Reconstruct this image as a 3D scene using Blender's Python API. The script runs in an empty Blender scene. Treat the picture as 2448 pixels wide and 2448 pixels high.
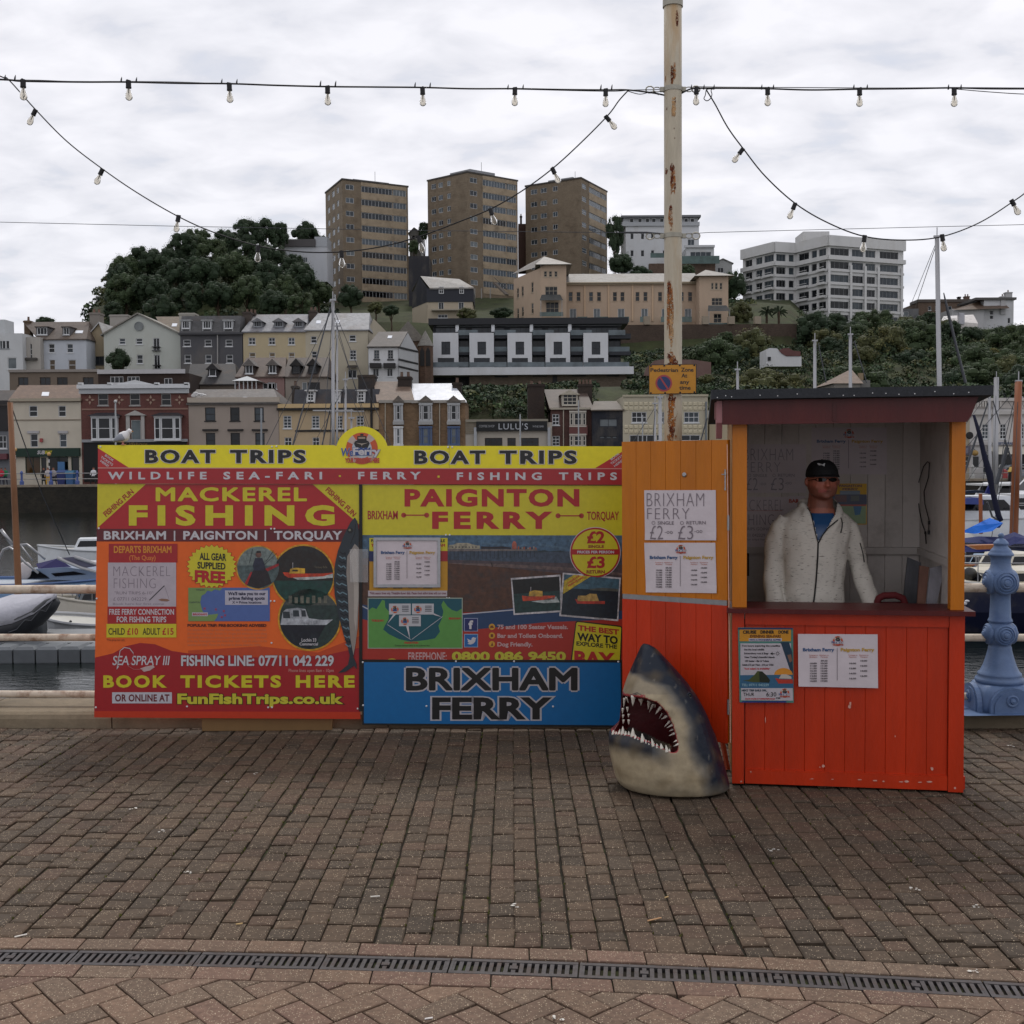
import bpy,bmesh,math,random
from mathutils import Vector,Matrix
R=math.radians
random.seed(11)
S=bpy.context.scene
C=S.collection
# ------------------------------------------------------------ camera
F=2767.0;CH=1.70;PITCH=2.32;ROLL=-0.0065
cam_d=bpy.data.cameras.new('camera');cam=bpy.data.objects.new('camera',cam_d);C.objects.link(cam)
cam_d.sensor_fit='HORIZONTAL';cam_d.sensor_width=36;cam_d.lens=36*F/2448
cam_d.clip_start=0.1;cam_d.clip_end=3000
CM=Matrix.Translation((0,0,CH))@Matrix.Rotation(R(90-PITCH),4,'X')@Matrix.Rotation(ROLL,4,'Z')
cam.matrix_world=CM
S.camera=cam
# ------------------------------------------------------------ world, sun, exposure
SUN_EL,SUN_AZ=56.0,4.0
w=bpy.data.worlds.new('World');S.world=w;w.use_nodes=True
nt=w.node_tree;N=nt.nodes;L=nt.links
N.clear()
out=N.new('ShaderNodeOutputWorld');bg=N.new('ShaderNodeBackground');bg.inputs['Strength'].default_value=0.1
sky=N.new('ShaderNodeTexSky');sky.sky_type='NISHITA';sky.sun_disc=False
sky.sun_elevation=R(SUN_EL);sky.sun_rotation=R(SUN_AZ)
tc=N.new('ShaderNodeTexCoord');sep=N.new('ShaderNodeSeparateXYZ');L.new(tc.outputs['Generated'],sep.inputs[0])
zz=N.new('ShaderNodeMath');zz.operation='ABSOLUTE';L.new(sep.outputs['Z'],zz.inputs[0])
za=N.new('ShaderNodeMath');za.operation='ADD';za.inputs[1].default_value=0.24;L.new(zz.outputs[0],za.inputs[0])
def div(a):
 d=N.new('ShaderNodeMath');d.operation='DIVIDE';L.new(a,d.inputs[0]);L.new(za.outputs[0],d.inputs[1]);return d.outputs[0]
cmb=N.new('ShaderNodeCombineXYZ');L.new(div(sep.outputs['X']),cmb.inputs[0]);L.new(div(sep.outputs['Y']),cmb.inputs[1])
mp=N.new('ShaderNodeMapping');mp.inputs['Rotation'].default_value=(0,0,R(24));mp.inputs['Scale'].default_value=(1.0,1.35,1);L.new(cmb.outputs[0],mp.inputs[0])
n1=N.new('ShaderNodeTexNoise');n1.inputs['Scale'].default_value=6.5;n1.inputs['Detail'].default_value=5;n1.inputs['Roughness'].default_value=0.5;n1.inputs['Distortion'].default_value=0.25;L.new(mp.outputs[0],n1.inputs[0])
n2=N.new('ShaderNodeTexNoise');n2.inputs['Scale'].default_value=0.75;n2.inputs['Detail'].default_value=4;n2.inputs['Roughness'].default_value=0.5;L.new(cmb.outputs[0],n2.inputs[0])
r1=N.new('ShaderNodeValToRGB');L.new(n1.outputs[0],r1.inputs[0])
e=r1.color_ramp.elements;e[0].position=0.36;e[0].color=(8.2,8.25,8.8,1);e[1].position=0.62;e[1].color=(10.0,9.95,10.4,1)
r2=N.new('ShaderNodeValToRGB');L.new(n2.outputs[0],r2.inputs[0])
e=r2.color_ramp.elements;e[0].position=0.3;e[0].color=(.91,.92,.94,1);e[1].position=0.66;e[1].color=(1.03,1.02,1.02,1)
mul=N.new('ShaderNodeMix');mul.data_type='RGBA';mul.blend_type='MULTIPLY';mul.inputs[0].default_value=1
L.new(r1.outputs[0],mul.inputs[6]);L.new(r2.outputs[0],mul.inputs[7])
cov=N.new('ShaderNodeValToRGB');L.new(n1.outputs[0],cov.inputs[0])
e=cov.color_ramp.elements;e[0].position=0.24;e[0].color=(.72,.72,.72,1);e[1].position=0.42;e[1].color=(.97,.97,.97,1)
mx=N.new('ShaderNodeMix');mx.data_type='RGBA';L.new(cov.outputs[0],mx.inputs[0]);L.new(sky.outputs[0],mx.inputs[6]);L.new(mul.outputs[2],mx.inputs[7])
L.new(mx.outputs[2],bg.inputs['Color']);L.new(bg.outputs[0],out.inputs[0])
sd=bpy.data.lights.new('sun','SUN');sd.energy=1.5;sd.angle=R(10);sd.color=(1,.96,.9)
sun=bpy.data.objects.new('sun',sd);C.objects.link(sun)
azr,elr=R(SUN_AZ),R(SUN_EL)
sdir=Vector((math.sin(azr)*math.cos(elr),math.cos(azr)*math.cos(elr),math.sin(elr)))
sun.rotation_euler=sdir.to_track_quat('Z','Y').to_euler();sun.location=(0,0,80)
S.view_settings.view_transform='Standard';S.view_settings.look='None'
S.view_settings.exposure=0.0;S.view_settings.gamma=1;S.view_settings.use_curve_mapping=False
S.cycles.max_bounces=6;S.cycles.diffuse_bounces=3;S.cycles.glossy_bounces=3;S.cycles.transmission_bounces=6
S.cycles.transparent_max_bounces=12;S.cycles.caustics_reflective=False;S.cycles.caustics_refractive=False
# ------------------------------------------------------------ measuring the photograph: a pixel of the 2448 px photo -> a point of the place
MR=CM.to_3x3();CO=Vector((0,0,CH))
def ray(x,y):return MR@Vector(((x-1224)/F,-(y-1224)/F,-1))
def P(x,y,Y):
 d=ray(x,y);return CO+d*(Y/d.y)
def G(x,y,z=0.0):
 d=ray(x,y);return CO+d*((z-CH)/d.z)
class Plane:
 def __init__(s,o,n):s.o=Vector(o);s.n=Vector(n).normalized()
 def pt(s,x,y,off=0.0):
  d=ray(x,y);t=(s.o+s.n*off-CO).dot(s.n)/d.dot(s.n);return CO+d*t
def hz(x):return 1112+ROLL*(x-1224)
# ------------------------------------------------------------ colours and materials
def lin(c):c/=255.0;return c/12.92 if c<=.04045 else((c+.055)/1.055)**2.4
def s(r,g,b):return(lin(r),lin(g),lin(b),1)
def k(c,f):return(c[0]*f,c[1]*f,c[2]*f,1)
MATS={}
def mat(name,col=None,rough=.6,var=.12,vscale=3.0,bump=0.0,bscale=40.0,metal=0.0,spec=.35,stain=None,stain_amt=0.0,stain_scale=1.0,stretch=None,extra=None,sat=1,val=1):
 if name in MATS:return MATS[name]
 m=bpy.data.materials.new(name);MATS[name]=m;m.use_nodes=True
 t=m.node_tree;n=t.nodes;l=t.links;b=n['Principled BSDF']
 b.inputs['Roughness'].default_value=rough;b.inputs['Metallic'].default_value=metal
 b.inputs['Specular IOR Level'].default_value=spec
 g=n.new('ShaderNodeNewGeometry');pos=g.outputs['Position']
 if stretch:
  mm=n.new('ShaderNodeMapping');mm.inputs['Scale'].default_value=stretch;l.new(pos,mm.inputs[0]);pos=mm.outputs[0]
 if col is None:
  a=n.new('ShaderNodeAttribute');a.attribute_name='Col';base=a.outputs['Color']
 else:
  a=n.new('ShaderNodeRGB');a.outputs[0].default_value=col;base=a.outputs[0]
 if sat!=1 or val!=1:
  hs=n.new('ShaderNodeHueSaturation');hs.inputs['Saturation'].default_value=sat;hs.inputs['Value'].default_value=val;l.new(base,hs.inputs['Color']);base=hs.outputs[0]
 if var:
  no=n.new('ShaderNodeTexNoise');no.inputs['Scale'].default_value=vscale;no.inputs['Detail'].default_value=5;no.inputs['Roughness'].default_value=.62;l.new(pos,no.inputs[0])
  mr=n.new('ShaderNodeMapRange');mr.inputs[1].default_value=.3;mr.inputs[2].default_value=.7;mr.inputs[3].default_value=1-var;mr.inputs[4].default_value=1+var;l.new(no.outputs[0],mr.inputs[0])
  vm=n.new('ShaderNodeVectorMath');vm.operation='SCALE';l.new(base,vm.inputs[0]);l.new(mr.outputs[0],vm.inputs['Scale']);base=vm.outputs[0]
 if stain:
  no=n.new('ShaderNodeTexNoise');no.inputs['Scale'].default_value=stain_scale;no.inputs['Detail'].default_value=7;no.inputs['Roughness'].default_value=.68;l.new(pos,no.inputs[0])
  rr=n.new('ShaderNodeMapRange');rr.inputs[1].default_value=.5;rr.inputs[2].default_value=.68;rr.inputs[3].default_value=0;rr.inputs[4].default_value=stain_amt;l.new(no.outputs[0],rr.inputs[0])
  mi=n.new('ShaderNodeMix');mi.data_type='RGBA';l.new(rr.outputs[0],mi.inputs[0]);l.new(base,mi.inputs[6]);mi.inputs[7].default_value=stain;base=mi.outputs[2]
 if extra:base=extra(n,l,g.outputs['Position'],base,b)
 l.new(base,b.inputs['Base Color'])
 if bump:
  no=n.new('ShaderNodeTexNoise');no.inputs['Scale'].default_value=bscale;no.inputs['Detail'].default_value=4;l.new(pos,no.inputs[0])
  bp=n.new('ShaderNodeBump');bp.inputs['Strength'].default_value=bump;bp.inputs['Distance'].default_value=.4/bscale;l.new(no.outputs[0],bp.inputs['Height']);l.new(bp.outputs[0],b.inputs['Normal'])
 return m
 # ------------------------------------------------------------ mesh builder
class MB:
 def __init__(s):s.v=[];s.f=[];s.c=[];s.m=[];s.M=None
 def add(s,vs,fs,col=(.5,.5,.5,1),mi=0):
  o=len(s.v);M=s.M
  s.v+=[tuple(M@Vector(p))if M is not None else tuple(p)for p in vs]
  for f in fs:s.f.append(tuple(i+o for i in f));s.c.append(col);s.m.append(mi)
 def quad(s,a,b,c,d,col,mi=0):s.add([a,b,c,d],[(0,1,2,3)],col,mi)
 def box(s,x0,x1,y0,y1,z0,z1,col=(.5,.5,.5,1),mi=0,skip=''):
  vs=[(x0,y0,z0),(x1,y0,z0),(x1,y1,z0),(x0,y1,z0),(x0,y0,z1),(x1,y0,z1),(x1,y1,z1),(x0,y1,z1)]
  fs={'b':(3,2,1,0),'t':(4,5,6,7),'f':(0,1,5,4),'r':(1,2,6,5),'k':(2,3,7,6),'l':(3,0,4,7)}
  s.add(vs,[fs[q]for q in fs if q not in skip],col,mi)
 def obox(s,c,X,Y,Z,col,mi=0):
  c=Vector(c);X=Vector(X);Y=Vector(Y);Z=Vector(Z)
  vs=[c+X*a+Y*b+Z*d for d in(-1,1)for a,b in((-1,-1),(1,-1),(1,1),(-1,1))]
  s.add(vs,[(3,2,1,0),(4,5,6,7),(0,1,5,4),(1,2,6,5),(2,3,7,6),(3,0,4,7)],col,mi)
 def bar(s,a,b,w_,h,col,mi=0,up=(0,0,1)):
  a=Vector(a);b=Vector(b);d=(b-a);u=Vector(up);sd_=d.cross(u).normalized();uu=sd_.cross(d).normalized()
  s.obox((a+b)/2,d/2,sd_*w_/2,uu*h/2,col,mi)
 def tube(s,pts,r,n=8,col=(.5,.5,.5,1),mi=0,caps=True):
  pts=[Vector(p)for p in pts];m=len(pts);rs=r if isinstance(r,(list,tuple))else[r]*m
  vs=[];prev=None
  for i,p in enumerate(pts):
   d=(pts[min(i+1,m-1)]-pts[max(i-1,0)]).normalized()
   if prev is None:
    u=Vector((0,0,1))if abs(d.z)<.9 else Vector((0,1,0));sx=d.cross(u).normalized()
   else:sx=(prev-d*prev.dot(d)).normalized()
   prev=sx;sy=d.cross(sx)
   for j in range(n):
    a=2*math.pi*j/n;vs.append(p+sx*math.cos(a)*rs[i]+sy*math.sin(a)*rs[i])
  fs=[(i*n+j,i*n+(j+1)%n,(i+1)*n+(j+1)%n,(i+1)*n+j)for i in range(m-1)for j in range(n)]
  if caps:fs+=[tuple(range(n))[::-1],tuple((m-1)*n+j for j in range(n))]
  s.add(vs,fs,col,mi)
 def rings(s,rings,col,mi=0,caps=True):
  n=len(rings[0]);vs=[p for r in rings for p in r];m=len(rings)
  fs=[(i*n+j,i*n+(j+1)%n,(i+1)*n+(j+1)%n,(i+1)*n+j)for i in range(m-1)for j in range(n)]
  if caps:fs+=[tuple(range(n))[::-1],tuple((m-1)*n+j for j in range(n))]
  s.add(vs,fs,col,mi)
 def lathe(s,prof,n,at=(0,0,0),col=(.5,.5,.5,1),mi=0,M=None):
  rr=[]
  for r,z in prof:
   ring=[]
   for j in range(n):
    a=2*math.pi*j/n;p=Vector((math.cos(a)*r,math.sin(a)*r,z))
    if M is not None:p=M@p
    ring.append(p+Vector(at))
   rr.append(ring)
  s.rings(rr,col,mi)
 def ell(s,c,rx,ry,rz,n=12,m=8,col=(.5,.5,.5,1),mi=0,M=None):
  c=Vector(c);vs=[]
  for i in range(m+1):
   t=math.pi*i/m
   for j in range(n):
    a=2*math.pi*j/n;p=Vector((rx*math.sin(t)*math.cos(a),ry*math.sin(t)*math.sin(a),rz*math.cos(t)))
    if M is not None:p=M@p
    vs.append(c+p)
  s.add(vs,[(i*n+j,(i+1)*n+j,(i+1)*n+(j+1)%n,i*n+(j+1)%n)for i in range(m)for j in range(n)],col,mi)
 def prism(s,poly,dvec,col,mi=0):
  n=len(poly);d=Vector(dvec);vs=[Vector(p)for p in poly]+[Vector(p)+d for p in poly]
  s.add(vs,[tuple(range(n)),tuple(range(2*n-1,n-1,-1))]+[((i+1)%n,i,i+n,(i+1)%n+n)for i in range(n)],col,mi)
 def mesh(s,name,mats,smooth=False):
  me=bpy.data.meshes.new(name);me.from_pydata(s.v,[],s.f)
  for m in mats:me.materials.append(m)
  if len(mats)>1:me.polygons.foreach_set('material_index',s.m)
  if smooth:me.polygons.foreach_set('use_smooth',[True]*len(s.f))
  ca=me.color_attributes.new('Col','FLOAT_COLOR','CORNER');arr=[]
  for f,c in zip(s.f,s.c):arr+=list(c)*len(f)
  ca.data.foreach_set('color',arr);me.update()
  return me
 def build(s,name,mats,parent=None,smooth=False,**t):
  if not isinstance(mats,(list,tuple)):mats=[mats]
  return link(name,s.mesh(name,mats,smooth),parent,**t)
def clear(me):
 b=bmesh.new();b.from_mesh(me);bmesh.ops.remove_doubles(b,verts=b.verts,dist=1e-5);bmesh.ops.recalc_face_normals(b,faces=b.faces);b.to_mesh(me);b.free()
def tag(o,label=None,cat=None,group=None,kind=None):
 if label:o['label']=label
 if cat:o['category']=cat
 if group:o['group']=group
 if kind:o['kind']=kind
 return o
def link(name,me,parent=None,M=None,**t):
 o=bpy.data.objects.new(name,me);C.objects.link(o)
 if parent is not None:
  o.parent=parent
  if parent.parent is None and parent.type=='EMPTY':o.matrix_parent_inverse=Matrix.Translation(parent.location).inverted()
 if M is not None:o.matrix_basis=M
 return tag(o,**t)
def thing(name,label,cat,loc=(0,0,0),group=None):
 o=bpy.data.objects.new(name,None);C.objects.link(o);o.location=loc;o.empty_display_size=.2
 return tag(o,label,cat,group)
def struct(o):o['kind']='structure';return o
# ------------------------------------------------------------ lettering
TC={}
def text_mesh(txt,off=0.0,sp=1.0,shear=0.0):
 key=(txt,off,sp,shear)
 if key in TC:return TC[key]
 cu=bpy.data.curves.new('txt','FONT');cu.body=txt;cu.size=1;cu.offset=off;cu.space_character=sp;cu.shear=shear
 cu.resolution_u=3;cu.fill_mode='FRONT'
 o=bpy.data.objects.new('txt',cu);C.objects.link(o)
 me=bpy.data.meshes.new_from_object(o.evaluated_get(bpy.context.evaluated_depsgraph_get()))
 vs=[(v.co.x,v.co.y)for v in me.vertices];fs=[tuple(p.vertices)for p in me.polygons]
 bpy.data.objects.remove(o);bpy.data.curves.remove(cu);bpy.data.meshes.remove(me)
 TC[key]=(vs,fs);return TC[key]
class Print:
 pic=0
 """flat print on a board: everything lies on the plane pl, a fraction of a millimetre proud per layer"""
 def __init__(s,pl,step=.0007):s.pl=pl;s.mb=MB();s.step=step
 def p(s,x,y,l):return s.pl.pt(x,y,.0015+s.step*l)
 def poly(s,pts,col,l=1):s.mb.add([s.p(x,y,l)for x,y in pts],[tuple(range(len(pts)))[::-1]],col,s.pic)
 def rect(s,x0,y0,x1,y1,col,l=1):s.poly([(x0,y0),(x1,y0),(x1,y1),(x0,y1)],col,l)
 def disc(s,x,y,r,col,l=1,n=36,ry=None,a0=0,a1=360):
  ry=ry or r;full=a1-a0>=360
  pts=[(x+r*math.cos(R(a0+(a1-a0)*i/(n if full else n-1))),y-ry*math.sin(R(a0+(a1-a0)*i/(n if full else n-1))))for i in range(n)]
  s.poly(pts,col,l)
 def line(s,pts,wd,col,l=1):
  for(ax,ay),(bx,by)in zip(pts,pts[1:]):
   dx,dy=bx-ax,by-ay;q=math.hypot(dx,dy)or 1;nx,ny=-dy/q*wd/2,dx/q*wd/2
   s.poly([(ax+nx,ay+ny),(bx+nx,by+ny),(bx-nx,by-ny),(ax-nx,ay-ny)],col,l)
 def text(s,txt,x0,y0,x1,y1,col,l=3,bold=.03,sp=1.0,shear=0.0,dy=0.0,outline=None,capref=None,clip=None,rot=None):
  """box: left, cap top, right, baseline; dy tilts the right end down; rot=(ax,ay,bx,by,h): baseline from a to b, cap height h"""
  vs,fs=text_mesh(txt,bold,sp,shear)
  bx0=min(v[0]for v in vs);bx1=max(v[0]for v in vs)
  cv,_=text_mesh(capref or 'H',bold);cap0=min(v[1]for v in cv);cap1=max(v[1]for v in cv)
  def mp_(vx,vy):
   u=(vx-bx0)/(bx1-bx0);t=(vy-cap0)/(cap1-cap0)
   if rot:
    ax,ay,bx,by,h=rot;q=math.hypot(bx-ax,by-ay);ux,uy=(bx-ax)/q,(by-ay)/q
    X,Y=ax+ux*q*u+uy*h*t,ay+uy*q*u-ux*h*t
   else:X,Y=x0+(x1-x0)*u,y1+(y0-y1)*t+dy*u
   if clip:X=min(max(X,clip[0]),clip[2]);Y=min(max(Y,clip[1]),clip[3])
   return X,Y
  def put(b_,c_,l_):
   if 'M' in txt and b_>.02:
    ov,of=text_mesh(txt,0.0,sp,shear);q_=b_;n_=8 if q_*abs(y0-y1)>.6 or rot else 4
    for i in range(n_):
     a=2*math.pi*i/n_+.4;s.mb.add([s.p(*mp_(v[0]+math.cos(a)*q_,v[1]+math.sin(a)*q_),l_+i*.1)for v in ov],of,c_)
   else:
    ov,of=text_mesh(txt,b_,sp,shear);s.mb.add([s.p(*mp_(*v),l_)for v in ov],of,c_)
  if outline:put(bold+outline[1],outline[0],l-1)
  put(bold,col,l)
 def build(s,name,parent,**t):return s.mb.build(name,[MATS['ink'],MATS['photo_ink']],parent,**t)
mat('ink',None,.34,.06,30,spec=.4,val=.72)
mat('photo_ink',None,.34,.42,38,spec=.4,val=.72,stain=(.02,.03,.035,1),stain_amt=.55,stain_scale=16)
WHITE=s(214,210,214);YEL=s(222,208,42);RED=s(196,32,38);BLK=s(22,20,20);MAR=s(112,28,32)
# ============================================================ THE SETTING: ground, kerb, water
def sett_extra(sc,amt):
 def f(n,l,pos,base,b):
  vo=n.new('ShaderNodeTexVoronoi');vo.inputs['Scale'].default_value=sc;l.new(pos,vo.inputs['Vector'])
  no=n.new('ShaderNodeTexNoise');no.inputs['Scale'].default_value=sc*.35;l.new(pos,no.inputs[0])
  th=n.new('ShaderNodeMath');th.operation='MULTIPLY';l.new(no.outputs[0],th.inputs[0]);th.inputs[1].default_value=.5
  lt=n.new('ShaderNodeMath');lt.operation='LESS_THAN';l.new(vo.outputs['Distance'],lt.inputs[0]);l.new(th.outputs[0],lt.inputs[1])
  sp=n.new('ShaderNodeSeparateColor');l.new(vo.outputs['Color'],sp.inputs[0])
  gt=n.new('ShaderNodeMath');gt.operation='GREATER_THAN';l.new(sp.outputs[0],gt.inputs[0]);gt.inputs[1].default_value=1-amt
  mu=n.new('ShaderNodeMath');mu.operation='MULTIPLY';l.new(lt.outputs[0],mu.inputs[0]);l.new(gt.outputs[0],mu.inputs[1])
  mi=n.new('ShaderNodeMix');mi.data_type='RGBA';l.new(mu.outputs[0],mi.inputs[0]);l.new(base,mi.inputs[6]);mi.inputs[7].default_value=s(164,148,126)
  bp=n.new('ShaderNodeBump');bp.inputs['Strength'].default_value=.5;bp.inputs['Distance'].default_value=.002
  n3=n.new('ShaderNodeTexNoise');n3.inputs['Scale'].default_value=260;n3.inputs['Detail'].default_value=5;l.new(pos,n3.inputs[0]);l.new(n3.outputs[0],bp.inputs['Height']);l.new(bp.outputs[0],b.inputs['Normal'])
  return mi.outputs[2]
 return f
mat('sett',None,.78,.25,38,spec=.26,val=.52,stain=s(38,32,24),stain_amt=.55,stain_scale=1.1,extra=sett_extra(125,.4))
mat('brick_paver',None,.8,.25,50,spec=.26,val=.6,stain=s(70,60,48),stain_amt=.3,stain_scale=2.2,extra=sett_extra(130,.65))
mat('sand_joint',s(36,31,22),.95,.35,60,bump=.5,bscale=150,stain=s(60,70,26),stain_amt=.75,stain_scale=7)
mat('kerbstone',None,.85,.16,14,val=.58,bump=.6,bscale=70,stain=s(70,64,52),stain_amt=.6,stain_scale=3.5)
mat('cast_iron',s(72,69,70),.5,.25,40,metal=.5,bump=.25,bscale=160,stain=s(70,48,34),stain_amt=.45,stain_scale=12)
mat('dark_void',s(12,11,10),.9,0)
def yk(X):return 7.44-.030*X
def yr(X):return 7.62-.045*X
_a,_b,_c=G(0,2285),G(1224,2311),G(2448,2367)
def dr(X):
 a,b,c=_a,_b,_c
 return(a.y*(X-b.x)*(X-c.x)/((a.x-b.x)*(a.x-c.x))+b.y*(X-a.x)*(X-c.x)/((b.x-a.x)*(b.x-c.x))+c.y*(X-a.x)*(X-b.x)/((c.x-a.x)*(c.x-b.x)))
DW=.062
BR=.095
g=MB()
g.quad((-14,-6,-.016),(14,-6,-.016),(14,7.0,-.016),(-14,7.0,-.016),(0,0,0,1))
xs_=[-14+28*i/40 for i in range(41)]
for a,b in zip(xs_,xs_[1:]):g.quad((a,7.0,-.016),(b,7.0,-.016),(b,yk(b)+.02,-.016),(a,yk(a)+.02,-.016),(0,0,0,1))
pavement=struct(g.build('pavement',MATS['sand_joint']))
def slab(mb,poly,z,ch,col,dp=.03,tilt=(0,0)):
 n=len(poly);cx=sum(p[0]for p in poly)/n;cy=sum(p[1]for p in poly)/n
 def zz_(x,y):return z+tilt[0]*(x-cx)+tilt[1]*(y-cy)
 top=[]
 for x,y in poly:
  d=math.hypot(x-cx,y-cy)or 1;q=max(0,1-ch*1.3/d);top.append((cx+(x-cx)*q,cy+(y-cy)*q))
 vs=[(x,y,zz_(x,y))for x,y in top]+[(x,y,zz_(x,y)-ch*.55)for x,y in poly]+[(x,y,z-dp)for x,y in poly]
 fs=[tuple(range(n))]+[(i,i+n,(i+1)%n+n,(i+1)%n)for i in range(n)]+[(i+n,i+2*n,(i+1)%n+2*n,(i+1)%n+n)for i in range(n)]
 mb.add(vs,fs,col)
blocks=[]
rnd=random.Random(5)
PW=.1
for i in range(-60,61):
 x0=i*PW+rnd.uniform(-.004,.004);x1=x0+PW
 y=dr((x0+x1)/2)+DW+BR+.012
 yend=yk((x0+x1)/2)-.012
 while y<yend-.03:
  ln=rnd.choice((.085,.1,.105,.12,.13,.15,.17));e1=min(y+ln,yend)
  if yend-e1<.05:e1=yend
  if abs(x0)<y*.50+1.1:
   j=.0032;jt=[rnd.uniform(-.004,.004)for _ in range(8)]
   poly=[(x0+j+jt[0]*.7,y+.0045+jt[1]),(x1-j+jt[2]*.7,y+.0045+jt[3]),(x1-j+jt[4]*.7,e1-.0045+jt[5]),(x0+j+jt[6]*.7,e1-.0045+jt[7])]
   c=rnd.random();base=(s(112,94,77),s(107,91,75),s(118,98,80),s(101,87,73),s(114,92,76))[int(c*5)]
   blocks.append((math.hypot((x0+x1)/2,(y+e1)/2)+0,poly,rnd.uniform(-.004,.003),.008,k(base,rnd.uniform(.84,1.08)),(rnd.uniform(-.035,.035),rnd.uniform(-.035,.035))))
  y=e1
blocks.sort(key=lambda b:b[0]if abs(b[1][0][0])<b[1][0][1]*.46 else 99)
for b in blocks[:300]:
 m=MB();slab(m,b[1],b[2],b[3],b[4],tilt=b[5]);m.build('paving_sett',MATS['sett'],pavement)
m=MB()
for b in blocks[300:]:slab(m,b[1],b[2],b[3],b[4],tilt=b[5])
tag(m.build('paving_setts',MATS['sett'],pavement),kind='stuff')
BC=(s(138,113,96),s(132,111,94),s(137,109,94),s(143,117,98))
for side in(1,-1):
 x=-3.15+(.07 if side<0 else 0)
 while x<3.1:
  x2=x+.2;ya,yb=dr(x),dr(x2)
  a0=DW+.004 if side>0 else-(DW+BR);a1=DW+BR if side>0 else-(DW+.004)
  j=.0025
  poly=[(x+j,ya+a0),(x2-j,yb+a0),(x2-j,yb+a1),(x+j,ya+a1)]
  m=MB();slab(m,poly,rnd.uniform(-.001,.002),.004,k(BC[rnd.randrange(4)],rnd.uniform(.85,1.05)),tilt=(rnd.uniform(-.01,.01),rnd.uniform(-.02,.02)))
  m.build('paving_brick',MATS['brick_paver'],pavement);x=x2
def clip(poly,f):
 o=[]
 for i in range(len(poly)):
  a,b=poly[i],poly[(i+1)%len(poly)];fa,fb=f(a),f(b)
  if fa<0:o.append(a)
  if fa*fb<0:
   t=fa/(fa-fb);o.append((a[0]+(b[0]-a[0])*t,a[1]+(b[1]-a[1])*t))
 return o
ang=R(41);ca,sa=math.cos(ang),math.sin(ang)
far_line=lambda p:p[1]-(dr(p[0])-DW-BR-.004)
near=[]
def herring(i,jn):
 W_,L_=.1,.2
 for q in range(2):
  ox=i*W_+jn*2*L_*0;
 return
W_=.1
for a in range(-30,31):
 for b in range(-30,31):
  kx=(a-b)%4
  cell=None
  if kx==0:cell=(a,b,2,1)
  elif kx==2:cell=(a,b,1,2)
  if cell is None:continue
  gx,gy,w2,h2=cell
  if kx==2:gy-=1
  j=.0028;p=[(gx*W_+j,gy*W_+j),((gx+w2)*W_-j,gy*W_+j),((gx+w2)*W_-j,(gy+h2)*W_-j),(gx*W_+j,(gy+h2)*W_-j)]
  p=[(x*ca-y*sa,3.3+x*sa+y*ca)for x,y in p]
  p=clip(p,far_line);p=clip(p,lambda q:2.7-q[1])if p else p
  if len(p)<3:continue
  cx=sum(q[0]for q in p)/len(p);cy=sum(q[1]for q in p)/len(p)
  if abs(cx)>cy*.47+.8 or(abs(cx)>cy*.47+.2 and cy<3.0):continue
  ar=abs(sum(p[t][0]*p[(t+1)%len(p)][1]-p[(t+1)%len(p)][0]*p[t][1]for t in range(len(p))))/2
  if ar<.0006:continue
  near.append((cy,p,rnd.uniform(-.002,.0025),k(BC[rnd.randrange(4)],rnd.uniform(.82,1.05))))
for cy,p,z,c in near:
 m=MB();slab(m,p,z,.0045,c,tilt=(rnd.uniform(-.012,.012),rnd.uniform(-.012,.012)));m.build('paving_brick',MATS['brick_paver'],pavement)
dt=thing('channel_drain','slotted grey iron channel drain curving across the paving','drain',(0,dr(0),0))
UN=.44;x=-3.30;m=MB()
xx=[-3.4+6.8*i/40 for i in range(41)]
for a,b in zip(xx,xx[1:]):
 for o0,o1,z in((-.05,.05,-.045),):m.quad((a,dr(a)+o0,z),(b,dr(b)+o0,z),(b,dr(b)+o1,z),(a,dr(a)+o1,z),(0,0,0,1))
m.build('channel',MATS['dark_void'],dt)
gm=MB();nsl=17
for i in range(nsl):
 a=(i+.5)*UN/nsl;gm.box(a-.0072,a+.0072,-.040,.040,-.014,-.001)
for sgn in(-1,1):gm.box(.003,UN-.003,sgn*.048-.0095,sgn*.048+.0095,-.016,.0006)
for a in(.003,UN-.012):gm.box(a,a+.009,-.0385,.0385,-.0135,0)
gm.box(UN/2-.014,UN/2+.014,-.012,.012,-.0135,.0018)
gme=gm.mesh('grating',[MATS['cast_iron']])
while x<3.2:
 sl=(dr(x+UN)-dr(x))/UN;o=link('grating',gme,dt,M=Matrix.Translation((x,dr(x)+sl*0,-.003+rnd.uniform(-.001,.001)))@Matrix.Rotation(math.atan(sl),4,'Z'));x+=UN/math.sqrt(1+sl*sl)*1.0
kt=MB();X=-9.0
kerb_root=thing('kerb','weathered stone kerb along the quay edge under the railing','kerb',(0,yk(0),0));
while X<9:
 x2=X+.91;a0,a1=yk(X),yk(x2);b0,b1=a0+.46,a1+.46;j=.004;m=MB()
 pr=[(0,-.03),(0,.055),(.012,.082),(.035,.098),(.46,.1)]
 vs=[]
 for xx2,yy in((X+j,a0),(x2-j,a1)):
  vs+=[(xx2,yy+p[0],p[1])for p in pr]
 n=len(pr);m.add(vs,[(i,i+n,i+n+1,i+1)for i in range(n-1)]+[tuple(range(n)),tuple(range(2*n-1,n-1,-1))],k(s(158,142,118),rnd.uniform(.86,1.06)))
 m.build('kerb_stone',MATS['kerbstone'],kerb_root);X=x2
m=MB()
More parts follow.
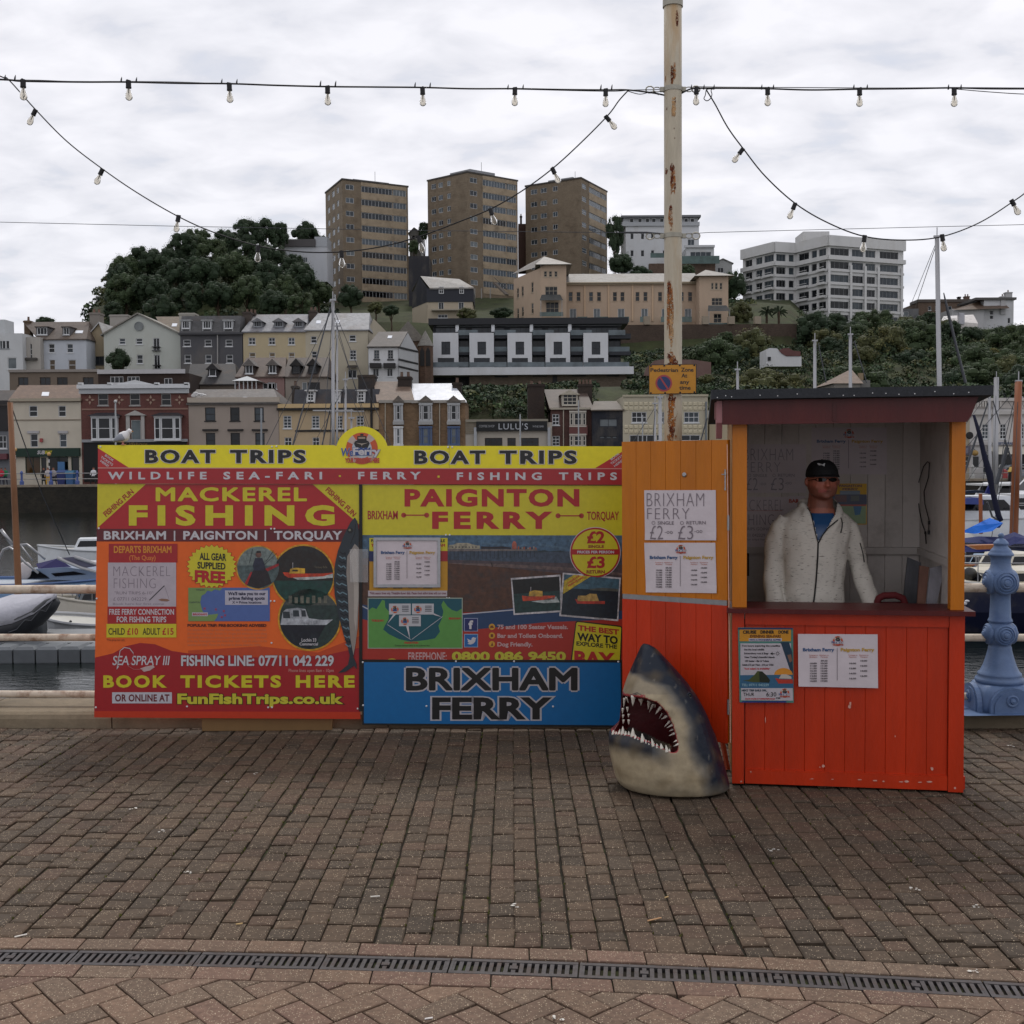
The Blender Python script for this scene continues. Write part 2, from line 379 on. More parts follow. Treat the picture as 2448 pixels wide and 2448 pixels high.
m.quad((-60,yk(0)+.47+.4,.088),(60,yk(0)+.30,.088),(60,yk(0)+.5,.088),(-60,yk(0)+.62+.3,.088),s(110,100,86))
q=MB();q.box(-60,60,8.1,8.3,-6,-.4,s(60,56,50));q.quad((-60,8.3,.05),(-60,8.3,-4),(60,7.95,-4),(60,7.95,.05),s(70,66,60))
struct(q.build('quay_wall',MATS['kerbstone']))
def water_extra(n,l,pos,base,b):
 mm=n.new('ShaderNodeMapping');mm.inputs['Scale'].default_value=(1,2.6,1);l.new(pos,mm.inputs[0])
 a=n.new('ShaderNodeTexNoise');a.inputs['Scale'].default_value=2.3;a.inputs['Detail'].default_value=5;a.inputs['Roughness'].default_value=.6;a.inputs['Distortion'].default_value=.6;l.new(mm.outputs[0],a.inputs[0])
 bp=n.new('ShaderNodeBump');bp.inputs['Strength'].default_value=.4;bp.inputs['Distance'].default_value=.045;l.new(a.outputs[0],bp.inputs['Height']);l.new(bp.outputs[0],b.inputs['Normal'])
 return base
mat('harbour_water',s(12,20,17),.03,.1,2,spec=.6,extra=water_extra)
WZ=-2.3
m=MB();m.quad((-220,8.2,WZ),(220,8.0,WZ),(220,104.3,WZ),(-220,104.3,WZ),(0,0,0,1));struct(m.build('harbour_water',MATS['harbour_water']))
lt=MB()
for(px,py,sx,sy,c)in((1592,2150,.008,.05,s(190,160,110)),(572,2213,.02,.014,s(190,160,110)),(897,2147,.03,.008,s(220,216,206)),(1565,2202,.05,.009,s(190,150,110)),(50,2241,.035,.008,s(225,220,210)),(1025,2440,.02,.012,s(225,220,215))):
 p=G(px,py);lt.M=Matrix.Translation((p.x,p.y,.003))@Matrix.Rotation(rnd.uniform(-.5,.5),4,'Z')
 lt.tube([(-sx*.6,0,.003),(sx*.6,sy*.3,.004)],.0026,6,c)
lt.M=None
for(px,py)in((395,1988),(326,1934),(445,2088),(1228,2166),(1848,2034),(2190,2125),(2328,2168),(2328,2325),(607,1851),(553,1869),(2418,1785),(1340,2440)):
 p=G(px,py)
 for _ in range(5):
  a=rnd.uniform(0,6.28);d=rnd.uniform(0,.03);r_=rnd.uniform(.003,.009);c=(p.x+math.cos(a)*d,p.y+math.sin(a)*d)
  lt.add([(c[0]+math.cos(t*1.05)*r_*rnd.uniform(.6,1.2),c[1]+math.sin(t*1.05)*r_*rnd.uniform(.6,1.2),.0045)for t in range(6)],[(0,1,2,3,4,5)],s(196,192,184))
mat('litter',None,.8,.1,50)
tag(lt.build('litter',MATS['litter']),kind='stuff');
ms=MB()
for _ in range(1500):
 i=rnd.randrange(-30,31);y=rnd.uniform(4.1,7.3);x=i*PW+rnd.uniform(-.006,.006)
 if abs(x)>y*.47:continue
 if math.sin(x*2.1+1)*math.cos(y*1.7)+rnd.uniform(-.8,.8)<.25:continue
 for _2 in range(3):
  a=rnd.uniform(0,6.28);h=rnd.uniform(.004,.011);ms.add([(x+math.cos(a)*.004,y+math.sin(a)*.006,-.006),(x-math.cos(a)*.005,y-math.sin(a)*.012,-.006),(x+rnd.uniform(-.005,.005),y+rnd.uniform(-.005,.005),h-.004)],[(0,1,2)],k(s(84,86,34),rnd.uniform(.6,1.3)))
mat('moss',None,.9,.2,30)
tag(ms.build('moss',MATS['moss']),kind='stuff')
# ============================================================ SIGN BOARDS
mat('board',None,.5,.05,20)
mat('painted_wood',None,.45,.08,6,bump=.25,bscale=60,stretch=(1,1,.25))
mat('steel',s(150,150,152),.35,.1,30,metal=.9)
mat('screw',s(205,205,205),.35,0)
mat('paper',s(196,186,190),.8,.05,8,bump=.15,bscale=25)
BY=7.37;lean=.055
BP=Plane((0,BY,0),(0,-1,lean))
def board(name,label,outline,col,th=.012,off=0.0,loc=None,cat='sign board',edge=None):
 pl=Plane(BP.o+BP.n*off,BP.n);cx=sum(p[0]for p in outline)/len(outline);by=max(p[1]for p in outline)
 root=thing(name,label,cat,tuple(pl.pt(cx,by)))
 m=MB();poly=[pl.pt(x,y)for x,y in outline]
 m.prism(poly[::-1],-BP.n*th,edge or col);m.build('panel',MATS['board'],root)
 return root,pl
def screws(root,pl,pts,r=.006):
 for i,(x,y)in enumerate(pts):
  m=MB();c=pl.pt(x,y,.004)
  m.lathe([(0,-.002),(r,-.002),(r,.001),(r*.5,.003),(0,.003)],10,c,(1,1,1,1),M=pl.n.to_track_quat('Z','Y').to_matrix());m.build('screw',MATS['screw'],root)
  # ---- header
arc=[(865+63*math.cos(R(a)),1083-64*math.sin(R(a)))for a in range(15,166,6)]
hd=[(234,1156),(234,1064)]+[(798,1064)]+arc[::-1]+[(932,1065.5),(1500,1067),(1500,1159)]
root,pl=board('boat_trips_sign','long yellow and red header board reading BOAT TRIPS with a round top in the middle',hd,YEL,off=.022)
p=Print(pl)
p.poly([(234,1119.5),(1500,1121.5),(1500,1159),(234,1156)],s(176,34,40),1)
p.poly([(234,1117.5),(1500,1119.5),(1500,1121.5),(234,1119.8)],s(214,150,140),2)
p.poly([(234,1071),(308,1118),(234,1118)],s(196,44,44),1)
p.poly([(1423,1119),(1500,1072),(1500,1120)],s(196,44,44),1)
for t_,q in(('BOOK',(250,1090,270,1104)),('TICKETS',(240,1094,268,1114)),('HERE!',(239,1103.5,258,1117))):p.text(t_,0,0,0,0,WHITE,3,bold=.02,rot=q+(5.4,))
for i,t_ in enumerate(('BOOK','TICKETS','HERE!')):p.text(t_,0,0,0,0,WHITE,3,bold=.02,rot=((1462,1462,1470)[i],(1101,1111.5,1117)[i],(1482,1490,1490)[i],(1086,1091,1102)[i],5.4))
WO=s(220,216,216)
def words(p,lst,y0,y1,col,l=3,**kw):
 for t_,a,b in lst:p.text(t_,a,y0,b,y1,col,l,**kw)
words(p,[('BOAT',347,515),('TRIPS',550,731)],1075.5,1107,BLK,bold=.04,sp=1.22,outline=(WO,.03))
words(p,[('BOAT',991,1160),('TRIPS',1194,1379)],1077,1109,BLK,bold=.04,sp=1.22,outline=(WO,.03))
words(p,[('WILDLIFE',258,494),('SEA-FARI',534,770),('FERRY',856,1006)],1128,1146,WHITE,bold=.035,sp=1.75)
words(p,[('FISHING',1092,1295),('TRIPS',1336,1475)],1129.5,1147.5,WHITE,bold=.035,sp=1.75)
p.rect(810,1136,815,1140,YEL,3);p.rect(1046,1137,1051,1142,YEL,3)
def ferry_logo(p,cx,cy,r,l=2,text=True):
 ring=s(214,92,50)
 p.disc(cx,cy,r,ring,l);p.disc(cx,cy,r*.62,s(196,206,214),l+1)
 for a in(50,140,230,320):
  p.poly([(cx+r*.6*math.cos(R(a+d)),cy-r*.6*math.sin(R(a+d)))for d in(-15,0,15)]+[(cx+r*math.cos(R(a+d)),cy-r*math.sin(R(a+d)))for d in(15,8,0,-8,-15)],s(206,186,176),l+1)
 b=s(34,30,30)
 p.poly([(cx-r*.5,cy-r*.3),(cx-r*.42,cy-r*.45),(cx-r*.3,cy-r*.5),(cx-r*.28,cy-r*.78),(cx+r*.28,cy-r*.78),(cx+r*.3,cy-r*.5),(cx+r*.42,cy-r*.45),(cx+r*.5,cy-r*.3),(cx+r*.36,cy-r*.02),(cx-r*.36,cy-r*.02)],b,l+2)
 p.rect(cx-r*.1,cy-r*.92,cx+r*.1,cy-r*.8,b,l+2)
 p.rect(cx-r*.22,cy-r*.72,cx+r*.22,cy-r*.6,s(170,150,130),l+3)
 p.poly([(cx-r*.4,cy-r*.36),(cx,cy-r*.3),(cx+r*.4,cy-r*.36),(cx+.03*r,cy-r*.24),(cx,cy-r*.12),(cx-.03*r,cy-r*.24)],s(190,176,160),l+3)
 wv=[(cx-r*.55+r*1.1*i/16,cy-r*.06+(r*.07 if i%4 in(1,2)else 0))for i in range(17)]
 p.poly(wv+[(cx+r*.5,cy+r*.45),(cx-r*.5,cy+r*.45)],s(38,72,140),l+3)
 if text:
  p.text('We',cx-r*1.3,cy-r*.02,cx-r*.55,cy+r*.48,s(60,96,160),l+5,bold=.02,shear=.1,outline=(WO,.02))
  p.text('Ferry',cx-r*.56,cy-r*.06,cx+r*1.15,cy+r*.42,WHITE,l+5,bold=.04,outline=(s(38,72,140),.03))
  p.text('YOUR TRIPS STARTS HERE',cx-r*1.05,cy+r*.6,cx+r*1.1,cy+r*.9,s(206,70,56),l+4,bold=.04,outline=(s(222,150,130),.02))
ferry_logo(p,865,1072,38)
p.build('lettering',root);screws(root,pl,[(240,1068),(650,1068),(661,1067),(1071,1069),(1081,1069)])
seam=MB();seam.obox(pl.pt(1074,1110,.0018),(.0008,0,0),(0,.0003,0),Vector((0,lean,1))*.13,s(150,140,40));seam.build('seam',MATS['board'],root)
# ---- mackerel fishing board
ORG=s(214,96,34)
root,pl=board('mackerel_fishing_sign','red and orange board advertising mackerel fishing with a large fish down its right edge',[(225,1715),(233,1157),(861,1158),(861,1719)],ORG,off=.008)
p=Print(pl);DR=s(172,30,36)
def lx(y):return 233-(y-1157)*8/558
p.poly([(233,1157),(861,1158),(861,1265),(lx(1264),1264)],s(186,34,38),1)
p.poly([(233,1157),(349,1157),(233,1262)],YEL,2);p.poly([(748,1158),(861,1158),(861,1256)],YEL,2)
p.poly([(lx(1264),1264),(861,1265),(861,1295),(lx(1294),1294)],s(104,26,34),1)
wave=[(lx(1575),1572),(270,1562),(300,1545),(335,1537),(370,1540),(410,1556),(450,1562),(520,1566),(620,1572),(700,1572),(780,1566),(861,1548)]
p.poly(wave+[(861,1702),(lx(1700),1700)],DR,1)
p.poly([(450,1555),(620,1545),(760,1560),(861,1520),(861,1548),(780,1566),(700,1572),(620,1572),(520,1566),(450,1562)],s(206,76,30),1)
p.poly([(lx(1700),1700),(861,1702),(861,1719),(225,1715)],s(206,58,24),1)
p.text('FISHING FUN',0,0,0,0,s(176,40,36),4,rot=(254,1236,321,1178,13),bold=.03)
p.text('FISHING FUN',0,0,0,0,s(176,40,36),4,rot=(777,1173,844,1236,13),bold=.03)
p.text('MACKEREL',372,1165,734,1198.5,YEL,3,bold=.034,sp=1.15)
p.text('FISHING',308,1208,800,1256.5,YEL,3,bold=.045,sp=1.45)
words(p,[('BRIXHAM',248,397),('PAIGNTON',438,615),('TORQUAY',655,818)],1269.5,1290,WHITE,bold=.035,sp=1.08)
p.rect(415.5,1269,419,1293,WHITE,3);p.rect(632.5,1268,636,1293,WHITE,3)
p.rect(260,1300,424,1345,s(176,32,36),2)
p.text('DEPARTS BRIXHAM',272,1305,410,1322,s(228,150,44),3,bold=.03);p.text('(The Quay)',309,1327.5,372,1339,s(228,130,60),3,bold=.02)
p.rect(258,1345,421,1450,s(198,186,194),2)
HW=s(140,128,138)
p.text('MACKEREL',271,1354,407,1377,HW,3,bold=-.02,sp=1.1);p.text('FISHING',272,1383,372,1406,HW,3,bold=-.02,sp=1.1)
p.text('"RUN TRIPS 6-10"',274,1414,366,1421,HW,3,bold=.0);p.text('£ 07711 042229',271,1428,350,1436,HW,3,bold=.0);p.text('Book here for first come',270,1441,392,1446,HW,3,bold=0)
p.line([(357,1435),(393,1400)],2.2,s(60,54,60),4);p.line([(393,1400),(404,1432)],.8,HW,4);p.poly([(378,1434),(386,1431),(400,1432),(406,1435),(400,1438),(386,1437)],s(150,110,90),4)
p.rect(257,1450,421,1491.5,s(176,32,36),2)
p.text('FREE FERRY CONNECTION',261,1456,416,1469.5,WHITE,3,bold=.02);p.text('FOR FISHING TRIPS',279,1474,397.5,1487.5,WHITE,3,bold=.02)
p.rect(254.5,1491.5,421.5,1524,YEL,2)
for t_,a,b,c in(('CHILD',259,298.5,s(70,62,20)),('£10',304,330,RED),('ADULT',341,383,s(70,62,20)),('£15',388,415,RED)):p.text(t_,a,1501.5,b,1517.5,c,3,bold=.02)
p.text('*Free group tour only',255,1527,298,1532,s(120,50,30),3,bold=0)
st=[]
for i in range(56):
 a=2*math.pi*i/56;q=60 if i%2==0 else 53;st.append((506+q*math.cos(a),1354-q*math.sin(a)*.87))
p.poly([(506+(x-506)*1.03,1354+(y-1354)*1.03)for x,y in st],s(190,50,30),2);p.poly(st,YEL,3)
p.text('ALL GEAR',477,1321,541,1338,BLK,5,bold=.03,dy=3);p.text('SUPPLIED',472,1343,539,1359,BLK,5,bold=.03,dy=3);p.text('FREE',466,1363,538,1391,RED,5,bold=.04,dy=4,outline=(s(90,20,20),.012))
p.rect(450,1405,645,1485,s(86,112,176),3)
gl=s(128,158,92)
p.poly([(450,1405),(532,1405),(526,1412),(514,1409),(506,1414),(496,1412),(490,1420),(482,1424),(479,1440),(483,1458),(490,1470),(505,1469),(522,1467),(518,1477),(512,1485),(450,1485)],gl,4)
p.rect(538,1411.5,640.5,1446,s(196,192,206),4);NV=s(40,40,70)
p.text("We'll take you to our",545,1415,635,1423,NV,5,bold=.04);p.text('prime fishing spots',547,1426,633,1434,NV,5,bold=.04);p.text('X = Prime locations',555,1437,625,1443,NV,5,bold=.03)
for x,y in((489,1455),(516,1457),(535,1461),(538,1471),(530,1475)):p.line([(x-2.5,y-2.5),(x+2.5,y+2.5)],1.2,RED,5);p.line([(x-2.5,y+2.5),(x+2.5,y-2.5)],1.2,RED,5)
p.rect(459,1464,497,1473,s(200,190,200),5);p.text('BRIXHAM',461,1466,494,1471,RED,6,bold=.03);p.text('TORQUAY',468,1408,490,1412,NV,5,bold=0);p.text('PAIGNTON',453,1438,478,1442,NV,5,bold=0)
p.text('POPULAR TRIP: PRE-BOOKING ADVISED',448,1491.5,637,1498.5,s(90,30,16),3,bold=.05)
for i in range(5):p.text(('Our popular fishing trips run daily from the quay at Brixham and include','all rods bait and tuition. Suitable for all ages and abilities so come along','with family and friends and enjoy a great day out at sea catching mackerel','in the bay. Passengers may take home their catch. Trips are subject to the','weather and tides. Please ask the crew or phone ahead for today.')[i],448,1502.5+i*9,(637,638,637,638,624)[i],1508+i*9,s(206,130,92),3,bold=-.005)
p.pic=1
def ringpic(cx,cy,r):p.disc(cx,cy,r,s(220,160,36),4,48)
def cpoly(cx,cy,r,pts,col,l):p.poly([((cx+(x-cx)*min(1,r/(math.hypot(x-cx,y-cy)or 1))),(cy+(y-cy)*min(1,r/(math.hypot(x-cx,y-cy)or 1))))for x,y in pts],col,l)
def halfdisc(cx,cy,r,ycut,col,l,top=False):
 a=math.asin(max(-1,min(1,(cy-ycut)/r)));pts=[]
 for i in range(25):
  t=(math.pi+a-(math.pi+2*a)*i/24*1.0)if False else None
 a0=math.degrees(a)
 if top:rng=[a0+(180-2*a0)*i/24 for i in range(25)]
 else:rng=[180-a0+(180+2*a0)*i/24 for i in range(25)]
 p.poly([(cx+r*math.cos(R(t)),cy-r*math.sin(R(t)))for t in rng],col,l)
ringpic(617,1357,53);p.disc(617,1357,50,s(126,138,134),5,48);halfdisc(617,1357,50,1352,s(84,100,100),6)
cpoly(617,1357,50,[(590,1399),(602,1370),(612,1352),(632,1352),(642,1372),(650,1395),(617,1408)],s(40,30,36),7)
cpoly(617,1357,50,[(610,1334),(627,1334),(634,1354),(630,1364),(607,1364),(604,1352)],s(44,46,66),8)
p.disc(618,1326,7,s(126,84,70),8,16);p.poly([(612,1322),(624,1322),(623,1317),(614,1317)],s(40,30,30),9)
cpoly(617,1357,50,[(634,1360),(668,1346),(668,1352),(640,1366)],s(176,40,44),9);cpoly(617,1357,50,[(584,1396),(600,1366),(603,1368),(590,1400)],s(176,40,44),9)
p.line([(596,1346),(604,1312)],1,BLK,9);p.line([(636,1342),(654,1316)],1,BLK,9);p.line([(632,1350),(662,1322)],.9,BLK,9)
ringpic(725,1377,76);p.disc(725,1377,72,s(40,30,26),5,48);halfdisc(725,1377,72,1388,s(22,66,58),6)
p.poly([(676,1368),(722,1371),(772,1371),(796,1369),(796,1378),(772,1381),(690,1381),(681,1376)],s(206,66,34),7);p.poly([(692,1369),(694,1360),(706,1357),(729,1359),(729,1371),(692,1371)],s(216,170,52),8)
p.rect(699,1362,712,1366,s(60,50,30),9);p.poly([(700,1381),(772,1378),(796,1371),(796,1381),(740,1386),(712,1386)],s(196,200,196),9);p.line([(700,1358),(700,1345)],1,WHITE,8)
p.text('Torquay Belle',752,1353,782,1358,s(120,110,90),7,bold=0)
ringpic(740,1480,76);p.disc(740,1480,72,s(42,60,56),5,48);halfdisc(740,1480,72,1447,s(80,84,78),6,top=True)
for i in range(7):p.rect(690+i*14,1424+(i%2)*4,698+i*14,1442,s(112,110,96),7)
p.poly([(670,1494),(676,1463),(684,1456),(712,1453),(730,1456),(738,1478),(772,1482),(796,1481),(780,1494)],s(186,190,196),8)
for a in((676,1462,694,1478),(700,1459,716,1474),(720,1459,732,1474)):p.poly([(a[0],a[1]),(a[2]-2,a[1]),(a[2],a[3]),(a[0]+1,a[3])],s(50,58,64),9)
cpoly(740,1480,71,[(668,1494),(778,1494),(756,1536),(740,1551),(700,1540),(676,1512)],s(20,24,36),8)
p.text('Lochin 33',721,1526,756,1534,WHITE,10,bold=.02);p.text('Commercial',716,1536,760,1543,WHITE,10,bold=.02)
p.pic=0
fish=[(848,1237),(838,1248),(822,1280),(808,1316),(801,1346),(798,1386),(800,1422),(809,1470),(821,1517),(832,1550),(836,1568),(832,1589),(808,1609),(826,1606),(846,1592),(853,1600),(852,1586),(845,1571),(850,1540),(855,1500),(858,1430),(858,1320),(858,1270),(854,1246)]
p.poly(fish,s(44,52,60),11)
p.poly([(848,1300),(858,1310),(858,1430),(855,1500),(850,1540),(845,1566),(838,1530),(834,1480),(832,1420),(828,1370),(830,1330)],s(158,148,140),12)
p.poly([(836,1330),(848,1310),(856,1320),(857,1420),(851,1510),(846,1480),(846,1400),(840,1350)],s(186,176,166),13)
for i in range(22):
 y=1322+i*10.5;x0=max(801,801+(y-1400)*.16 if y>1400 else 801+(1400-y)*.12);x1=828+(y-1400)*.055
 if y<1545:p.line([(x0+2,y-3),(x0+9+(i%3),y+3),(x0+15,y-1),(x1+1,y+5)],2.6,s(112,140,152)if i%2 else s(16,22,30),12)
p.disc(837,1268,7,s(24,24,26),12,18);p.disc(836,1267,3,s(120,116,100),13,12);p.line([(850,1252),(848,1275),(838,1300)],1.6,s(20,20,24),12)
p.text('SEA SPRAY III',269,1568,406,1590,WHITE,4,bold=.01,shear=.15,sp=.95)
p.line([(284,1592),(279,1600),(282,1588),(287,1556),(297,1548),(310,1550),(319,1562)],1.6,WHITE,4);p.line([(319,1562),(318,1580),(306,1592),(320,1600),(342,1600)],.9,s(200,130,130),4)
p.poly([(335,1598),(350,1593),(366,1590),(370,1595),(358,1603),(344,1606)],s(206,180,176),4)
p.text('FISHING LINE:',433,1567,608,1592,WHITE,4,bold=.03,outline=(s(70,14,16),.02));p.text('07711 042 229',618,1567,798,1592,WHITE,4,bold=.03,outline=(s(70,14,16),.02))
p.text('Phone lines open 8am - 10pm',690,1599,798,1606.5,s(216,150,140),4,bold=.01)
words(p,[('BOOK',247,399),('TICKETS',431,672),('HERE',707,848)],1614.5,1644,YEL,4,bold=.045,sp=1.25)
p.rect(268,1655,411,1681.5,s(206,204,212),4);p.text('OR ONLINE AT',275,1660,405,1677,MAR,5,bold=.03,sp=1.05)
p.text('FunFishTrips.co.uk',424,1658,821,1683,s(216,206,60),5,bold=.045,sp=1.02,outline=(s(28,20,12),.035))
p.build('lettering',root)
screws(root,pl,[(236,1263),(231,1431),(229,1691),(647,1437),(656,1437),(649,1537),(447,1689),(641,1691),(650,1691),(855,1694),(648,1264),(656,1264)])
# ---- flyer box of clear plastic on the mackerel board
mat('clear_plastic',(.8,.8,.8,1),.25,0)
_cp=MATS['clear_plastic'].node_tree.nodes['Principled BSDF'];_cp.inputs['Alpha'].default_value=.12
fb=MB();a=pl.pt(838,1312,.004);b=pl.pt(881,1391,.004)
fb.box(a.x,b.x,a.y-.035,a.y-.033,b.z,a.z,(1,1,1,1));fb.box(a.x,a.x+.003,a.y-.033,a.y-.004,b.z,a.z);fb.box(b.x-.003,b.x,a.y-.033,a.y-.004,b.z,a.z);fb.box(a.x,b.x,a.y-.033,a.y-.004,b.z,b.z+.003)
tag(fb.build('flyer_holder',MATS['clear_plastic']),'empty clear plastic flyer holder fixed over the join beside the painted fish','flyer holder')
# ---- black batten in the join
bt=MB();bt.prism([BP.pt(859,1158,.009),BP.pt(859,1700,.009),BP.pt(866.5,1700,.009),BP.pt(866.5,1158,.009)],BP.n*.012,s(24,22,22))
tag(bt.build('join_batten',MATS['painted_wood']),'narrow black batten upright between the mackerel board and the ferry board','batten')
# ---- Paignton ferry board
root,pl=board('paignton_ferry_sign','yellow and blue board advertising the Paignton ferry with a pier picture and prices',[(866,1700),(866,1159),(1490,1161),(1493,1700)],s(176,48,34),off=.008)
p=Print(pl)
p.poly([(866,1159),(1490,1161),(1491,1280),(866,1279)],YEL,1)
p.text('PAIGNTON',967,1169,1385,1211,s(184,32,36),3,bold=.045,sp=1.18);p.text('FERRY',1033,1223,1321,1264.5,s(184,32,36),3,bold=.045,sp=1.3)
p.text('BRIXHAM',879,1221,951,1241.5,s(176,44,40),3,bold=.02);p.text('TORQUAY',1403,1223,1480,1243,s(176,44,40),3,bold=.02)
for a,b,y in((965,1020,1231.5),(1334,1390,1233)):p.line([(a,y),(b,y)],3,s(184,60,44),3);p.disc(a,y,6,s(184,60,44),3,18);p.disc(b,y,6,s(184,60,44),3,18)
p.pic=1;p.poly([(866,1279),(1491,1280),(1491,1345),(866,1345)],s(74,104,130),1)
for i in range(9):p.line([(870+i*70,1290+(i*13)%22),(960+i*66,1288+(i*17)%26)],5,s(88,118,142),2)
p.poly([(866,1318),(1491,1318),(1491,1352),(866,1352)],s(66,80,98),2)
p.poly([(866,1334),(1000,1336),(1200,1342),(1491,1350),(1491,1390),(866,1362)],s(84,70,74),3)
p.poly([(866,1350),(1060,1344),(1200,1356),(1350,1372),(1491,1386),(1491,1470),(1180,1462),(866,1470)],s(86,54,38),4)
p.poly([(1060,1346),(1200,1348),(1350,1356),(1491,1370),(1491,1376),(1350,1364),(1200,1356)],s(112,92,88),5)
for i in range(14):p.line([(890+i*43,1392+(i*29)%50),(930+i*43,1394+(i*29)%50)],1.5,s(98,62,44),5)
p.poly([(1071,1312),(1285,1313),(1285,1317),(1071,1318)],s(120,112,110),5)
for i in range(22):p.line([(1076+i*9.6,1317),(1076+i*9.6,1339-i*.35)],1.2,s(40,40,52),5)
p.poly([(1071,1312),(1073,1303),(1085,1302),(1092,1298),(1118,1298),(1140,1304),(1147,1304),(1147,1312)],s(170,162,140),6)
for i in range(8):p.rect(1080+i*8,1306,1084+i*8,1310,s(110,104,96),7)
p.poly([(1150,1312),(1150,1306),(1175,1307),(1200,1306),(1222,1309),(1222,1312)],s(46,42,48),6);p.poly([(1224,1313),(1224,1300),(1227,1294),(1232,1294),(1235,1300),(1235,1313)],s(176,98,80),7)
for i in range(10):p.rect(1238+i*4.6,1306+(i*7)%4,1241+i*4.6,1313,(s(176,90,50),s(60,60,80),s(150,140,130))[i%3],6)
p.poly([(1285,1318),(1300,1315),(1312,1318),(1340,1316),(1350,1319),(1285,1320)],s(44,60,70),3)
p.line([(1175,1345),(1177,1355)],2.2,BLK,6)
p.pic=0
p.poly([(866,1445),(1000,1468),(1106,1470),(1240,1452),(1360,1455),(1491,1460),(1491,1500),(1300,1490),(1106,1508),(950,1500),(866,1480)],s(36,66,106),5)
p.poly([(866,1480),(950,1500),(1106,1508),(1300,1488),(1491,1480),(1491,1590),(866,1590)],s(176,48,34),6)
p.line([(866,1449),(880,1456),(990,1470),(1106,1468),(1180,1462),(1240,1457)],2.6,s(196,196,206),6)
p.rect(883,1286,1070,1412,s(206,150,30),7);p.rect(883,1286,976,1318,YEL,8);p.rect(976,1286,1070,1318,YEL,8);p.rect(883,1317,976,1342,s(30,44,100),8);p.rect(976,1317,1070,1342,s(166,36,40),8)
p.text('PAIGNTON',887,1289,940,1296,BLK,9,bold=.04);p.text('TIMETABLE',1015,1289,1064,1296,BLK,9,bold=.04);p.text('TORQUAY',887,1300,940,1307,RED,9,bold=.04);p.text('BRIXHAM',1022,1300,1064,1307,RED,9,bold=.04)
for i in range(4):p.rect(904+i*36,1402+(i%2),926+i*36,1406+(i%2),s(90,70,20),9)
p.rect(880,1412,1069,1425.5,s(200,188,192),7);p.text('*High season times only. Timetable shown daily. Please check sailing times with our crew',884,1415,1066,1421,s(120,40,60),8,bold=.02)
p.disc(1423,1321,61,WHITE,8,56);p.disc(1423,1321,59.5,s(184,34,38),9,56);p.disc(1423,1321,55.5,YEL,10,56);p.rect(1364,1313,1482,1326,s(184,34,38),11)
p.text('£2',1403,1270,1446,1299,s(184,34,38),11,bold=.035);p.text('SINGLE',1406,1303,1444,1310,s(150,40,30),11,bold=.04);p.text('PRICES PER PERSON',1380,1316.5,1468,1323,WHITE,12,bold=.04)
p.text('£3',1403,1330.5,1446,1358,s(184,34,38),11,bold=.035);p.text('RETURN',1402,1363,1446,1371,s(150,40,30),11,bold=.04)
p.pic=1
p.poly([(1221,1382),(1340,1373.5),(1343.5,1463),(1228,1470.5)],WHITE,8);p.poly([(1224.5,1386),(1337,1378),(1340,1459),(1231,1466)],s(34,62,60),9)
p.poly([(1224.5,1386),(1337,1378),(1338.5,1412),(1227.5,1420)],s(22,22,20),10)
p.poly([(1248,1424),(1266,1426),(1300,1424),(1327,1424),(1326,1433),(1250,1437)],s(200,74,44),11);p.poly([(1264,1425),(1266,1414),(1278,1411),(1297,1413),(1297,1426)],s(206,164,70),12);p.poly([(1270,1438),(1300,1434),(1330,1426),(1338,1440),(1300,1442)],s(180,190,188),11);p.line([(1269,1414),(1269,1403)],1,WHITE,12)
p.poly([(1345.5,1369),(1484,1381),(1478,1485),(1337,1473)],WHITE,8);p.poly([(1349,1373),(1480.5,1384.5),(1475,1480.5),(1341.5,1469)],s(26,40,52),9)
p.poly([(1349,1373),(1480.5,1384.5),(1479,1412),(1347,1406)],s(70,106,124),10);p.poly([(1410,1408),(1440,1405),(1478,1408),(1478,1414),(1410,1411)],s(86,90,84),11)
p.poly([(1375,1432),(1390,1437),(1446,1437),(1446,1444),(1380,1443)],s(196,66,50),11);p.poly([(1380,1433),(1382,1424),(1400,1424),(1410,1419),(1426,1420),(1432,1437),(1382,1437)],s(196,160,90),12)
p.poly([(1347,1404),(1349,1388),(1372,1374),(1412,1378),(1346,1420)],s(216,186,46),12);p.pic=0;p.text('AVAILABLE FOR',0,0,0,0,RED,13,rot=(1358,1396,1386,1378,4.5));p.text('PRIVATE HIRE',0,0,0,0,RED,13,rot=(1360,1403,1396,1381,4.5))
p.pic=0
p.rect(879,1429,1106,1550.5,s(176,186,170),8);p.rect(881,1431,1104,1548.5,s(14,86,100),9);G1=s(96,158,74)
p.poly([(881,1459),(890,1452),(900,1456),(908,1444),(914,1434),(920,1436),(921,1452),(930,1462),(929,1480),(921,1494),(916,1505),(930,1516),(954,1528),(982,1534),(1020,1530),(1040,1526),(1052,1510),(1048,1496),(1056,1480),(1060,1462),(1055,1446),(1060,1436),(1070,1450),(1080,1458),(1092,1462),(1104,1455),(1104,1548.5),(881,1548.5)],G1,10)
for x,y in((930,1443),(985,1443),(954,1471)):p.rect(x,y,x+52,y+26,s(200,200,204),12);ferry_logo(p,x+14,y+14,9,13,text=False);[p.rect(x+31,y+5+i*4,x+47,y+7+i*4,s(90,90,96),13)for i in range(4)]
p.poly([(940,1469),(946,1469),(925,1492)],WHITE,12);p.poly([(971,1497),(977,1497),(980,1528)],WHITE,12);p.poly([(1037,1466),(1037,1470),(1056,1475)],WHITE,12)
p.line([(926,1493),(982,1529)],1,WHITE,11);p.line([(984,1529),(1058,1474)],1,WHITE,11)
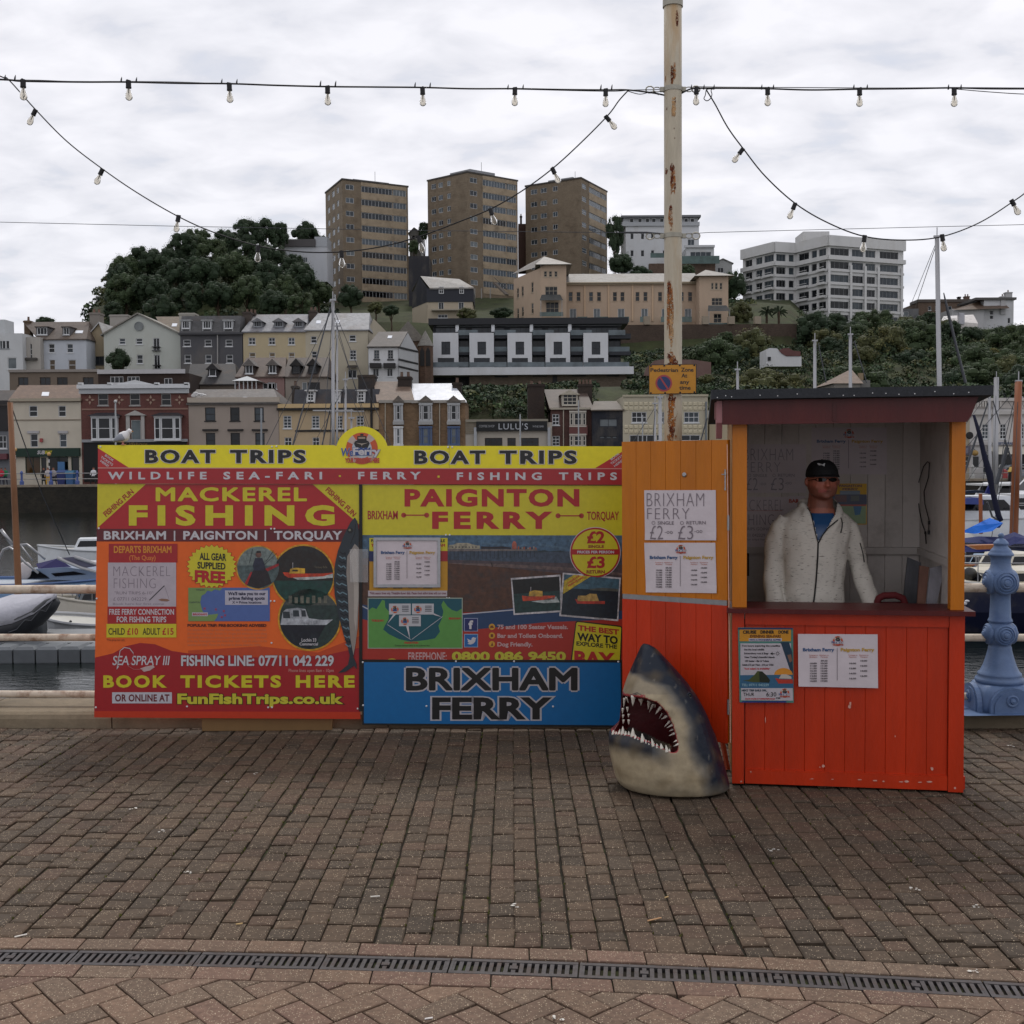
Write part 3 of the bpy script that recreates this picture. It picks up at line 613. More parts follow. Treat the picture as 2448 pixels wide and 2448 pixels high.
p.text('TORQUAY',888,1481,918,1486,RED,12,bold=.04);p.text('PAIGNTON',967,1534,1000,1539,RED,12,bold=.04);p.text('BRIXHAM',1073,1476,1101,1481,RED,12,bold=.04);p.text('Distance between towns by sea is shorter than',944,1541,1027,1545,BLK,12,bold=0)
p.rect(1109.5,1477.5,1142.5,1509.5,s(160,170,200),8);p.rect(1111,1479,1141,1508,s(34,44,104),9);p.text('f',1120,1483,1131,1504,WHITE,10,bold=.05)
p.rect(1109.5,1515.5,1142.5,1547.5,s(160,190,214),8);p.rect(1111,1517,1141,1546,s(30,104,176),9)
p.poly([(1116,1526),(1123,1530),(1127,1530),(1128,1525),(1132,1523),(1136,1525),(1139,1524),(1137,1528),(1136,1534),(1131,1539),(1124,1541),(1117,1539),(1122,1537),(1118,1534),(1119,1531)],WHITE,10)
for i,y in enumerate((1498.5,1519.5,1540)):p.disc(1176,y,7.5,s(216,160,50),8,20);p.text(('75 and 100 Seater Vessels.','Bar and Toilets Onboard.','Dog Friendly.')[i],1189,y-5,(1358,1346,1273)[i],y+5.5,s(206,170,170),8,bold=.035)
p.poly([(1171,1501),(1173,1496),(1178,1495),(1181,1501)],s(120,60,30),9);p.rect(1173,1516,1179,1523,s(120,60,30),9);p.poly([(1173,1544),(1177,1535),(1179,1544)],s(120,60,30),9)
p.text('FREEPHONE:',976,1559.5,1068,1579,s(206,170,170),8,bold=.015);p.text('0800 086 9450',1080,1558,1353,1580,s(206,196,60),8,bold=.045,outline=(s(90,40,20),.015))
p.disc(937,1586,16,s(206,180,50),7,24,ry=12)
p.poly([(1376,1487),(1380,1484),(1484,1496),(1488,1500),(1484,1590),(1363,1590)],s(40,30,16),9);p.poly([(1378,1490),(1381,1487),(1483,1499),(1485,1502),(1481,1590),(1366,1590)],YEL,10)
p.text('THE BEST',1382,1494,1480,1507,s(190,44,40),11,bold=.04,dy=11);p.text('WAY TO',1380,1512,1477,1531,BLK,11,bold=.04,dy=9.5);p.text('EXPLORE THE',1378,1533,1475,1543,BLK,11,bold=.03,dy=8.5);p.text('BAY',1373,1555,1470,1592,s(190,44,40),11,bold=.045,dy=6)
p.build('lettering',root);screws(root,pl,[(1066,1279),(1075,1279),(1068,1430),(1074,1430),(1071,1549)])
# ---- snap frame with the timetable
def timetable(p,x0,y0,x1,y1,dim=1.0):
 W,H=x1-x0,y1-y0;q=lambda u,v:(x0+u*W,y0+v*H)
 def tx(t_,u0,v0,u1,v1,c,**kw):a=q(u0,v0);b=q(u1,v1);p.text(t_,a[0],a[1],b[0],b[1],c,3,**kw)
 c=q(.5,.13);ferry_logo(p,c[0],c[1],W*.063,2)
 tx('Brixham Ferry',.06,.26,.455,.325,s(56,92,140),bold=.04);tx('Paignton Ferry',.535,.26,.96,.325,s(206,164,70),bold=.04)
 a=q(.492,.26);b=q(.492,.87);p.line([a,b],W*.005,s(70,60,66),3)
 for i,u in enumerate((.135,.27,.63,.77)):tx(('Torquay to','Brixham to','Torquay to','Paignton to')[i],u,.385,u+.115,.405,s(196,110,90),bold=.02);tx(('Brixham','Torquay','Paignton','Torquay')[i],u+.01,.42,u+.105,.44,s(196,110,90),bold=.02)
 g_=s(96,88,92);L1=('10:00','11:00','11:30','12:30','13:00','14:00','15:00','16:00');L2=('09:30','10:30','11:30','12:00','13:00','14:00','15:00','16:00','17:00')
 for i in range(8):tx(L1[i],.15,.535+i*.0475,.235,.565+i*.0475,g_,bold=.04)
 for i in range(9):tx(L2[i],.285,.487+i*.0475,.37,.517+i*.0475,g_,bold=.04)
 for i in range(4):tx(('10:30','12:30','14:30','16:30')[i],.645,.535+i*.095,.73,.565+i*.095,g_,bold=.04);tx(('10:00','12:00','14:00','16:00')[i],.785,.487+i*.095,.87,.517+i*.095,g_,bold=.04)
def notice(name,label,quad,pl,off=.002,col=None,cat='notice'):
 m=MB();pts=[pl.pt(x,y,off)for x,y in quad];c=sum(pts,Vector())/4
 root=thing(name,label,cat,tuple((pts[2]+pts[3])/2))
 n=6;vs=[];a,b,c_,d=pts
 for j in range(n+1):
  for i in range(n+1):
   u,v=i/n,j/n;q=(a*(1-u)+b*u)*(1-v)+(d*(1-u)+c_*u)*v
   e=max(abs(u-.5),abs(v-.5))*2;vs.append(q+pl.n*(.0016*math.sin(u*5+v*3)*0+(.003 if(i,j)in((0,n),(n,n))else 0)))
 m.add(vs,[(j*(n+1)+i,(j+1)*(n+1)+i,(j+1)*(n+1)+i+1,j*(n+1)+i+1)for j in range(n)for i in range(n)],col or s(196,186,190))
 m.build('sheet',MATS['board']if col else MATS['paper'],root)
 return root,Plane(pl.o+pl.n*off,pl.n)
spl=Plane(BP.o+BP.n*.022,BP.n)
fr=thing('poster_frame','silver snap frame holding a timetable at the top left of the ferry board','frame',tuple(spl.pt(973,1403)))
m=MB();m.prism([spl.pt(895,1287),spl.pt(895,1402),spl.pt(1051,1402),spl.pt(1051,1287)],spl.n*.004,s(196,186,190));m.build('sheet',MATS['paper'],fr)
for a,b in(((893.5,1285),(1053,1292)),((893.5,1397),(1053,1404)),((893.5,1292),(900,1397)),((1046,1292),(1053,1397))):
 m=MB();p0=spl.pt(a[0],a[1]);p1=spl.pt(b[0],b[1]);m.prism([spl.pt(a[0],a[1]),spl.pt(a[0],b[1]),spl.pt(b[0],b[1]),spl.pt(b[0],a[1])],spl.n*.011,(1,1,1,1));m.build('frame_rail',MATS['steel'],fr)
p=Print(Plane(spl.o+spl.n*.005,spl.n));timetable(p,902,1289,1046,1397);p.build('lettering',fr)
# ---- Brixham ferry board (lower right, blue)
root,pl=board('brixham_ferry_sign','low blue board with large black lettering reading BRIXHAM FERRY',[(866,1733),(866,1577),(1487,1578),(1489,1739)],s(20,20,22),off=.0235)
p=Print(pl);p.poly([(870,1583),(1483,1584),(1485,1734),(870,1729)],s(2,108,174),1)
p.text('BRIXHAM',970,1596,1381,1651,BLK,3,bold=.036,outline=(s(196,192,198),.05));p.text('FERRY',1033,1667,1320,1720,BLK,3,bold=.04,sp=1.02,outline=(s(196,192,198),.045))
p.build('lettering',root);screws(root,pl,[(866.5+.8,1583),(1090,1581),(1229,1581),(1478,1582),(1019.5,1688),(1322,1689),(868,1686)])
pk=MB();a=BP.pt(480,1717);b=BP.pt(792,1717);pk.box(a.x,b.x,7.40,7.425,.0,a.z-.004,s(120,92,58));tag(pk.build('wooden_plank',MATS['painted_wood']),'short bare wooden plank on edge under the mackerel board','plank')
for x,wh in((300,'behind the left end of the mackerel board'),(700,'behind the right half of the mackerel board'),(1000,'behind the left half of the blue board'),(1400,'behind the right end of the blue board')):
 pp=BP.pt(x,1600);fm=MB();b=BP.pt(x,1100)
 fm.bar((pp.x,BY+.026,.13),(pp.x,BY+.014+lean*1.75,1.75),.045,.018,s(120,92,58));tag(fm.build('support_batten',MATS['painted_wood']),'wooden support batten standing '+wh,'batten','battens behind the sign boards')
 # ============================================================ TICKET KIOSK
K0=G(1750,1877);K1=G(2303,1897);KW=(K1-K0).length;ku=(K1-K0).normalized();kv=Vector((-ku.y,ku.x,0))
KM=Matrix(((ku.x,kv.x,0,K0.x),(ku.y,kv.y,0,K0.y),(0,0,1,0),(0,0,0,1)))
KD=1.08;KP=Plane(K0,-kv);KB=Plane(K0+kv*(KD-.03),-kv)
def kz(x,y,off=0):return KP.pt(x,y,off).z
def kuv(x,y,off=0):return(KP.pt(x,y,off)-K0).dot(ku)
REDP=s(206,54,8);ORP=s(208,120,2);DKR=s(84,12,12);INW=s(196,188,182)
def wood_extra(n,l,pos,base,b):
 no=n.new('ShaderNodeTexNoise');no.inputs['Scale'].default_value=11;no.inputs['Detail'].default_value=8;no.inputs['Roughness'].default_value=.75;l.new(pos,no.inputs[0])
 mr=n.new('ShaderNodeMapRange');mr.inputs[1].default_value=.735;mr.inputs[2].default_value=.75;l.new(no.outputs[0],mr.inputs[0])
 mi=n.new('ShaderNodeMix');mi.data_type='RGBA';l.new(mr.outputs[0],mi.inputs[0]);l.new(base,mi.inputs[6]);mi.inputs[7].default_value=s(150,120,110);return mi.outputs[2]
mat('kiosk_paint',None,.42,.12,5,val=.74,bump=.3,bscale=50,stretch=(2,2,.3),stain=s(110,40,20),stain_amt=.12,stain_scale=4,extra=wood_extra)
mat('inside_paint',None,.6,.08,5,bump=.2,bscale=50,stain=s(110,100,92),stain_amt=.4,stain_scale=5)
mat('roof_felt',s(48,50,54),.9,.25,90,bump=.8,bscale=300)
ki=thing('ticket_kiosk','orange and red wooden ticket kiosk with a dark felt roof and open hatch','kiosk',tuple((K0+K1)/2))
ZC=kz(2000,1460,.05);ZF=kz(1990,1010,0);ZR0=kz(2000,950,.12);ZR1=kz(2000,927,.12)
def kb(name,u0,u1,v0,v1,z0,z1,col,mt='kiosk_paint',parent=None,**t):
 m=MB();m.M=KM;m.box(u0,u1,v0,v1,z0,z1,col);return m.build(name,MATS[mt],parent or ki,**t)
PO=.075
kb('corner_post',0,PO*.82,0,.06,0.01,ZC-.02,REDP);kb('corner_post',KW-PO,KW,0,.06,0.005,ZC-.02,REDP)
nb=10;u0,u1=PO*.82+.006,KW-PO-.003;bw=(u1-u0)/nb
for i in range(nb):
 m=MB();m.M=KM;a,b=u0+i*bw,u0+(i+1)*bw;c=k(REDP,rnd.uniform(.92,1.04))
 m.add([(a+.0018,.016,.02),(b-.0018,.016,.02),(b-.0018,.016,ZC-.06),(a+.0018,.016,ZC-.06),(a,.0195,.02),(b,.0195,.02),(b,.0195,ZC-.06),(a,.0195,ZC-.06)],[(0,1,2,3),(4,0,3,7),(1,5,6,2),(4,5,1,0)],c);m.build('board',MATS['kiosk_paint'],ki)
kb('backing',PO*.8,KW-PO+.002,.0215,.034,.02,ZC-.06,k(REDP,.5));kb('bottom_rail',u0,u1,0.0015,.0155,.012,.085,REDP);kb('top_rail',u0,u1,.002,.0155,ZC-.085,ZC-.022,REDP)
kb('skirting_block',KW-.02,KW+.022,.065,.4,0.004,.07,REDP)
kb('counter',-.028,KW+.04,-.05,.28,ZC-.02,ZC+.004,DKR)
kb('corner_post',0,PO,.002,.07,ZC+.005,ZF+.03,ORP);kb('corner_post',KW-PO+.004,KW-.004,.002,.07,ZC+.005,ZF+.03,ORP)
kb('side_wall',0.003,.022,.07,KD,.01,ZF+.1,s(200,150,90));kb('side_wall',KW-.03,KW-.002,.0705,KD,.01,ZF+.12,INW,'inside_paint')
nb=11;bw=(KW-.0545)/nb
ZS=KB.pt(2000,1316).z
for i in range(nb):
 a,b=.024+i*bw,.024+(i+1)*bw
 for z0,z1 in((.03,ZS-.02),(ZS+.022,ZF+.16)):
  m=MB();m.M=KM;v=KD-.028;m.add([(a+.002,v-.004,z0),(b-.002,v-.004,z0),(b-.002,v-.004,z1),(a+.002,v-.004,z1),(a,v+.002,z0),(b,v+.002,z0),(b,v+.002,z1),(a,v+.002,z1)],[(0,1,2,3),(4,0,3,7),(1,5,6,2)],k(INW,rnd.uniform(.92,1.05)));m.build('wall_board',MATS['inside_paint'],ki)
kb('back_wall',.0225,KW-.0305,KD-.025,KD-.001,.01,ZF+.16,s(60,56,54));kb('wall_rail',.024,KW-.031,KD-.06,KD-.033,ZS-.019,ZS+.021,k(INW,.85),'inside_paint')
kb('wall_rail',KW-.052,KW-.0305,.08,KD-.062,ZS-.019,ZS+.021,k(INW,.85),'inside_paint')
kb('floor_deck',.023,KW-.031,.03,KD-.03,.02,.05,s(90,80,70),'inside_paint')
OV=.12;fl=kuv(1700,945,OV);fr_=kuv(2375,935,OV)
m=MB();m.M=KM
def slope(v):return-.07*(v+OV)
vs=[(fl,-OV,ZR0),(fr_,-OV,ZR0),(fr_,-OV,ZR1),(fl,-OV,ZR1),(fl,KD+.1,ZR0-.085),(fr_,KD+.1,ZR0-.085),(fr_,KD+.1,ZR1-.085),(fl,KD+.1,ZR1-.085)]
m.add(vs,[(0,1,2,3),(1,5,6,2),(5,4,7,6),(4,0,3,7),(3,2,6,7),(4,5,1,0)]);rf=m.build('roof',MATS['roof_felt'],ki)
for x in(1715,1735,1749,1817,1859,1906,1982,2016,2042,2086,2118,2149,2187,2235,2280,2316):
 y=948-(x-1715)*.017;c=KP.pt(x,y+rnd.uniform(-3,3),OV+.001);mm=MB();mm.lathe([(0,0),(.0032,0),(.002,.0015),(0,.0015)],8,c,(1,1,1,1),M=(-kv).to_track_quat('Z','Y').to_matrix());mm.build('felt_nail',MATS['screw'],rf)
fa0=kuv(1728,970,.06);fa1=kuv(2340,950,.06);fb1=kuv(2322,1000,.06)
m=MB();m.M=KM;zt,zb=ZR0+.002,kz(1990,1012,.06)
m.prism([(fa0,-.06,zb),(fb1-.02,-.06,zb),(fb1,-.06,zb+.03),(fa1,-.06,zt-.003),(fa0,-.06,zt-.003)],(0,.022,0),DKR);m.build('fascia',MATS['kiosk_paint'],ki)
m=MB();m.M=KM;m.box((fa0+fa1)/2-.08,(fa0+fa1)/2-.06,-.064,-.0602,zb+.01,zt-.02,k(DKR,.8));m.build('fascia_joint',MATS['kiosk_paint'],ki)
m=MB();m.M=KM;m.prism([(fa0-.002,-.05,zt-.006),(fa0-.002,-.05,zb+.01),(fa0-.002,.02,zb-.07),(fa0-.002,.12,zb-.07),(fa0-.002,.3,zt-.03)][::-1],(-.03,0,0),s(176,120,122));m.build('barge_board',MATS['kiosk_paint'],ki)
m=MB();m.M=KM;m.box(fl+.02,fa0-.024,.0,.06,zb+.03,zt-.01,s(160,112,110));m.build('rafter_end',MATS['kiosk_paint'],ki)
m=MB();m.M=KM;m.box(fa0,fa1-.03,-.037,.0,zt-.028,zt-.008,k(DKR,.9));m.box(0,KW,.071,KD,zt-.075,zt-.055,s(120,90,70));m.build('soffit',MATS['kiosk_paint'],ki)
cm=MB();r0=random.Random(3)
for px,py,w_,h_ in((2033,1683,5,14),(2031,1690,7,10),(1968,1832,8,7),(1960,1834,3,3),(2229,1838,6,12),(2226,1836,3,5),(2055,1864,12,3),(2092,1866,14,4),(2112,1868,6,4),(2155,1869,12,3),(2168,1868,12,5),(2200,1870,10,3),(2222,1869,16,4),(1941,1862,12,2),(1990,1863,8,2),(1985,1600,2,3),(2140,1760,2,5),(1830,1720,2,16),(1795,1845,3,6),(2283,1884,5,6),(1772,1868,5,5)):
 pts=[KP.pt(px+math.cos(i*.7)*w_/2*r0.uniform(.6,1.2),py+math.sin(i*.7)*h_/2*r0.uniform(.6,1.2),.0006)for i in range(9)];cm.add(pts,[tuple(range(9))[::-1]],s(196,150,136))
mat('bare_primer',None,.8,.1,60);tag(cm.build('paint_chips',MATS['bare_primer'],ki),kind='stuff')
# ---- open door, folded out to the left
D1=KP.pt(1744,1400);D0=P(1487,1400,6.42)
D0=Vector((D0.x,D0.y,0));D1=Vector((D1.x,D1.y,0))-ku*.012;du=(D1-D0).normalized();dn=Vector((du.y,-du.x,0));DP=Plane(D0,dn)
DWd=(D1-D0).length;DM=Matrix(((du.x,-dn.x,0,D0.x),(du.y,-dn.y,0,D0.y),(0,0,1,0),(0,0,0,1)))
zt_=DP.pt(1600,1054).z;zb_=DP.pt(1735,1777).z;zm1=DP.pt(1600,1426.5).z;zm0=DP.pt(1600,1439).z
door=MB();door.M=DM;door.box(0,DWd,.014,.034,zb_,zt_,k(ORP,.7));door=door.build('door',MATS['kiosk_paint'],ki)
nb=7;bw=DWd/nb
for i in range(nb):
 for z0,z1,c0 in((zb_,zm0,REDP),(zm1,zt_,ORP)):
  m=MB();m.M=DM;a,b=i*bw,(i+1)*bw;m.add([(a+.0012,0,z0),(b-.0012,0,z0),(b-.0012,0,z1),(a+.0012,0,z1),(a,.004,z0),(b,.004,z0),(b,.004,z1),(a,.004,z1),(a,.014,z0),(b,.014,z0),(b,.014,z1),(a,.014,z1)],[(0,1,2,3),(4,0,3,7),(1,5,6,2),(3,2,6,7),(4,5,1,0),(7,6,10,11),(8,9,5,4),(8,4,7,11),(5,9,10,6)],k(c0,rnd.uniform(.95,1.03)));m.build('door_board',MATS['kiosk_paint'],door)
m=MB();m.M=DM;m.box(.002,DWd-.003,.003,.0135,zm0+.0005,zm1-.0005,s(128,118,110));m.build('door_strip',MATS['steel'],door)
c=DP.pt(1636,1135,.003);m=MB();m.lathe([(0,0),(.0125,0),(.0125,.003),(.008,.006),(0,.006)],20,c,(1,1,1,1),M=dn.to_track_quat('Z','Y').to_matrix());m.build('door_lock',MATS['steel'],door)
m=MB();a=DP.pt(1733.5,1122,.012);b=DP.pt(1733.5,1170,.012);m.tube([a,b],.0035,8,(1,1,1,1));m.tube([DP.pt(1733.5,1135,.014),DP.pt(1725,1134,.02)],.003,6);m.tube([DP.pt(1733.5,1135,.014),DP.pt(1733.5,1129,.014)],.006,8);m.tube([DP.pt(1733.5,1166,.013),DP.pt(1733.5,1172,.013)],.005,8);m.build('door_bolt',MATS['steel'],door)
m=MB();m.tube([DP.pt(1738.5,1062,.004),DP.pt(1746,1775,.004)],.0022,6,s(214,170,150));m.build('door_edging',MATS['board'],door)
for y in(1250,1690):
 m=MB();c=DP.pt(1741,y,.006);m.tube([c-Vector((0,0,.04)),c+Vector((0,0,.04))],.006,8);m.build('hinge',MATS['steel'],door)
pp=MB();a=G(1757,1870)+kv*.25-ku*.03;pp.bar(a,a+Vector((-.05,.1,.33)),.02,.02,s(230,110,80));tag(pp.build('door_prop',MATS['kiosk_paint']),'thin red wooden prop slanting behind the open kiosk door','prop')
# ---- notices
HW=s(134,122,130)
def hand(p,x0,y0,sx,sy,w=1.0):
 """hand lettered fare notice: origin and scale against the sheet on the door"""
 X=lambda v:x0+(v-1540)*sx;Y=lambda v:y0+(v-1171.6)*sy
 def tx(t_,a,b,c,d,**kw):p.text(t_,X(a),Y(b),X(c),Y(d),HW,2,**kw)
 tx('BRIXHAM',1546,1179,1683,1210,bold=-.02,sp=1.1);tx('FERRY',1547,1215,1648,1241,bold=-.02,sp=1.15);tx('SINGLE',1572,1246,1611,1254,bold=.01);tx('RETURN',1641,1245.5,1687,1253.5,bold=.01)
 tx('£2',1554,1257,1585,1289,bold=-.01);tx('-oo',1589,1266,1608,1276,bold=.0);tx('£3',1621,1257,1657,1289,bold=-.01);tx('-oo',1660,1264,1679,1274,bold=0)
 for a in(1562,1630):
  for i in range(8):t0,t1=R(i*45),R(i*45+45);p.line([(X(a+4*math.cos(t0)),Y(1250+4*math.sin(t0))),(X(a+4*math.cos(t1)),Y(1250+4*math.sin(t1)))],1.1*w,HW,2)
r_,npl=notice('handwritten_notice','handwritten Brixham ferry fare notice pinned on the orange open door',[(1540,1172),(1711,1171.6),(1712.7,1292),(1542,1291)],DP,.004)
p=Print(npl,.0005);hand(p,1540,1171.6,1,1);p.build('lettering',r_)
r_,npl=notice('timetable_notice','printed ferry timetable on the open door just below the handwritten fares',[(1540,1297.5),(1710,1297.5),(1713.6,1418),(1544.5,1416)],DP,.004)
p=Print(npl,.0005);timetable(p,1543,1297.5,1712,1417);p.build('lettering',r_)
r_,npl=notice('timetable_notice','printed ferry timetable on the red kiosk front below the counter',[(1907.6,1515.5),(2098,1516.5),(2099,1645),(1909,1641)],KP,.003)
p=Print(npl,.0005);timetable(p,1908,1516,2098,1643);p.build('lettering',r_)
r_,npl=notice('cruise_poster','colourful evening cruise poster on the left of the red kiosk front',[(1764,1500),(1896,1501),(1897.5,1680),(1768,1678)],KP,.006,s(70,120,110))
p=Print(npl,.0005);T_=p.text
p.rect(1765,1501,1895,1505,s(30,60,110),1);p.rect(1768,1505,1891,1533,s(216,150,40),1);p.rect(1769,1676,1880,1679.5,s(34,60,130),1)
for t_,a,b in(('CRUISE',1776,1808),('DINNER',1818,1851),('DONE',1861,1885)):T_(t_,a,1507,b,1515,BLK,3,bold=.05)
T_('EVENING SEA-FARI',1793,1517.5,1866,1524.5,s(120,70,20),3,bold=.05);p.rect(1790,1526,1869,1533,s(206,200,206),2);T_('WITH A WONDERFUL SUPPER',1791,1527.5,1867,1532,s(60,60,120),3,bold=.04)
p.poly([(1770,1538),(1891,1538),(1892,1620),(1770,1616)],s(200,192,198),1);p.poly([(1866,1535),(1886,1535),(1894,1560),(1896,1618),(1890,1606)],s(34,60,80),2);p.poly([(1882,1566),(1891,1564),(1894,1580),(1888,1584)],s(130,96,80),3)
for i,(t_,x,w_)in enumerate((('Two hours exploring the coastline',1773,92),('See the local wildlife',1779,48),('Extraordinary rock & Shags',1779,58),("Near Torbay's beautiful islands",1780,72),('100 Seater - Bar & Toilets',1781,57),('Adults £15 per Head - £10 per Child',1774,75),('*food subject to availability*',1778,64))):T_(t_,x,1541.5+i*9.1,x+w_,1546+i*9.1,RED if i==6 else s(44,38,44),3,bold=.035)
p.poly([(1841,1562.5),(1847,1559),(1847,1562),(1852,1562),(1852,1564),(1847,1564),(1847,1566)],BLK,4)
for a in range(0,360,45):p.line([(1859+2*math.cos(R(a)),1562+2*math.sin(R(a))),(1859+5.5*math.cos(R(a)),1562+5.5*math.sin(R(a)))],.8,BLK,4)
p.poly([(1770,1614),(1895,1613),(1897,1645),(1769,1645)],s(56,104,138),2);p.poly([(1776,1627),(1790,1625),(1803,1614),(1811,1604),(1822,1605),(1832,1614),(1841,1626),(1839,1632),(1800,1631)],s(76,84,40),3);p.poly([(1815,1606),(1822,1605),(1832,1614),(1841,1626),(1839,1632),(1816,1631)],s(36,44,30),4)
p.disc(1873,1613,22,s(226,150,50),3,30,ry=16,a0=0,a1=180);p.poly([(1853,1621),(1868,1624),(1895,1624),(1896,1634),(1861,1634)],s(190,60,46),4);p.poly([(1868,1612),(1880,1612),(1892,1618),(1892,1623),(1862,1622)],s(200,190,180),5)
T_('TEL: 07711 042229',1773,1634.5,1838,1640.5,s(150,186,200),5,bold=.03);p.poly([(1771,1645),(1895,1645),(1896,1675),(1772,1674)],s(202,194,200),3)
T_('NEXT TRIP SAILS ON..',1773,1648,1834,1653,s(40,60,70),5,bold=.05);T_('THUR',1777,1656,1803,1664,BLK,5,bold=.01);T_('6:30',1832,1655,1856,1665,BLK,5,bold=.01);T_('PM',1855,1667,1865,1671,BLK,5,bold=.02)
T_('BOOK ONLINE AT FUNFISHTRIPS.CO.UK',1782,1669,1853,1672.5,RED,5,bold=.05);ferry_logo(p,1876,1657,11,5)
p.build('lettering',r_)
def q4(x0,y0,x1,y1):return[(x0,y0),(x1,y0),(x1,y1),(x0,y1)]
r_,npl=notice('handwritten_notice','handwritten Brixham ferry fare notice inside the kiosk at upper left',q4(1770,1062,1927,1178),KB,.007)
p=Print(npl,.0005);hand(p,1773,1066,.86,.9,.9);p.build('lettering',r_)
r_,npl=notice('handwritten_notice','handwritten mackerel fishing notice inside the kiosk below the fare notice',q4(1752,1188,1890,1309),KB,.0075)
p=Print(npl,.0005);p.text('MACKEREL',1757,1195,1873,1220,HW,2,bold=-.02,sp=1.1);p.text('FISHING',1757,1230,1850,1255,HW,2,bold=-.02,sp=1.1);p.text('6-10 TRIPS GOING',1758,1261,1842,1268,HW,2,bold=0);p.text('07711 042229',1770,1276,1829,1283,HW,2,bold=0);p.text('Book for trips here',1762,1287,1835,1292,HW,2,bold=0)
p.line([(1760,1221),(1870,1221)],1,s(190,90,60),2);p.build('lettering',r_)
r_,npl=notice('bar_notice','small white notice with orange lettering behind the man, left of his neck',q4(1884,1186,1925,1230),KB,.0115)
p=Print(npl,.0005);p.text('BAR',1886,1193,1911,1202,s(196,70,30),2,bold=.04);p.build('lettering',r_)
r_,npl=notice('timetable_notice','large printed ferry timetable high on the back wall above the cap',q4(1940,1022,2120,1134),KB,.007)
p=Print(npl,.0005);timetable(p,1942,1022,2118,1134);p.build('lettering',r_)
r_,npl=notice('ferry_leaflet','yellow and blue Paignton ferry leaflet on the back wall, right of the man',q4(1988,1156,2072,1254),KB,.009,s(206,160,30))
p=Print(npl,.0005);p.text('PAIGNTON',2006,1158.5,2060,1164.5,MAR,3,bold=.045);p.text('FERRY',2014,1167,2052,1172,MAR,3,bold=.045);p.rect(2008,1173,2056,1182,s(120,140,160),2);p.rect(1990,1182,2072,1206,s(40,50,90),2);p.rect(1996,1184,2024,1200,s(110,50,50),3);p.rect(2034,1185,2054,1198,s(90,96,90),3);p.rect(1990,1206,2070,1210,s(190,70,40),3);p.rect(1990,1210,2070,1252,s(150,180,130),2);p.poly([(2040,1210),(2060,1210),(2056,1230),(2044,1232)],s(30,120,170),3)
p.build('lettering',r_)
SP=Plane(K1-ku*.031,-ku)
def wl(x,y):return SP.pt(x,y,.008)
m=MB();loop=[(2237,1220),(2226,1140),(2222,1107),(2217,1104),(2208,1115),(2197,1150),(2194,1175),(2197,1215),(2204,1250),(2212,1272)]
mat('black_cord',s(26,22,22),.5,0)
m.tube([wl(2212,1272),wl(2204,1250),wl(2197,1215),wl(2194,1175),wl(2197,1150),wl(2208,1115),wl(2217,1104),wl(2222,1107),wl(2220,1140),wl(2209,1175),wl(2211,1205),wl(2221,1245),wl(2220,1268)],.003,6)
m.tube([wl(2221,1245),wl(2221,1254)],.007,8);m.tube([wl(2220,1268),wl(2220,1278)],.007,8);m.tube([wl(2212,1272),wl(2214,1300)],.004,6);m.tube([wl(2212,1270),wl(2212,1277)],.006,6)
tag(m.build('lanyard',MATS['black_cord']),'thin black lanyard looped on a pin on the inside of the right kiosk wall','lanyard')
mat('grey_board',None,.7,.3,14,stretch=(1,1,.4))
def lean_board(label,pts,v,th,col,name='leaning_board'):
 m=MB();pl_=Plane(K0+kv*v,-kv);m.prism([pl_.pt(x,y)for x,y in pts],kv*th,col);tag(m.build(name,MATS['grey_board']),label,'board')
lean_board('dark grey board leaning at the right end of the kiosk counter',[(2170,1332),(2158,1452),(2196,1452),(2202,1345)],.62,.02,s(74,74,78))
lean_board('brown scuffed board leaning in front of the dark grey board',[(2199,1352),(2192,1452),(2212,1452),(2221,1356)],.56,.02,s(128,92,78))
lean_board('curved pale grey board against the right wall of the kiosk',[(2224,1358),(2214,1452),(2238,1452),(2252,1385),(2251,1352)],.42,.015,s(130,128,134))
m=MB();pl_=Plane(K0+kv*.5,-kv);rr=[pl_.pt(x,y)for x,y in((2096,1462),(2097,1440),(2101,1430),(2112,1424),(2140,1423),(2158,1430),(2164,1445),(2166,1462))]
m.tube(rr,[.02]*8,10,s(92,26,30));m.prism([pl_.pt(x,y)for x,y in((2098,1440),(2098,1462),(2165,1462),(2163,1440))],kv*.03,s(70,22,28));mat('maroon_fabric',None,.8,.15,20)
tag(m.build('chair_back',MATS['maroon_fabric'],smooth=True),'dark red padded chair back showing just above the kiosk counter','chair')
m=MB();pl_=Plane(K0+kv*.9,-kv);a=pl_.pt(1774,1324);b=pl_.pt(1791,1377);m.prism([pl_.pt(1774,1324),pl_.pt(1774,1377),pl_.pt(1791,1377),pl_.pt(1791,1324)],kv*.05,s(50,36,30));tag(m.build('wall_box',MATS['grey_board']),'small dark brown box on the wall at the left inside the kiosk','box')
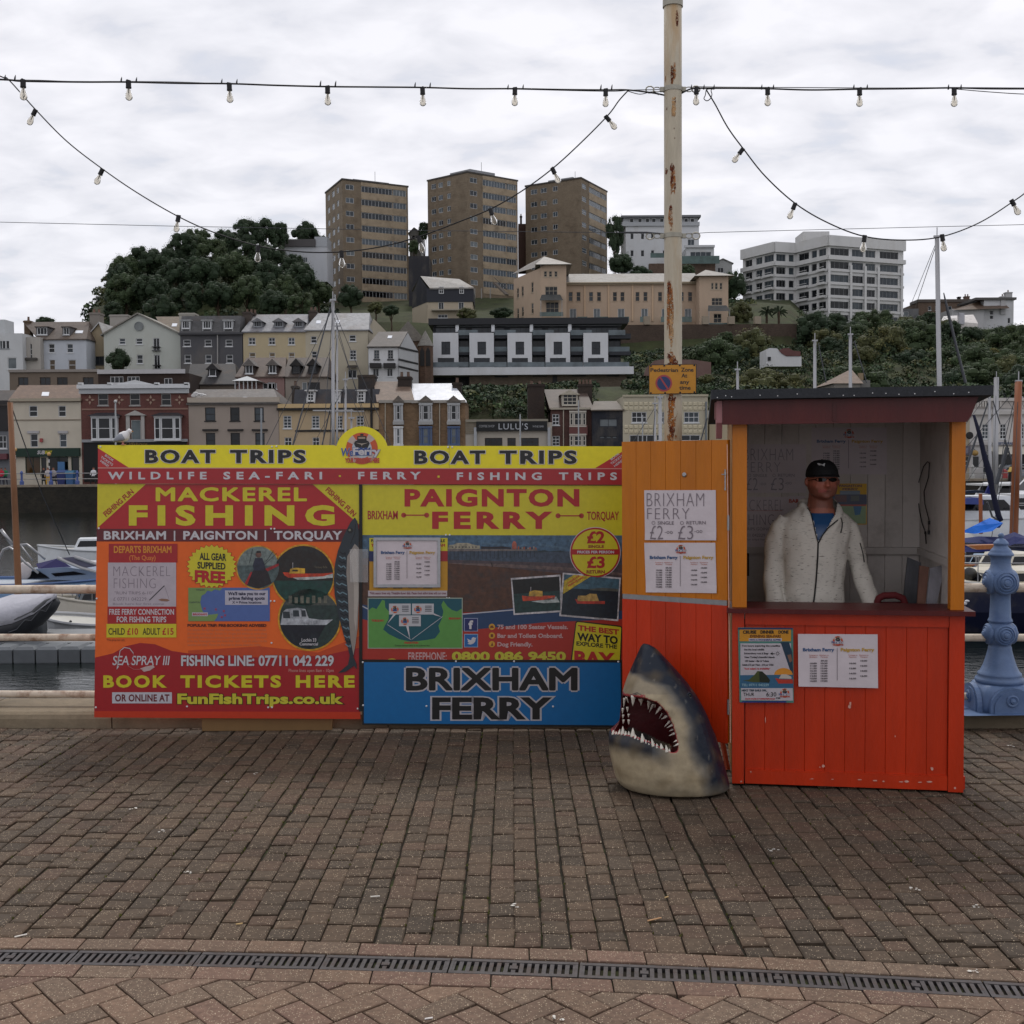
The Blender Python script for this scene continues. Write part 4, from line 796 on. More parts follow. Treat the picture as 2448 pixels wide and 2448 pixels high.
# ============================================================ LAMP POST, FESTOON LIGHTS, RAILING
def rust_extra(n,l,pos,base,b):
 mm=n.new('ShaderNodeMapping');mm.inputs['Scale'].default_value=(9,9,1.5);l.new(pos,mm.inputs[0])
 no=n.new('ShaderNodeTexNoise');no.inputs['Scale'].default_value=1.15;no.inputs['Detail'].default_value=8;no.inputs['Roughness'].default_value=.7;l.new(mm.outputs[0],no.inputs[0])
 a=n.new('ShaderNodeMapRange');a.inputs[1].default_value=.53;a.inputs[2].default_value=.64;l.new(no.outputs[0],a.inputs[0])
 mi=n.new('ShaderNodeMix');mi.data_type='RGBA';l.new(a.outputs[0],mi.inputs[0]);l.new(base,mi.inputs[6]);mi.inputs[7].default_value=s(168,116,62)
 a2=n.new('ShaderNodeMapRange');a2.inputs[1].default_value=.63;a2.inputs[2].default_value=.67;l.new(no.outputs[0],a2.inputs[0])
 m2=n.new('ShaderNodeMix');m2.data_type='RGBA';l.new(a2.outputs[0],m2.inputs[0]);l.new(mi.outputs[2],m2.inputs[6]);m2.inputs[7].default_value=s(112,52,22)
 return m2.outputs[2]
mat('post_paint',s(178,168,148),.5,.12,8,bump=.2,bscale=60,stain=s(160,128,86),stain_amt=.75,stain_scale=1.6,stretch=(5,5,.8))
def rust_alpha(n,l,pos,base,b):
 no=n.new('ShaderNodeTexNoise');no.inputs['Scale'].default_value=75;no.inputs['Detail'].default_value=6;no.inputs['Roughness'].default_value=.7;l.new(pos,no.inputs[0])
 mr=n.new('ShaderNodeMapRange');mr.inputs[1].default_value=.4;mr.inputs[2].default_value=.56;l.new(no.outputs[0],mr.inputs[0]);l.new(mr.outputs[0],b.inputs['Alpha']);return base
mat('rust',None,.85,.35,30,bump=.7,bscale=110,extra=rust_alpha)
mat('galv',s(150,146,134),.5,.15,20,metal=.6)
mat('cable',s(20,19,22),.55,0)
mat('wire',s(70,72,76),.45,0,metal=.5)
pc=P(1609,700,6.95);PX,PYY=pc.x,6.95;PRAD=.0525
pt_=thing('lamp_post','tall white painted steel post streaked with rust, standing behind the open kiosk door','lamp post',(PX,PYY,0))
m=MB();NS=40;rr=[]
m.tube([(PX,PYY,z)for z in(0,1,2,3,4,4.6)],PRAD,NS,(1,1,1,1));m.build('pole',MATS['post_paint'],pt_,smooth=True)
m=MB();m.lathe([(PRAD+.012,0),(PRAD+.012,.05),(PRAD+.002,.06)],24,(PX,PYY,.0),(1,1,1,1));m.build('base_collar',MATS['post_paint'],pt_)
def rust_patch(cx,cy,wpx,hpx,seed,col=None,n=14,lift=.0012,drip=True):
 r0=random.Random(seed);a0=math.asin(max(-.97,min(.97,(cx-1609)/21.0)));zc=P(1609,cy,PYY-PRAD).z
 hw=wpx/21.0*.5;hh=hpx/403.0*.5;vs=[(0,0)];
 for i in range(n):
  t=2*math.pi*i/n;q=r0.uniform(.6,1.15);vs.append((math.cos(t)*hw*q,math.sin(t)*hh*q))
 pts=[(PX+math.sin(a0+u)*(PRAD+lift),PYY-math.cos(a0+u)*(PRAD+lift),zc+v)for u,v in vs]
 return pts,[(0,i+1,(i+1)%n+1)for i in range(n)],col
ru=MB();O1=s(146,92,48);O2=s(96,44,22);O3=s(176,140,100)
PT=[(1616,40,7,40,O2),(1605,176,9,38,O2),(1606,178,14,50,O1),(1590,185,5,20,O1),(1612,240,4,14,O2),(1593,258,4,8,O2),(1609,255,12,60,O3),(1609,307,3,5,O2),(1610,330,3,5,O2),(1592,407,10,16,O2),(1605,400,12,24,O2),(1606,435,14,70,O1),(1604,430,7,22,O2),(1611,445,5,16,O2),(1601,497,8,16,O2),(1601,520,12,60,O1),(1598,700,14,60,O1),(1597,690,9,40,O2),(1599,740,16,130,O1),(1602,780,14,120,O3),(1602,812,4,5,O2),(1598,850,14,14,O2),(1603,855,22,30,O1),(1610,862,10,14,O2),(1615,866,8,14,O2),(1603,868,24,8,O2),(1604,985,26,100,O1),(1604,952,22,14,O2),(1603,1000,12,110,s(176,110,46)),(1600,1026,10,18,O2),(1604,1030,12,30,O2),(1612,1044,6,14,O1),(1598,1050,16,30,O1)]
for i,(x,y,ww,h,c)in enumerate(PT):
 for q in range(3 if ww>6 else 1):
  r0=random.Random(i*7+q);v,f,_=rust_patch(x+(r0.uniform(-.25,.25)*ww if q else 0),y+(r0.uniform(-.3,.3)*h if q else 0),ww*(1 if q==0 else .6),h*(1 if q==0 else .7),i*31+q,lift=.0008+.0005*(c==O2)+.0002*q)
  ru.add(v,f,k(c,r0.uniform(.85,1.1)))
tag(ru.build('rust',MATS['rust'],pt_),kind='stuff')
for y in(207,560):
 z=P(1609,y,PYY-PRAD).z;m=MB();m.lathe([(PRAD+.001,z-.013),(PRAD+.004,z-.013),(PRAD+.004,z+.013),(PRAD+.001,z+.013)],32,(PX,PYY,0),(1,1,1,1));m.build('clamp_band',MATS['galv'],pt_,smooth=False)
 m=MB()
 for sx in(-1,1):
  c=Vector((PX+sx*(PRAD+.012),PYY,z));m.box(c.x-.012,c.x+.012,PYY-.01,PYY+.01,z-.013,z+.013)
  pts=[c+Vector((sx*(.03+.022*math.cos(a)),0,.014*math.sin(a)))for a in[t*.628 for t in range(11)]];m.tube(pts,.003,6)
  pts=[c+Vector((sx*(.072+.024*math.cos(a)),0,.02*math.sin(a)))for a in[t*.628 for t in range(11)]];m.tube(pts,.004,6)
 m.build('eye_bolt',MATS['galv'],pt_)
z=P(1609,4,PYY-PRAD).z;m=MB();m.lathe([(PRAD+.001,z-.012),(PRAD+.007,z-.012),(PRAD+.007,z+.03),(PRAD+.001,z+.03)],32,(PX,PYY,0),(1,1,1,1));m.build('clamp_band',MATS['galv'],pt_)
SGN=Plane((PX,PYY-PRAD-.012,0),(0,-1,0))
sg=thing('parking_sign','yellow pedestrian zone parking sign with blue roundel clamped to the rusty post','sign',tuple(SGN.pt(1608,942)))
m=MB();m.prism([SGN.pt(1551,872),SGN.pt(1551,943),SGN.pt(1665,941),SGN.pt(1665,870)],(0,-.004,0),s(40,34,26));m.build('plate',MATS['board'],sg)
p=Print(Plane((PX,PYY-PRAD-.016,0),(0,-1,0)));p.poly([(1552.5,873.5),(1663.5,871.5),(1663.5,939.5),(1552.5,941.5)],s(206,142,22),1)
p.text('Pedestrian',1555,880,1621,889,BLK,3,bold=.02,capref='P');p.text('Zone',1628,879,1658,888.5,BLK,3,bold=.02);p.text('At',1629,893,1643,902.5,BLK,3,bold=.02);p.text('any',1626,908,1648,917.5,BLK,3,bold=.02);p.text('time',1624,922,1651,931.5,BLK,3,bold=.02)
p.disc(1587,916,20,s(176,66,70),2,40);p.disc(1587,916,16,s(34,56,110),3,40);p.poly([(1576,902),(1579,900),(1599,930),(1596,932.5)],s(176,66,70),4)
p.build('lettering',sg)
m=MB();a=SGN.pt(1587,874);m.box(PX-.08,PX+.08,PYY-PRAD-.0115,PYY-PRAD-.002,a.z-.02,a.z-.0);a=SGN.pt(1587,938);m.box(PX-.08,PX+.08,PYY-PRAD-.0115,PYY-PRAD-.002,a.z,a.z+.02);m.build('bracket',MATS['galv'],sg)
for x,y in((1556,875),(1588,874),(1625,873.5),(1660,873),(1556,939.5),(1590,939.5),(1626,938.5),(1660,937.5)):
 m=MB();m.lathe([(0,0),(.006,0),(.005,.004),(0,.005)],8,SGN.pt(x,y,.0055),(1,1,1,1),M=Matrix.Rotation(R(90),3,'X'));m.build('bolt',MATS['cable'],sg)
 # ---- festoon lights
gm_=mat('bulb_glass',(1,.96,.88,1),.02,0,spec=.5);b=gm_.node_tree.nodes['Principled BSDF'];b.inputs['Transmission Weight'].default_value=.86;b.inputs['IOR'].default_value=1.2
mat('filament',s(96,84,66),.4,0)
sm=MB();sm.lathe([(0,.004),(.021,.004),(.021,-.044),(.0225,-.046),(.0225,-.056),(.014,-.058)],14,(0,0,0),(1,1,1,1));sm.box(-.02,.02,-.006,.006,-.004,.008);SM=sm.mesh('lamp_holder',[MATS['cable']])
bm_=MB();prof=[(.0135,-.056),(.015,-.068),(.02,-.082),(.0255,-.1),(.03,-.114),(.0305,-.125),(.027,-.139),(.019,-.149),(.008,-.1545),(0.0005,-.1555)]
bm_.lathe(prof,18,(0,0,0),(1,1,1,1));bm_.lathe([(r*.93,z*1.0+.0008)for r,z in prof][::-1],18,(0,0,0),(1,1,1,1));BM=bm_.mesh('bulb',[gm_],smooth=True)
fm_=MB();fm_.tube([(0,0,-.06),(0,0,-.098),(0,0,-.1)],[.0055,.0045,.002],8);fm_.tube([(0,0,-.098),(-.010,0,-.118),(.0,.004,-.121),(.010,0,-.118),(0,0,-.098)],.0013,5);FM=fm_.mesh('filament',[MATS['filament']])
def festoon(name,label,cable,bulbs,r=.0048,loc=None):
 """cable: world points; bulbs: (point, lean x, lean y)"""
 root=thing(name,label,'string lights',tuple(cable[0]))
 m=MB();m.tube(cable,r,6);m.build('cable',MATS['cable'],root,smooth=True)
 for(pt,ax,ay,rz)in bulbs:
  M=Matrix.Translation(pt)@Matrix.Rotation(ax,4,'Y')@Matrix.Rotation(ay,4,'X')@Matrix.Rotation(rz,4,'Z')@Matrix.Scale(.66,4)
  h=link('lamp_holder',SM,root,M=M);b=link('bulb',BM,h);f=link('filament',FM,h)
 return root
def spline(pts,n=8):
 o=[]
 for i in range(len(pts)-1):
  p0=pts[max(i-1,0)];p1=pts[i];p2=pts[i+1];p3=pts[min(i+2,len(pts)-1)]
  for j in range(n):
   t=j/n;o.append(.5*((2*p1)+(-p0+p2)*t+(2*p0-5*p1+4*p2-p3)*t*t+(-p0+3*p1-3*p2+p3)*t**3))
 o.append(pts[-1]);return o
def dF(x):
 return 6.95-.95*((1609-x)/1609)**1.3 if x<1609 else 6.95-.45*((x-1609)/840)
def FP(x,y):return P(x,y,dF(x))
m1=[FP(x,y)for x,y in((-260,182),(0,190),(55,194),(200,196),(300,196),(430,199),(548,200),(660,204),(783,207),(900,208),(1010,209),(1120,212),(1231,212),(1340,214),(1448,215),(1500,215),(1560,222),(1590,228))]
festoon('festoon_lights','straight upper run of clear bulbs left of the post',spline(m1,6),[(FP(x,y),rnd.uniform(-.03,.03),rnd.uniform(-.05,.05),rnd.uniform(0,3))for x,y in((55,192),(307,194),(548,200),(783,207),(1010,210),(1231,211),(1448,214))])
m2=[FP(x,y)for x,y in((1629,223),(1650,213),(1668,211),(1700,211),(1760,211),(1835,212),(1940,215),(2055,213),(2160,212),(2281,210),(2360,212),(2460,212),(2700,210))]
festoon('festoon_lights','straight upper run of clear bulbs right of the post',spline(m2,6),[(FP(x,y),rnd.uniform(-.03,.03),rnd.uniform(-.05,.05),rnd.uniform(0,3))for x,y in((1665,210),(1835,211),(2055,212),(2281,211))])
tw=MB()
for seg in(((-200,190),(60,190),(160,193),(300,195)),((300,193),(430,195),(548,199),(783,205),(1010,208),(1231,212),(1448,217),(1510,214),(1570,213),(1589,210)),((1500,216),(1530,224),(1560,218),(1575,226)),((1660,206),(1740,207),(1900,208),(2100,209),(2281,208),(2460,209),(2700,210)),((2281,211),(2360,218),(2460,224),(2600,226))):
 tw.tube(spline([FP(x,y)+Vector((0,.01,0))for x,y in seg],5),.0025,5)
for x in(36,12,290,326,530,566,766,802,992,1028,1214,1250,1436,1462,1652,1682,1706,1820,1848,2040,2072,2266,2296):
 a=FP(x,212 if x>1200 else 190+.017*x);tw.tube([a+Vector((0,-.006,-.006)),a+Vector((.002,-.004,.012)),a+Vector((.004,-.002,.024))],[.005,.004,.001],5)
tag(tw.build('catenary_wire',MATS['cable']),'thin carrying wire with tie tails along the upper bulbs','wire')
lp=MB();lp.tube(spline([FP(x,y)for x,y in((1706,213),(1690,214),(1686,228),(1683,236),(1690,241),(1698,236),(1702,226),(1700,216),(1706,208))],6),.0028,6);tag(lp.build('cable_loop',MATS['cable']),'small spare loop of cable hanging just right of the rusty post','cable')
def SPt(x,y,Y=7.3):return P(x,y,Y)
sw=[SPt(x,y)for x,y in((-150,110),(0,182),(20,190),(85,262),(160,338),(245,404),(330,462),(425,517),(510,555),(617,588),(720,602),(816,602),(910,590),(1004,565),(1090,533),(1174,499),(1250,455),(1322,402),(1390,340),(1453,276),(1480,240),(1502,216))]
bl=[((85,263),.5),((245,405),.45),((427,516),.2),((617,588),.05),((816,601),-.05),((1001,566),-.25),((1172,500),-.3),((1320,402),-.45),((1448,278),-.7)]
festoon('festoon_lights','long drooping swag of clear bulbs hanging left of the post',spline(sw,6),[(SPt(*q),a,rnd.uniform(-.05,.05),rnd.uniform(0,3))for q,a in bl],r=.0042)
sw=[SPt(x,y)for x,y in((1688,214),(1710,250),(1740,305),(1778,357),(1830,422),(1902,487),(1980,533),(2066,565),(2160,574),(2250,566),(2340,533),(2420,483),(2470,445),(2600,330))]
bl=[((1776,356),.65),((1901,487),.4),((2067,564),.1),((2252,562),-.15),((2418,479),-.5)]
festoon('festoon_lights','drooping swag of clear bulbs hanging right of the post',spline(sw,6),[(SPt(*q),a,rnd.uniform(-.05,.05),rnd.uniform(0,3))for q,a in bl],r=.0042)
wr=MB();wr.tube([P(x,y,7.0)for x,y in((-200,526),(0,531),(430,541),(1000,551),(1450,556),(1480,556))],.0018,5);wr.tube([P(x,y,6.95)for x,y in((1480,556),(1500,556),(1545,556),(1575,558),(1590,559))],[.003,.006,.006,.004,.004],6)
tag(wr.build('span_wire',MATS['wire']),'thin straight lower wire left of the post at the second clamp','wire')
wr=MB();wr.tube([P(x,y,6.95)for x,y in((1630,559),(1662,558),(1690,556),(1920,550),(2200,543),(2448,537),(2700,530))],.0018,5);tag(wr.build('span_wire',MATS['wire']),'thin straight lower wire right of the post at the second clamp','wire')
# ---- railing
mat('rail_paint',s(200,186,168),.5,.14,20,bump=.35,bscale=90,stain=s(120,78,50),stain_amt=.9,stain_scale=7)
mat('blue_paint',s(92,114,150),.42,.1,14,bump=.25,bscale=60,stain=s(74,96,140),stain_amt=.5,stain_scale=8)
PSX=P(2392,1500,7.46).x
rl=thing('quay_railing','railing of three white pipes with chipped paint and a pale blue iron post','railing',(PSX,yr(PSX),.1))
for z in(.885,.56,.175):
 m=MB();m.tube([(x,yr(x),z)for x in(-7,-4,-1,1,3,5,8)],.0295 if z>.8 else .0245,20);m.build('rail',MATS['rail_paint'],rl,smooth=True)
def iron_post(x):
 y=yr(x)-.01;at=(x,y,0)
 Q=lambda py:1.7-(py-1104)/2767*7.4
 prof=[(.5,1275),(4,1276),(7.4,1281),(6,1286),(4,1288),(9,1290),(14,1295),(17,1299),(18.5,1302),(16,1304),(16.5,1309),(22,1315),(25,1319),(25,1321),(28,1324),(30,1328),(29,1330),(25,1332),(23,1340),(22.5,1350),(25,1360),(29,1366),(34,1370),(35,1376),(35,1408),(32,1414),(26,1419),(23,1422),(23,1440),(25,1480),(28,1486),(29,1489),(27,1491),(25,1493),(26,1496),(33,1502),(34,1508),(34,1532),(30,1539),(26,1545),(25,1549),(27,1552),(27,1556),(31,1573),(38,1596),(45,1611),(50,1615),(51,1619),(49,1622),(55,1627),(57,1631),(56,1636),(52,1639),(50,1645)]
 m=MB();m.lathe([(r/374,Q(z))for r,z in prof],36,at,(1,1,1,1));m.build('shaft',MATS['blue_paint'],rl,smooth=True)
 zb=.1;z1=Q(1640);m=MB();n=32;pts=[]
 for a in range(n):
  t=2*math.pi*a/n;q=1/max(abs(math.cos(t)),abs(math.sin(t)))**.45;pts.append((math.cos(t)*q,math.sin(t)*q))
 m.rings([[(x+px_*r_,y+py_*r_,z)for px_,py_ in pts]for r_,z in((.186,zb),(.184,zb+.05),(.178,zb+.12),(.168,z1-.03),(.15,z1),(.13,z1+.005))][::-1],(1,1,1,1));m.build('base',MATS['blue_paint'],rl,smooth=True)
 for zc,rr_ in((Q(1394),.078),(Q(1520),.068)):
  for dx,dy in((0,-1),(-1,0),(1,0),(0,1)):
   ax=Vector((dx,dy,0));Mq=ax.to_track_quat('Z','Y').to_matrix()
   m=MB();m.lathe([(rr_,-.05),(rr_,.004),(rr_*.86,.014),(rr_*.8,.009),(rr_*.64,.02),(rr_*.56,.015),(rr_*.38,.03),(rr_*.3,.028),(rr_*.22,.037),(.001,.04)],26,Vector((x,y,zc))+ax*.078,(1,1,1,1),M=Mq);m.build('rosette',MATS['blue_paint'],rl,smooth=False)
 for dx,dy in((0,-1),(-1,0),(1,0)):
  ax=Vector((dx,dy,0));Mq=ax.to_track_quat('Z','Y').to_matrix();sd_=Vector((-dy,dx,0));c=Vector((x,y,zb))+ax*.193
  for rad,ex in((.135,0),(.112,.007)):
   arch=[c+ax*ex+sd_*(-rad)]+[c+ax*ex+sd_*(rad*-math.cos(R(a)))+Vector((0,0,.04+rad*.95*math.sin(R(a))))for a in range(0,181,12)]+[c+ax*ex+sd_*rad]
   if(arch[1]-arch[0]).cross(arch[5]-arch[1]).dot(ax)<0:arch=arch[::-1]
   m=MB();m.prism(arch,-ax*.03,(1,1,1,1));m.build('arch_panel',MATS['blue_paint'],rl)
  m=MB();cc=c+ax*.007+Vector((0,0,.085));m.lathe([(.04,-.03),(.04,.004),(.032,.009),(.02,.004),(.014,.014),(0.001,.018)],20,cc,(1,1,1,1),M=Mq);m.build('rosette',MATS['blue_paint'],rl)
iron_post(PSX)
iron_post(PSX-7.1+.2)
m=MB();pts=[(PSX-.40,yr(PSX)-.2),(PSX-.3,yr(PSX)-.25),(PSX-.15,yr(PSX)-.245),(PSX+.3,yr(PSX)-.24),(PSX+.4,yr(PSX)+.1),(PSX-.36,yr(PSX)+.1)]
m.add([(x,y,.1035)for x,y in pts],[tuple(range(6))],(1,1,1,1));m.build('paint_spill',MATS['blue_paint'],rl)
# ---- herring gull on the header board
mat('feather',None,.8,.08,40)
gc=BP.pt(292,1064);gx,gy,gz=gc.x,gc.y-.015,gc.z+.0
gl_=thing('gull','white and grey gull standing on the left end of the header board','gull',(gx,gy,gz))
m=MB();hx=lambda px,py:BP.pt(px,py)
def GP(px,py,dy=0):q=BP.pt(px,py);return Vector((q.x,gy+dy,q.z))
W_=s(214,212,212)
rings_=[]
for px,py,r1,r2 in((277,1055,.004,.003),(283,1051,.018,.014),(292,1046,.03,.026),(301,1043,.032,.027),(307,1040,.026,.022),(310,1034,.018,.016),(311,1031,.016,.015),(314,1030,.015,.014),(317,1030.5,.008,.008)):
 c=GP(px,py);rings_.append([c+Vector((math.cos(t)*r1*-.35,math.sin(t)*r2,math.cos(t)*r1))for t in[2*math.pi*j/12 for j in range(12)]])
m.rings(rings_,W_);m.build('body',MATS['feather'],gl_,smooth=True)
m=MB();gr=s(140,144,152)
for sy in(-1,1):
 m.rings([[GP(px,py,sy*(.018 if r1>.01 else .008))+Vector((math.cos(t)*r1*-.5,math.sin(t)*.01,math.cos(t)*r1))for t in[2*math.pi*j/10 for j in range(10)]]for px,py,r1 in((274,1056,.003),(281,1052,.012),(292,1046,.022),(300,1044,.02),(304,1043,.006))],gr)
m.tube([GP(279,1054),GP(272,1059)],[.006,.003],6,s(50,50,54));m.build('wing',MATS['feather'],gl_,smooth=True)
m=MB();m.tube([GP(317,1031),GP(321,1032.5)],[.0045,.0015],6,s(190,130,60));m.build('beak',MATS['feather'],gl_)
for sy in(-.012,.012):
 m=MB();m.tube([GP(296,1053,sy),GP(296,1063,sy)],.0028,6,s(190,130,120));m.box(gx+.004,gx+.024,gy+sy-.006,gy+sy+.006,gz+.001,gz+.004,s(190,130,120));m.build('leg',MATS['feather'],gl_)
 # ============================================================ SHARK HEAD
def bake_mesh(me,mods,name):
 o=bpy.data.objects.new('tmp',me);C.objects.link(o)
 for kd,kw in mods:
  md=o.modifiers.new(kd,kd)
  for a,v in kw.items():setattr(md,a,v)
 r=bpy.data.meshes.new_from_object(o.evaluated_get(bpy.context.evaluated_depsgraph_get()));bpy.data.objects.remove(o);r.name=name;return r
def paint(me,f):
 if 'Col' in me.color_attributes:me.color_attributes.remove(me.color_attributes['Col'])
 ca=me.color_attributes.new('Col','FLOAT_COLOR','CORNER');arr=[]
 cols=[f(v.co,v.normal)for v in me.vertices]
 for lp in me.loops:arr+=list(cols[lp.vertex_index])
 ca.data.foreach_set('color',arr)
SY=6.02;SB=P(1600,1895,SY)
SH=lambda px,py,dy=0:P(px,py,SY)+Vector((0,dy,0))
rows=[(1541,1541,1551,.012),(1545,1536,1561,.035),(1553,1533,1572,.06),(1579,1522,1596,.11),(1605,1511,1620,.15),(1631,1500,1642,.185),(1657,1492,1662,.21),(1683,1487,1677,.225),(1709,1485,1690,.235),(1735,1483,1700,.245),(1752,1464,1708,.25),(1760,1457,1711,.255),(1786,1457,1719,.26),(1812,1461,1726,.265),(1838,1467,1734,.27),(1864,1474,1741,.265),(1877,1484,1743,.255),(1887,1510,1738,.24),(1893,1540,1728,.22)]
NR=40;rings_=[]
def interp(y):
 for a,b in zip(rows,rows[1:]):
  if a[0]<=y<=b[0]:
   t=(y-a[0])/(b[0]-a[0]);return[a[i]+(b[i]-a[i])*t for i in(1,2,3)]
ys=[1541.5+(1893-1541.5)*((i/44)**1.0)for i in range(45)]
for y in ys:
 xl,xr,dp=interp(y);a=SH(xl,y);b=SH(xr,y);cx=(a.x+b.x)/2;rx=(b.x-a.x)/2;z=(a.z+b.z)/2
 if y>1885:z=max(z,.012)
 ring=[]
 for j in range(NR):
  t=2*math.pi*j/NR;ex=2/2.25
  ux=math.copysign(abs(math.cos(t))**ex,math.cos(t));uy=math.copysign(abs(math.sin(t))**ex,math.sin(t))
  ring.append(Vector((cx+rx*ux,SY+.03+dp*uy-.02*ux,max(z,.006)+(0.02*ux*0))))
 rings_.append(ring)
m=MB();m.rings(rings_,(1,1,1,1));sh_me=m.mesh('shark',[]);clear(sh_me)
mouth=[(1440,1652),(1498,1664),(1540,1669),(1572,1680),(1593,1702),(1608,1732),(1616,1762),(1621,1785),(1619,1796),(1608,1799),(1585,1789),(1555,1773),(1520,1760),(1490,1754),(1440,1748)]
far=[(1500,1668),(1512,1668),(1545,1678),(1568,1690),(1584,1710),(1596,1738),(1602,1764),(1604,1782),(1602,1788),(1594,1790),(1575,1782),(1550,1770),(1520,1760),(1506,1756),(1500,1752)]
m=MB();r1=[SH(x,y)+Vector((0,-.5,0))for x,y in mouth]
r1=[P(x,y,SY-.5)for x,y in mouth];r2=[P(x,y,SY-.1)for x,y in mouth];r3=[P(x,y,SY+.18)for x,y in far]
m.rings([r1,r2,r3],(1,1,1,1));cut_me=m.mesh('cut',[]);clear(cut_me)
co=bpy.data.objects.new('cut',cut_me);C.objects.link(co)
o=bpy.data.objects.new('tmp',sh_me);C.objects.link(o);md=o.modifiers.new('b','BOOLEAN');md.operation='DIFFERENCE';md.object=co;md.solver='EXACT'
md2=o.modifiers.new('r','REMESH');md2.mode='VOXEL';md2.voxel_size=.0065;md2.use_smooth_shade=True
md3=o.modifiers.new('s','SMOOTH');md3.iterations=2;md3.factor=.5
body=bpy.data.meshes.new_from_object(o.evaluated_get(bpy.context.evaluated_depsgraph_get()));bpy.data.objects.remove(o);bpy.data.objects.remove(co)
def proj(v):
 q=MR.transposed()@(v-CO);return 1224-q.x/q.z*F*1.0 if False else 1224+q.x/-q.z*F,1224-q.y/-q.z*F
def inpoly(x,y,pl_):
 c=False;n=len(pl_)
 for i in range(n):
  x1,y1=pl_[i];x2,y2=pl_[(i+1)%n]
  if(y1>y)!=(y2>y)and x<(x2-x1)*(y-y1)/(y2-y1)+x1:c=not c
 return c
def smooth(a,b,x):t=max(0,min(1,(x-a)/(b-a)));return t*t*(3-2*t)
def mixc(a,b,t):return tuple(a[i]*(1-t)+b[i]*t for i in range(3))+(1,)
mout_big=[(1430,1647),(1500,1659),(1545,1663),(1580,1675),(1601,1698),(1615,1730),(1623,1765),(1626,1790),(1617,1801),(1603,1801),(1580,1790),(1552,1776),(1518,1763),(1488,1756),(1430,1750)]
from mathutils import noise as NZ
BLU=s(9,22,38);SL=s(46,56,68);CRM=s(160,146,120);GUM=s(146,56,58);THR=s(78,20,24);BEL=s(168,158,140)
def shark_col(v,nrm):
 x=1609;dy=v.y-SY
 q=Vector((v.x,min(v.y,SY),v.z));px,py=proj(q);n_=NZ.noise(v*9)*14+NZ.noise(v*30)*4
 e=1640;prev=None
 for a,b in zip(((1541,1480),(1603,1480),(1612,1530),(1640,1595),(1670,1618),(1700,1636),(1740,1655),(1780,1664),(1830,1681),(1893,1698)),((1603,1480),(1612,1530),(1640,1595),(1670,1618),(1700,1636),(1740,1655),(1780,1664),(1830,1681),(1893,1698),(1990,1710))):
  if a[0]<=py<=b[0]:e=a[1]+(b[1]-a[1])*(py-a[0])/(b[0]-a[0])
 t=smooth(e-14,e+12,px+n_+(abs(dy)*-60 if dy>0 else 0)*0)
 c=mixc(CRM,SL,smooth(e-34,e-6,px+n_)*.7);c=mixc(c,BLU,t)
 if 1608<py<1660 and px<e:c=mixc(c,SL,.25)
 if py>1752 and px<1640:
  lip=1756+max(0,(px-1470))*.32;c=mixc(c,SL if px>1560 else BLU,(1-smooth(lip+14,lip+52,py+n_*.5))*.95*(1-smooth(1550,1630,px)))
 if py>1860:c=mixc(c,s(120,112,96),smooth(1860,1900,py+n_)*.5)
 c=mixc(c,s(104,88,60),max(0,NZ.noise(v*14+Vector((3,1,2))))*.6)
 sc_=NZ.noise(Vector((v.x*60,v.y*60,v.z*22+5)));c=mixc(c,s(196,190,176)if t>.5 else s(90,84,74),smooth(.52,.66,sc_)*.12)
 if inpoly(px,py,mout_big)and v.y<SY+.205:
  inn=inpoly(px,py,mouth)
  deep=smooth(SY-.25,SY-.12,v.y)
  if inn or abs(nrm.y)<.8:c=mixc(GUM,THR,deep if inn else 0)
 return c
paint(body,shark_col)
mat('fibreglass',None,.42,.16,18,bump=.22,bscale=28,spec=.3)
body.materials.clear();body.materials.append(MATS['fibreglass'])
shk=thing('shark_head','large fibreglass shark head standing upright with open toothed jaws beside the kiosk','shark head',(SB.x,SY,0))
body.polygons.foreach_set('use_smooth',[True]*len(body.polygons));link('head',body,shk)
mat('tooth',s(206,200,188),.35,.08,60)
bvh_src=body
from mathutils.bvhtree import BVHTree
bvh=BVHTree.FromPolygons([v.co.copy()for v in body.vertices],[tuple(p_.vertices)for p_ in body.polygons])
def surf(px,py):
 d=ray(px,py).normalized();h=bvh.ray_cast(CO,d);return h[0]
def tooth(px,py,tx,ty,wpx,lift=.0,back=None):
 h=surf(px,py)if back is None else None
 base=h if h is not None else SH(px,py,back or 0)
 tx=px+(tx-px)*1.12;ty=py+(ty-py)*1.12;dpt=base.y;tip=P(tx,ty,dpt+.012);base=P(px,py,dpt+.006);ax=(tip-base);ln=ax.length;q=ax.to_track_quat('Z','Y').to_matrix()
 r_=wpx/2/280
 mm=MB();mm.rings([[base+q@Vector((math.cos(t)*r_*sc,math.sin(t)*r_*sc*.6,ln*zz2))for t in[2*math.pi*j/8 for j in range(8)]]for sc,zz2 in((1,-.15),(.95,.05),(.66,.42),(.34,.76),(.04,1))],(1,1,1,1));mm.build('tooth',MATS['tooth'],shk,smooth=True)
for a in((1511,1668,1513,1686,8),(1527,1673,1530,1679,5),(1532,1673,1532,1686,7),(1549,1679,1550,1694,8),(1559,1686,1553,1701,9),(1577,1693,1568,1706,10),(1564,1687,1566,1692,4),(1580,1708,1576,1718,5),(1591,1714,1582,1719,8),(1598,1727,1589,1737,7),(1605,1735,1595,1740,7),(1606,1746,1600,1748,5),(1610,1755,1600,1759,7),(1615,1772,1610,1774,5),(1618,1781,1611,1784,6)):
 tooth(a[0]+3,a[1]-2,a[2],a[3],a[4])
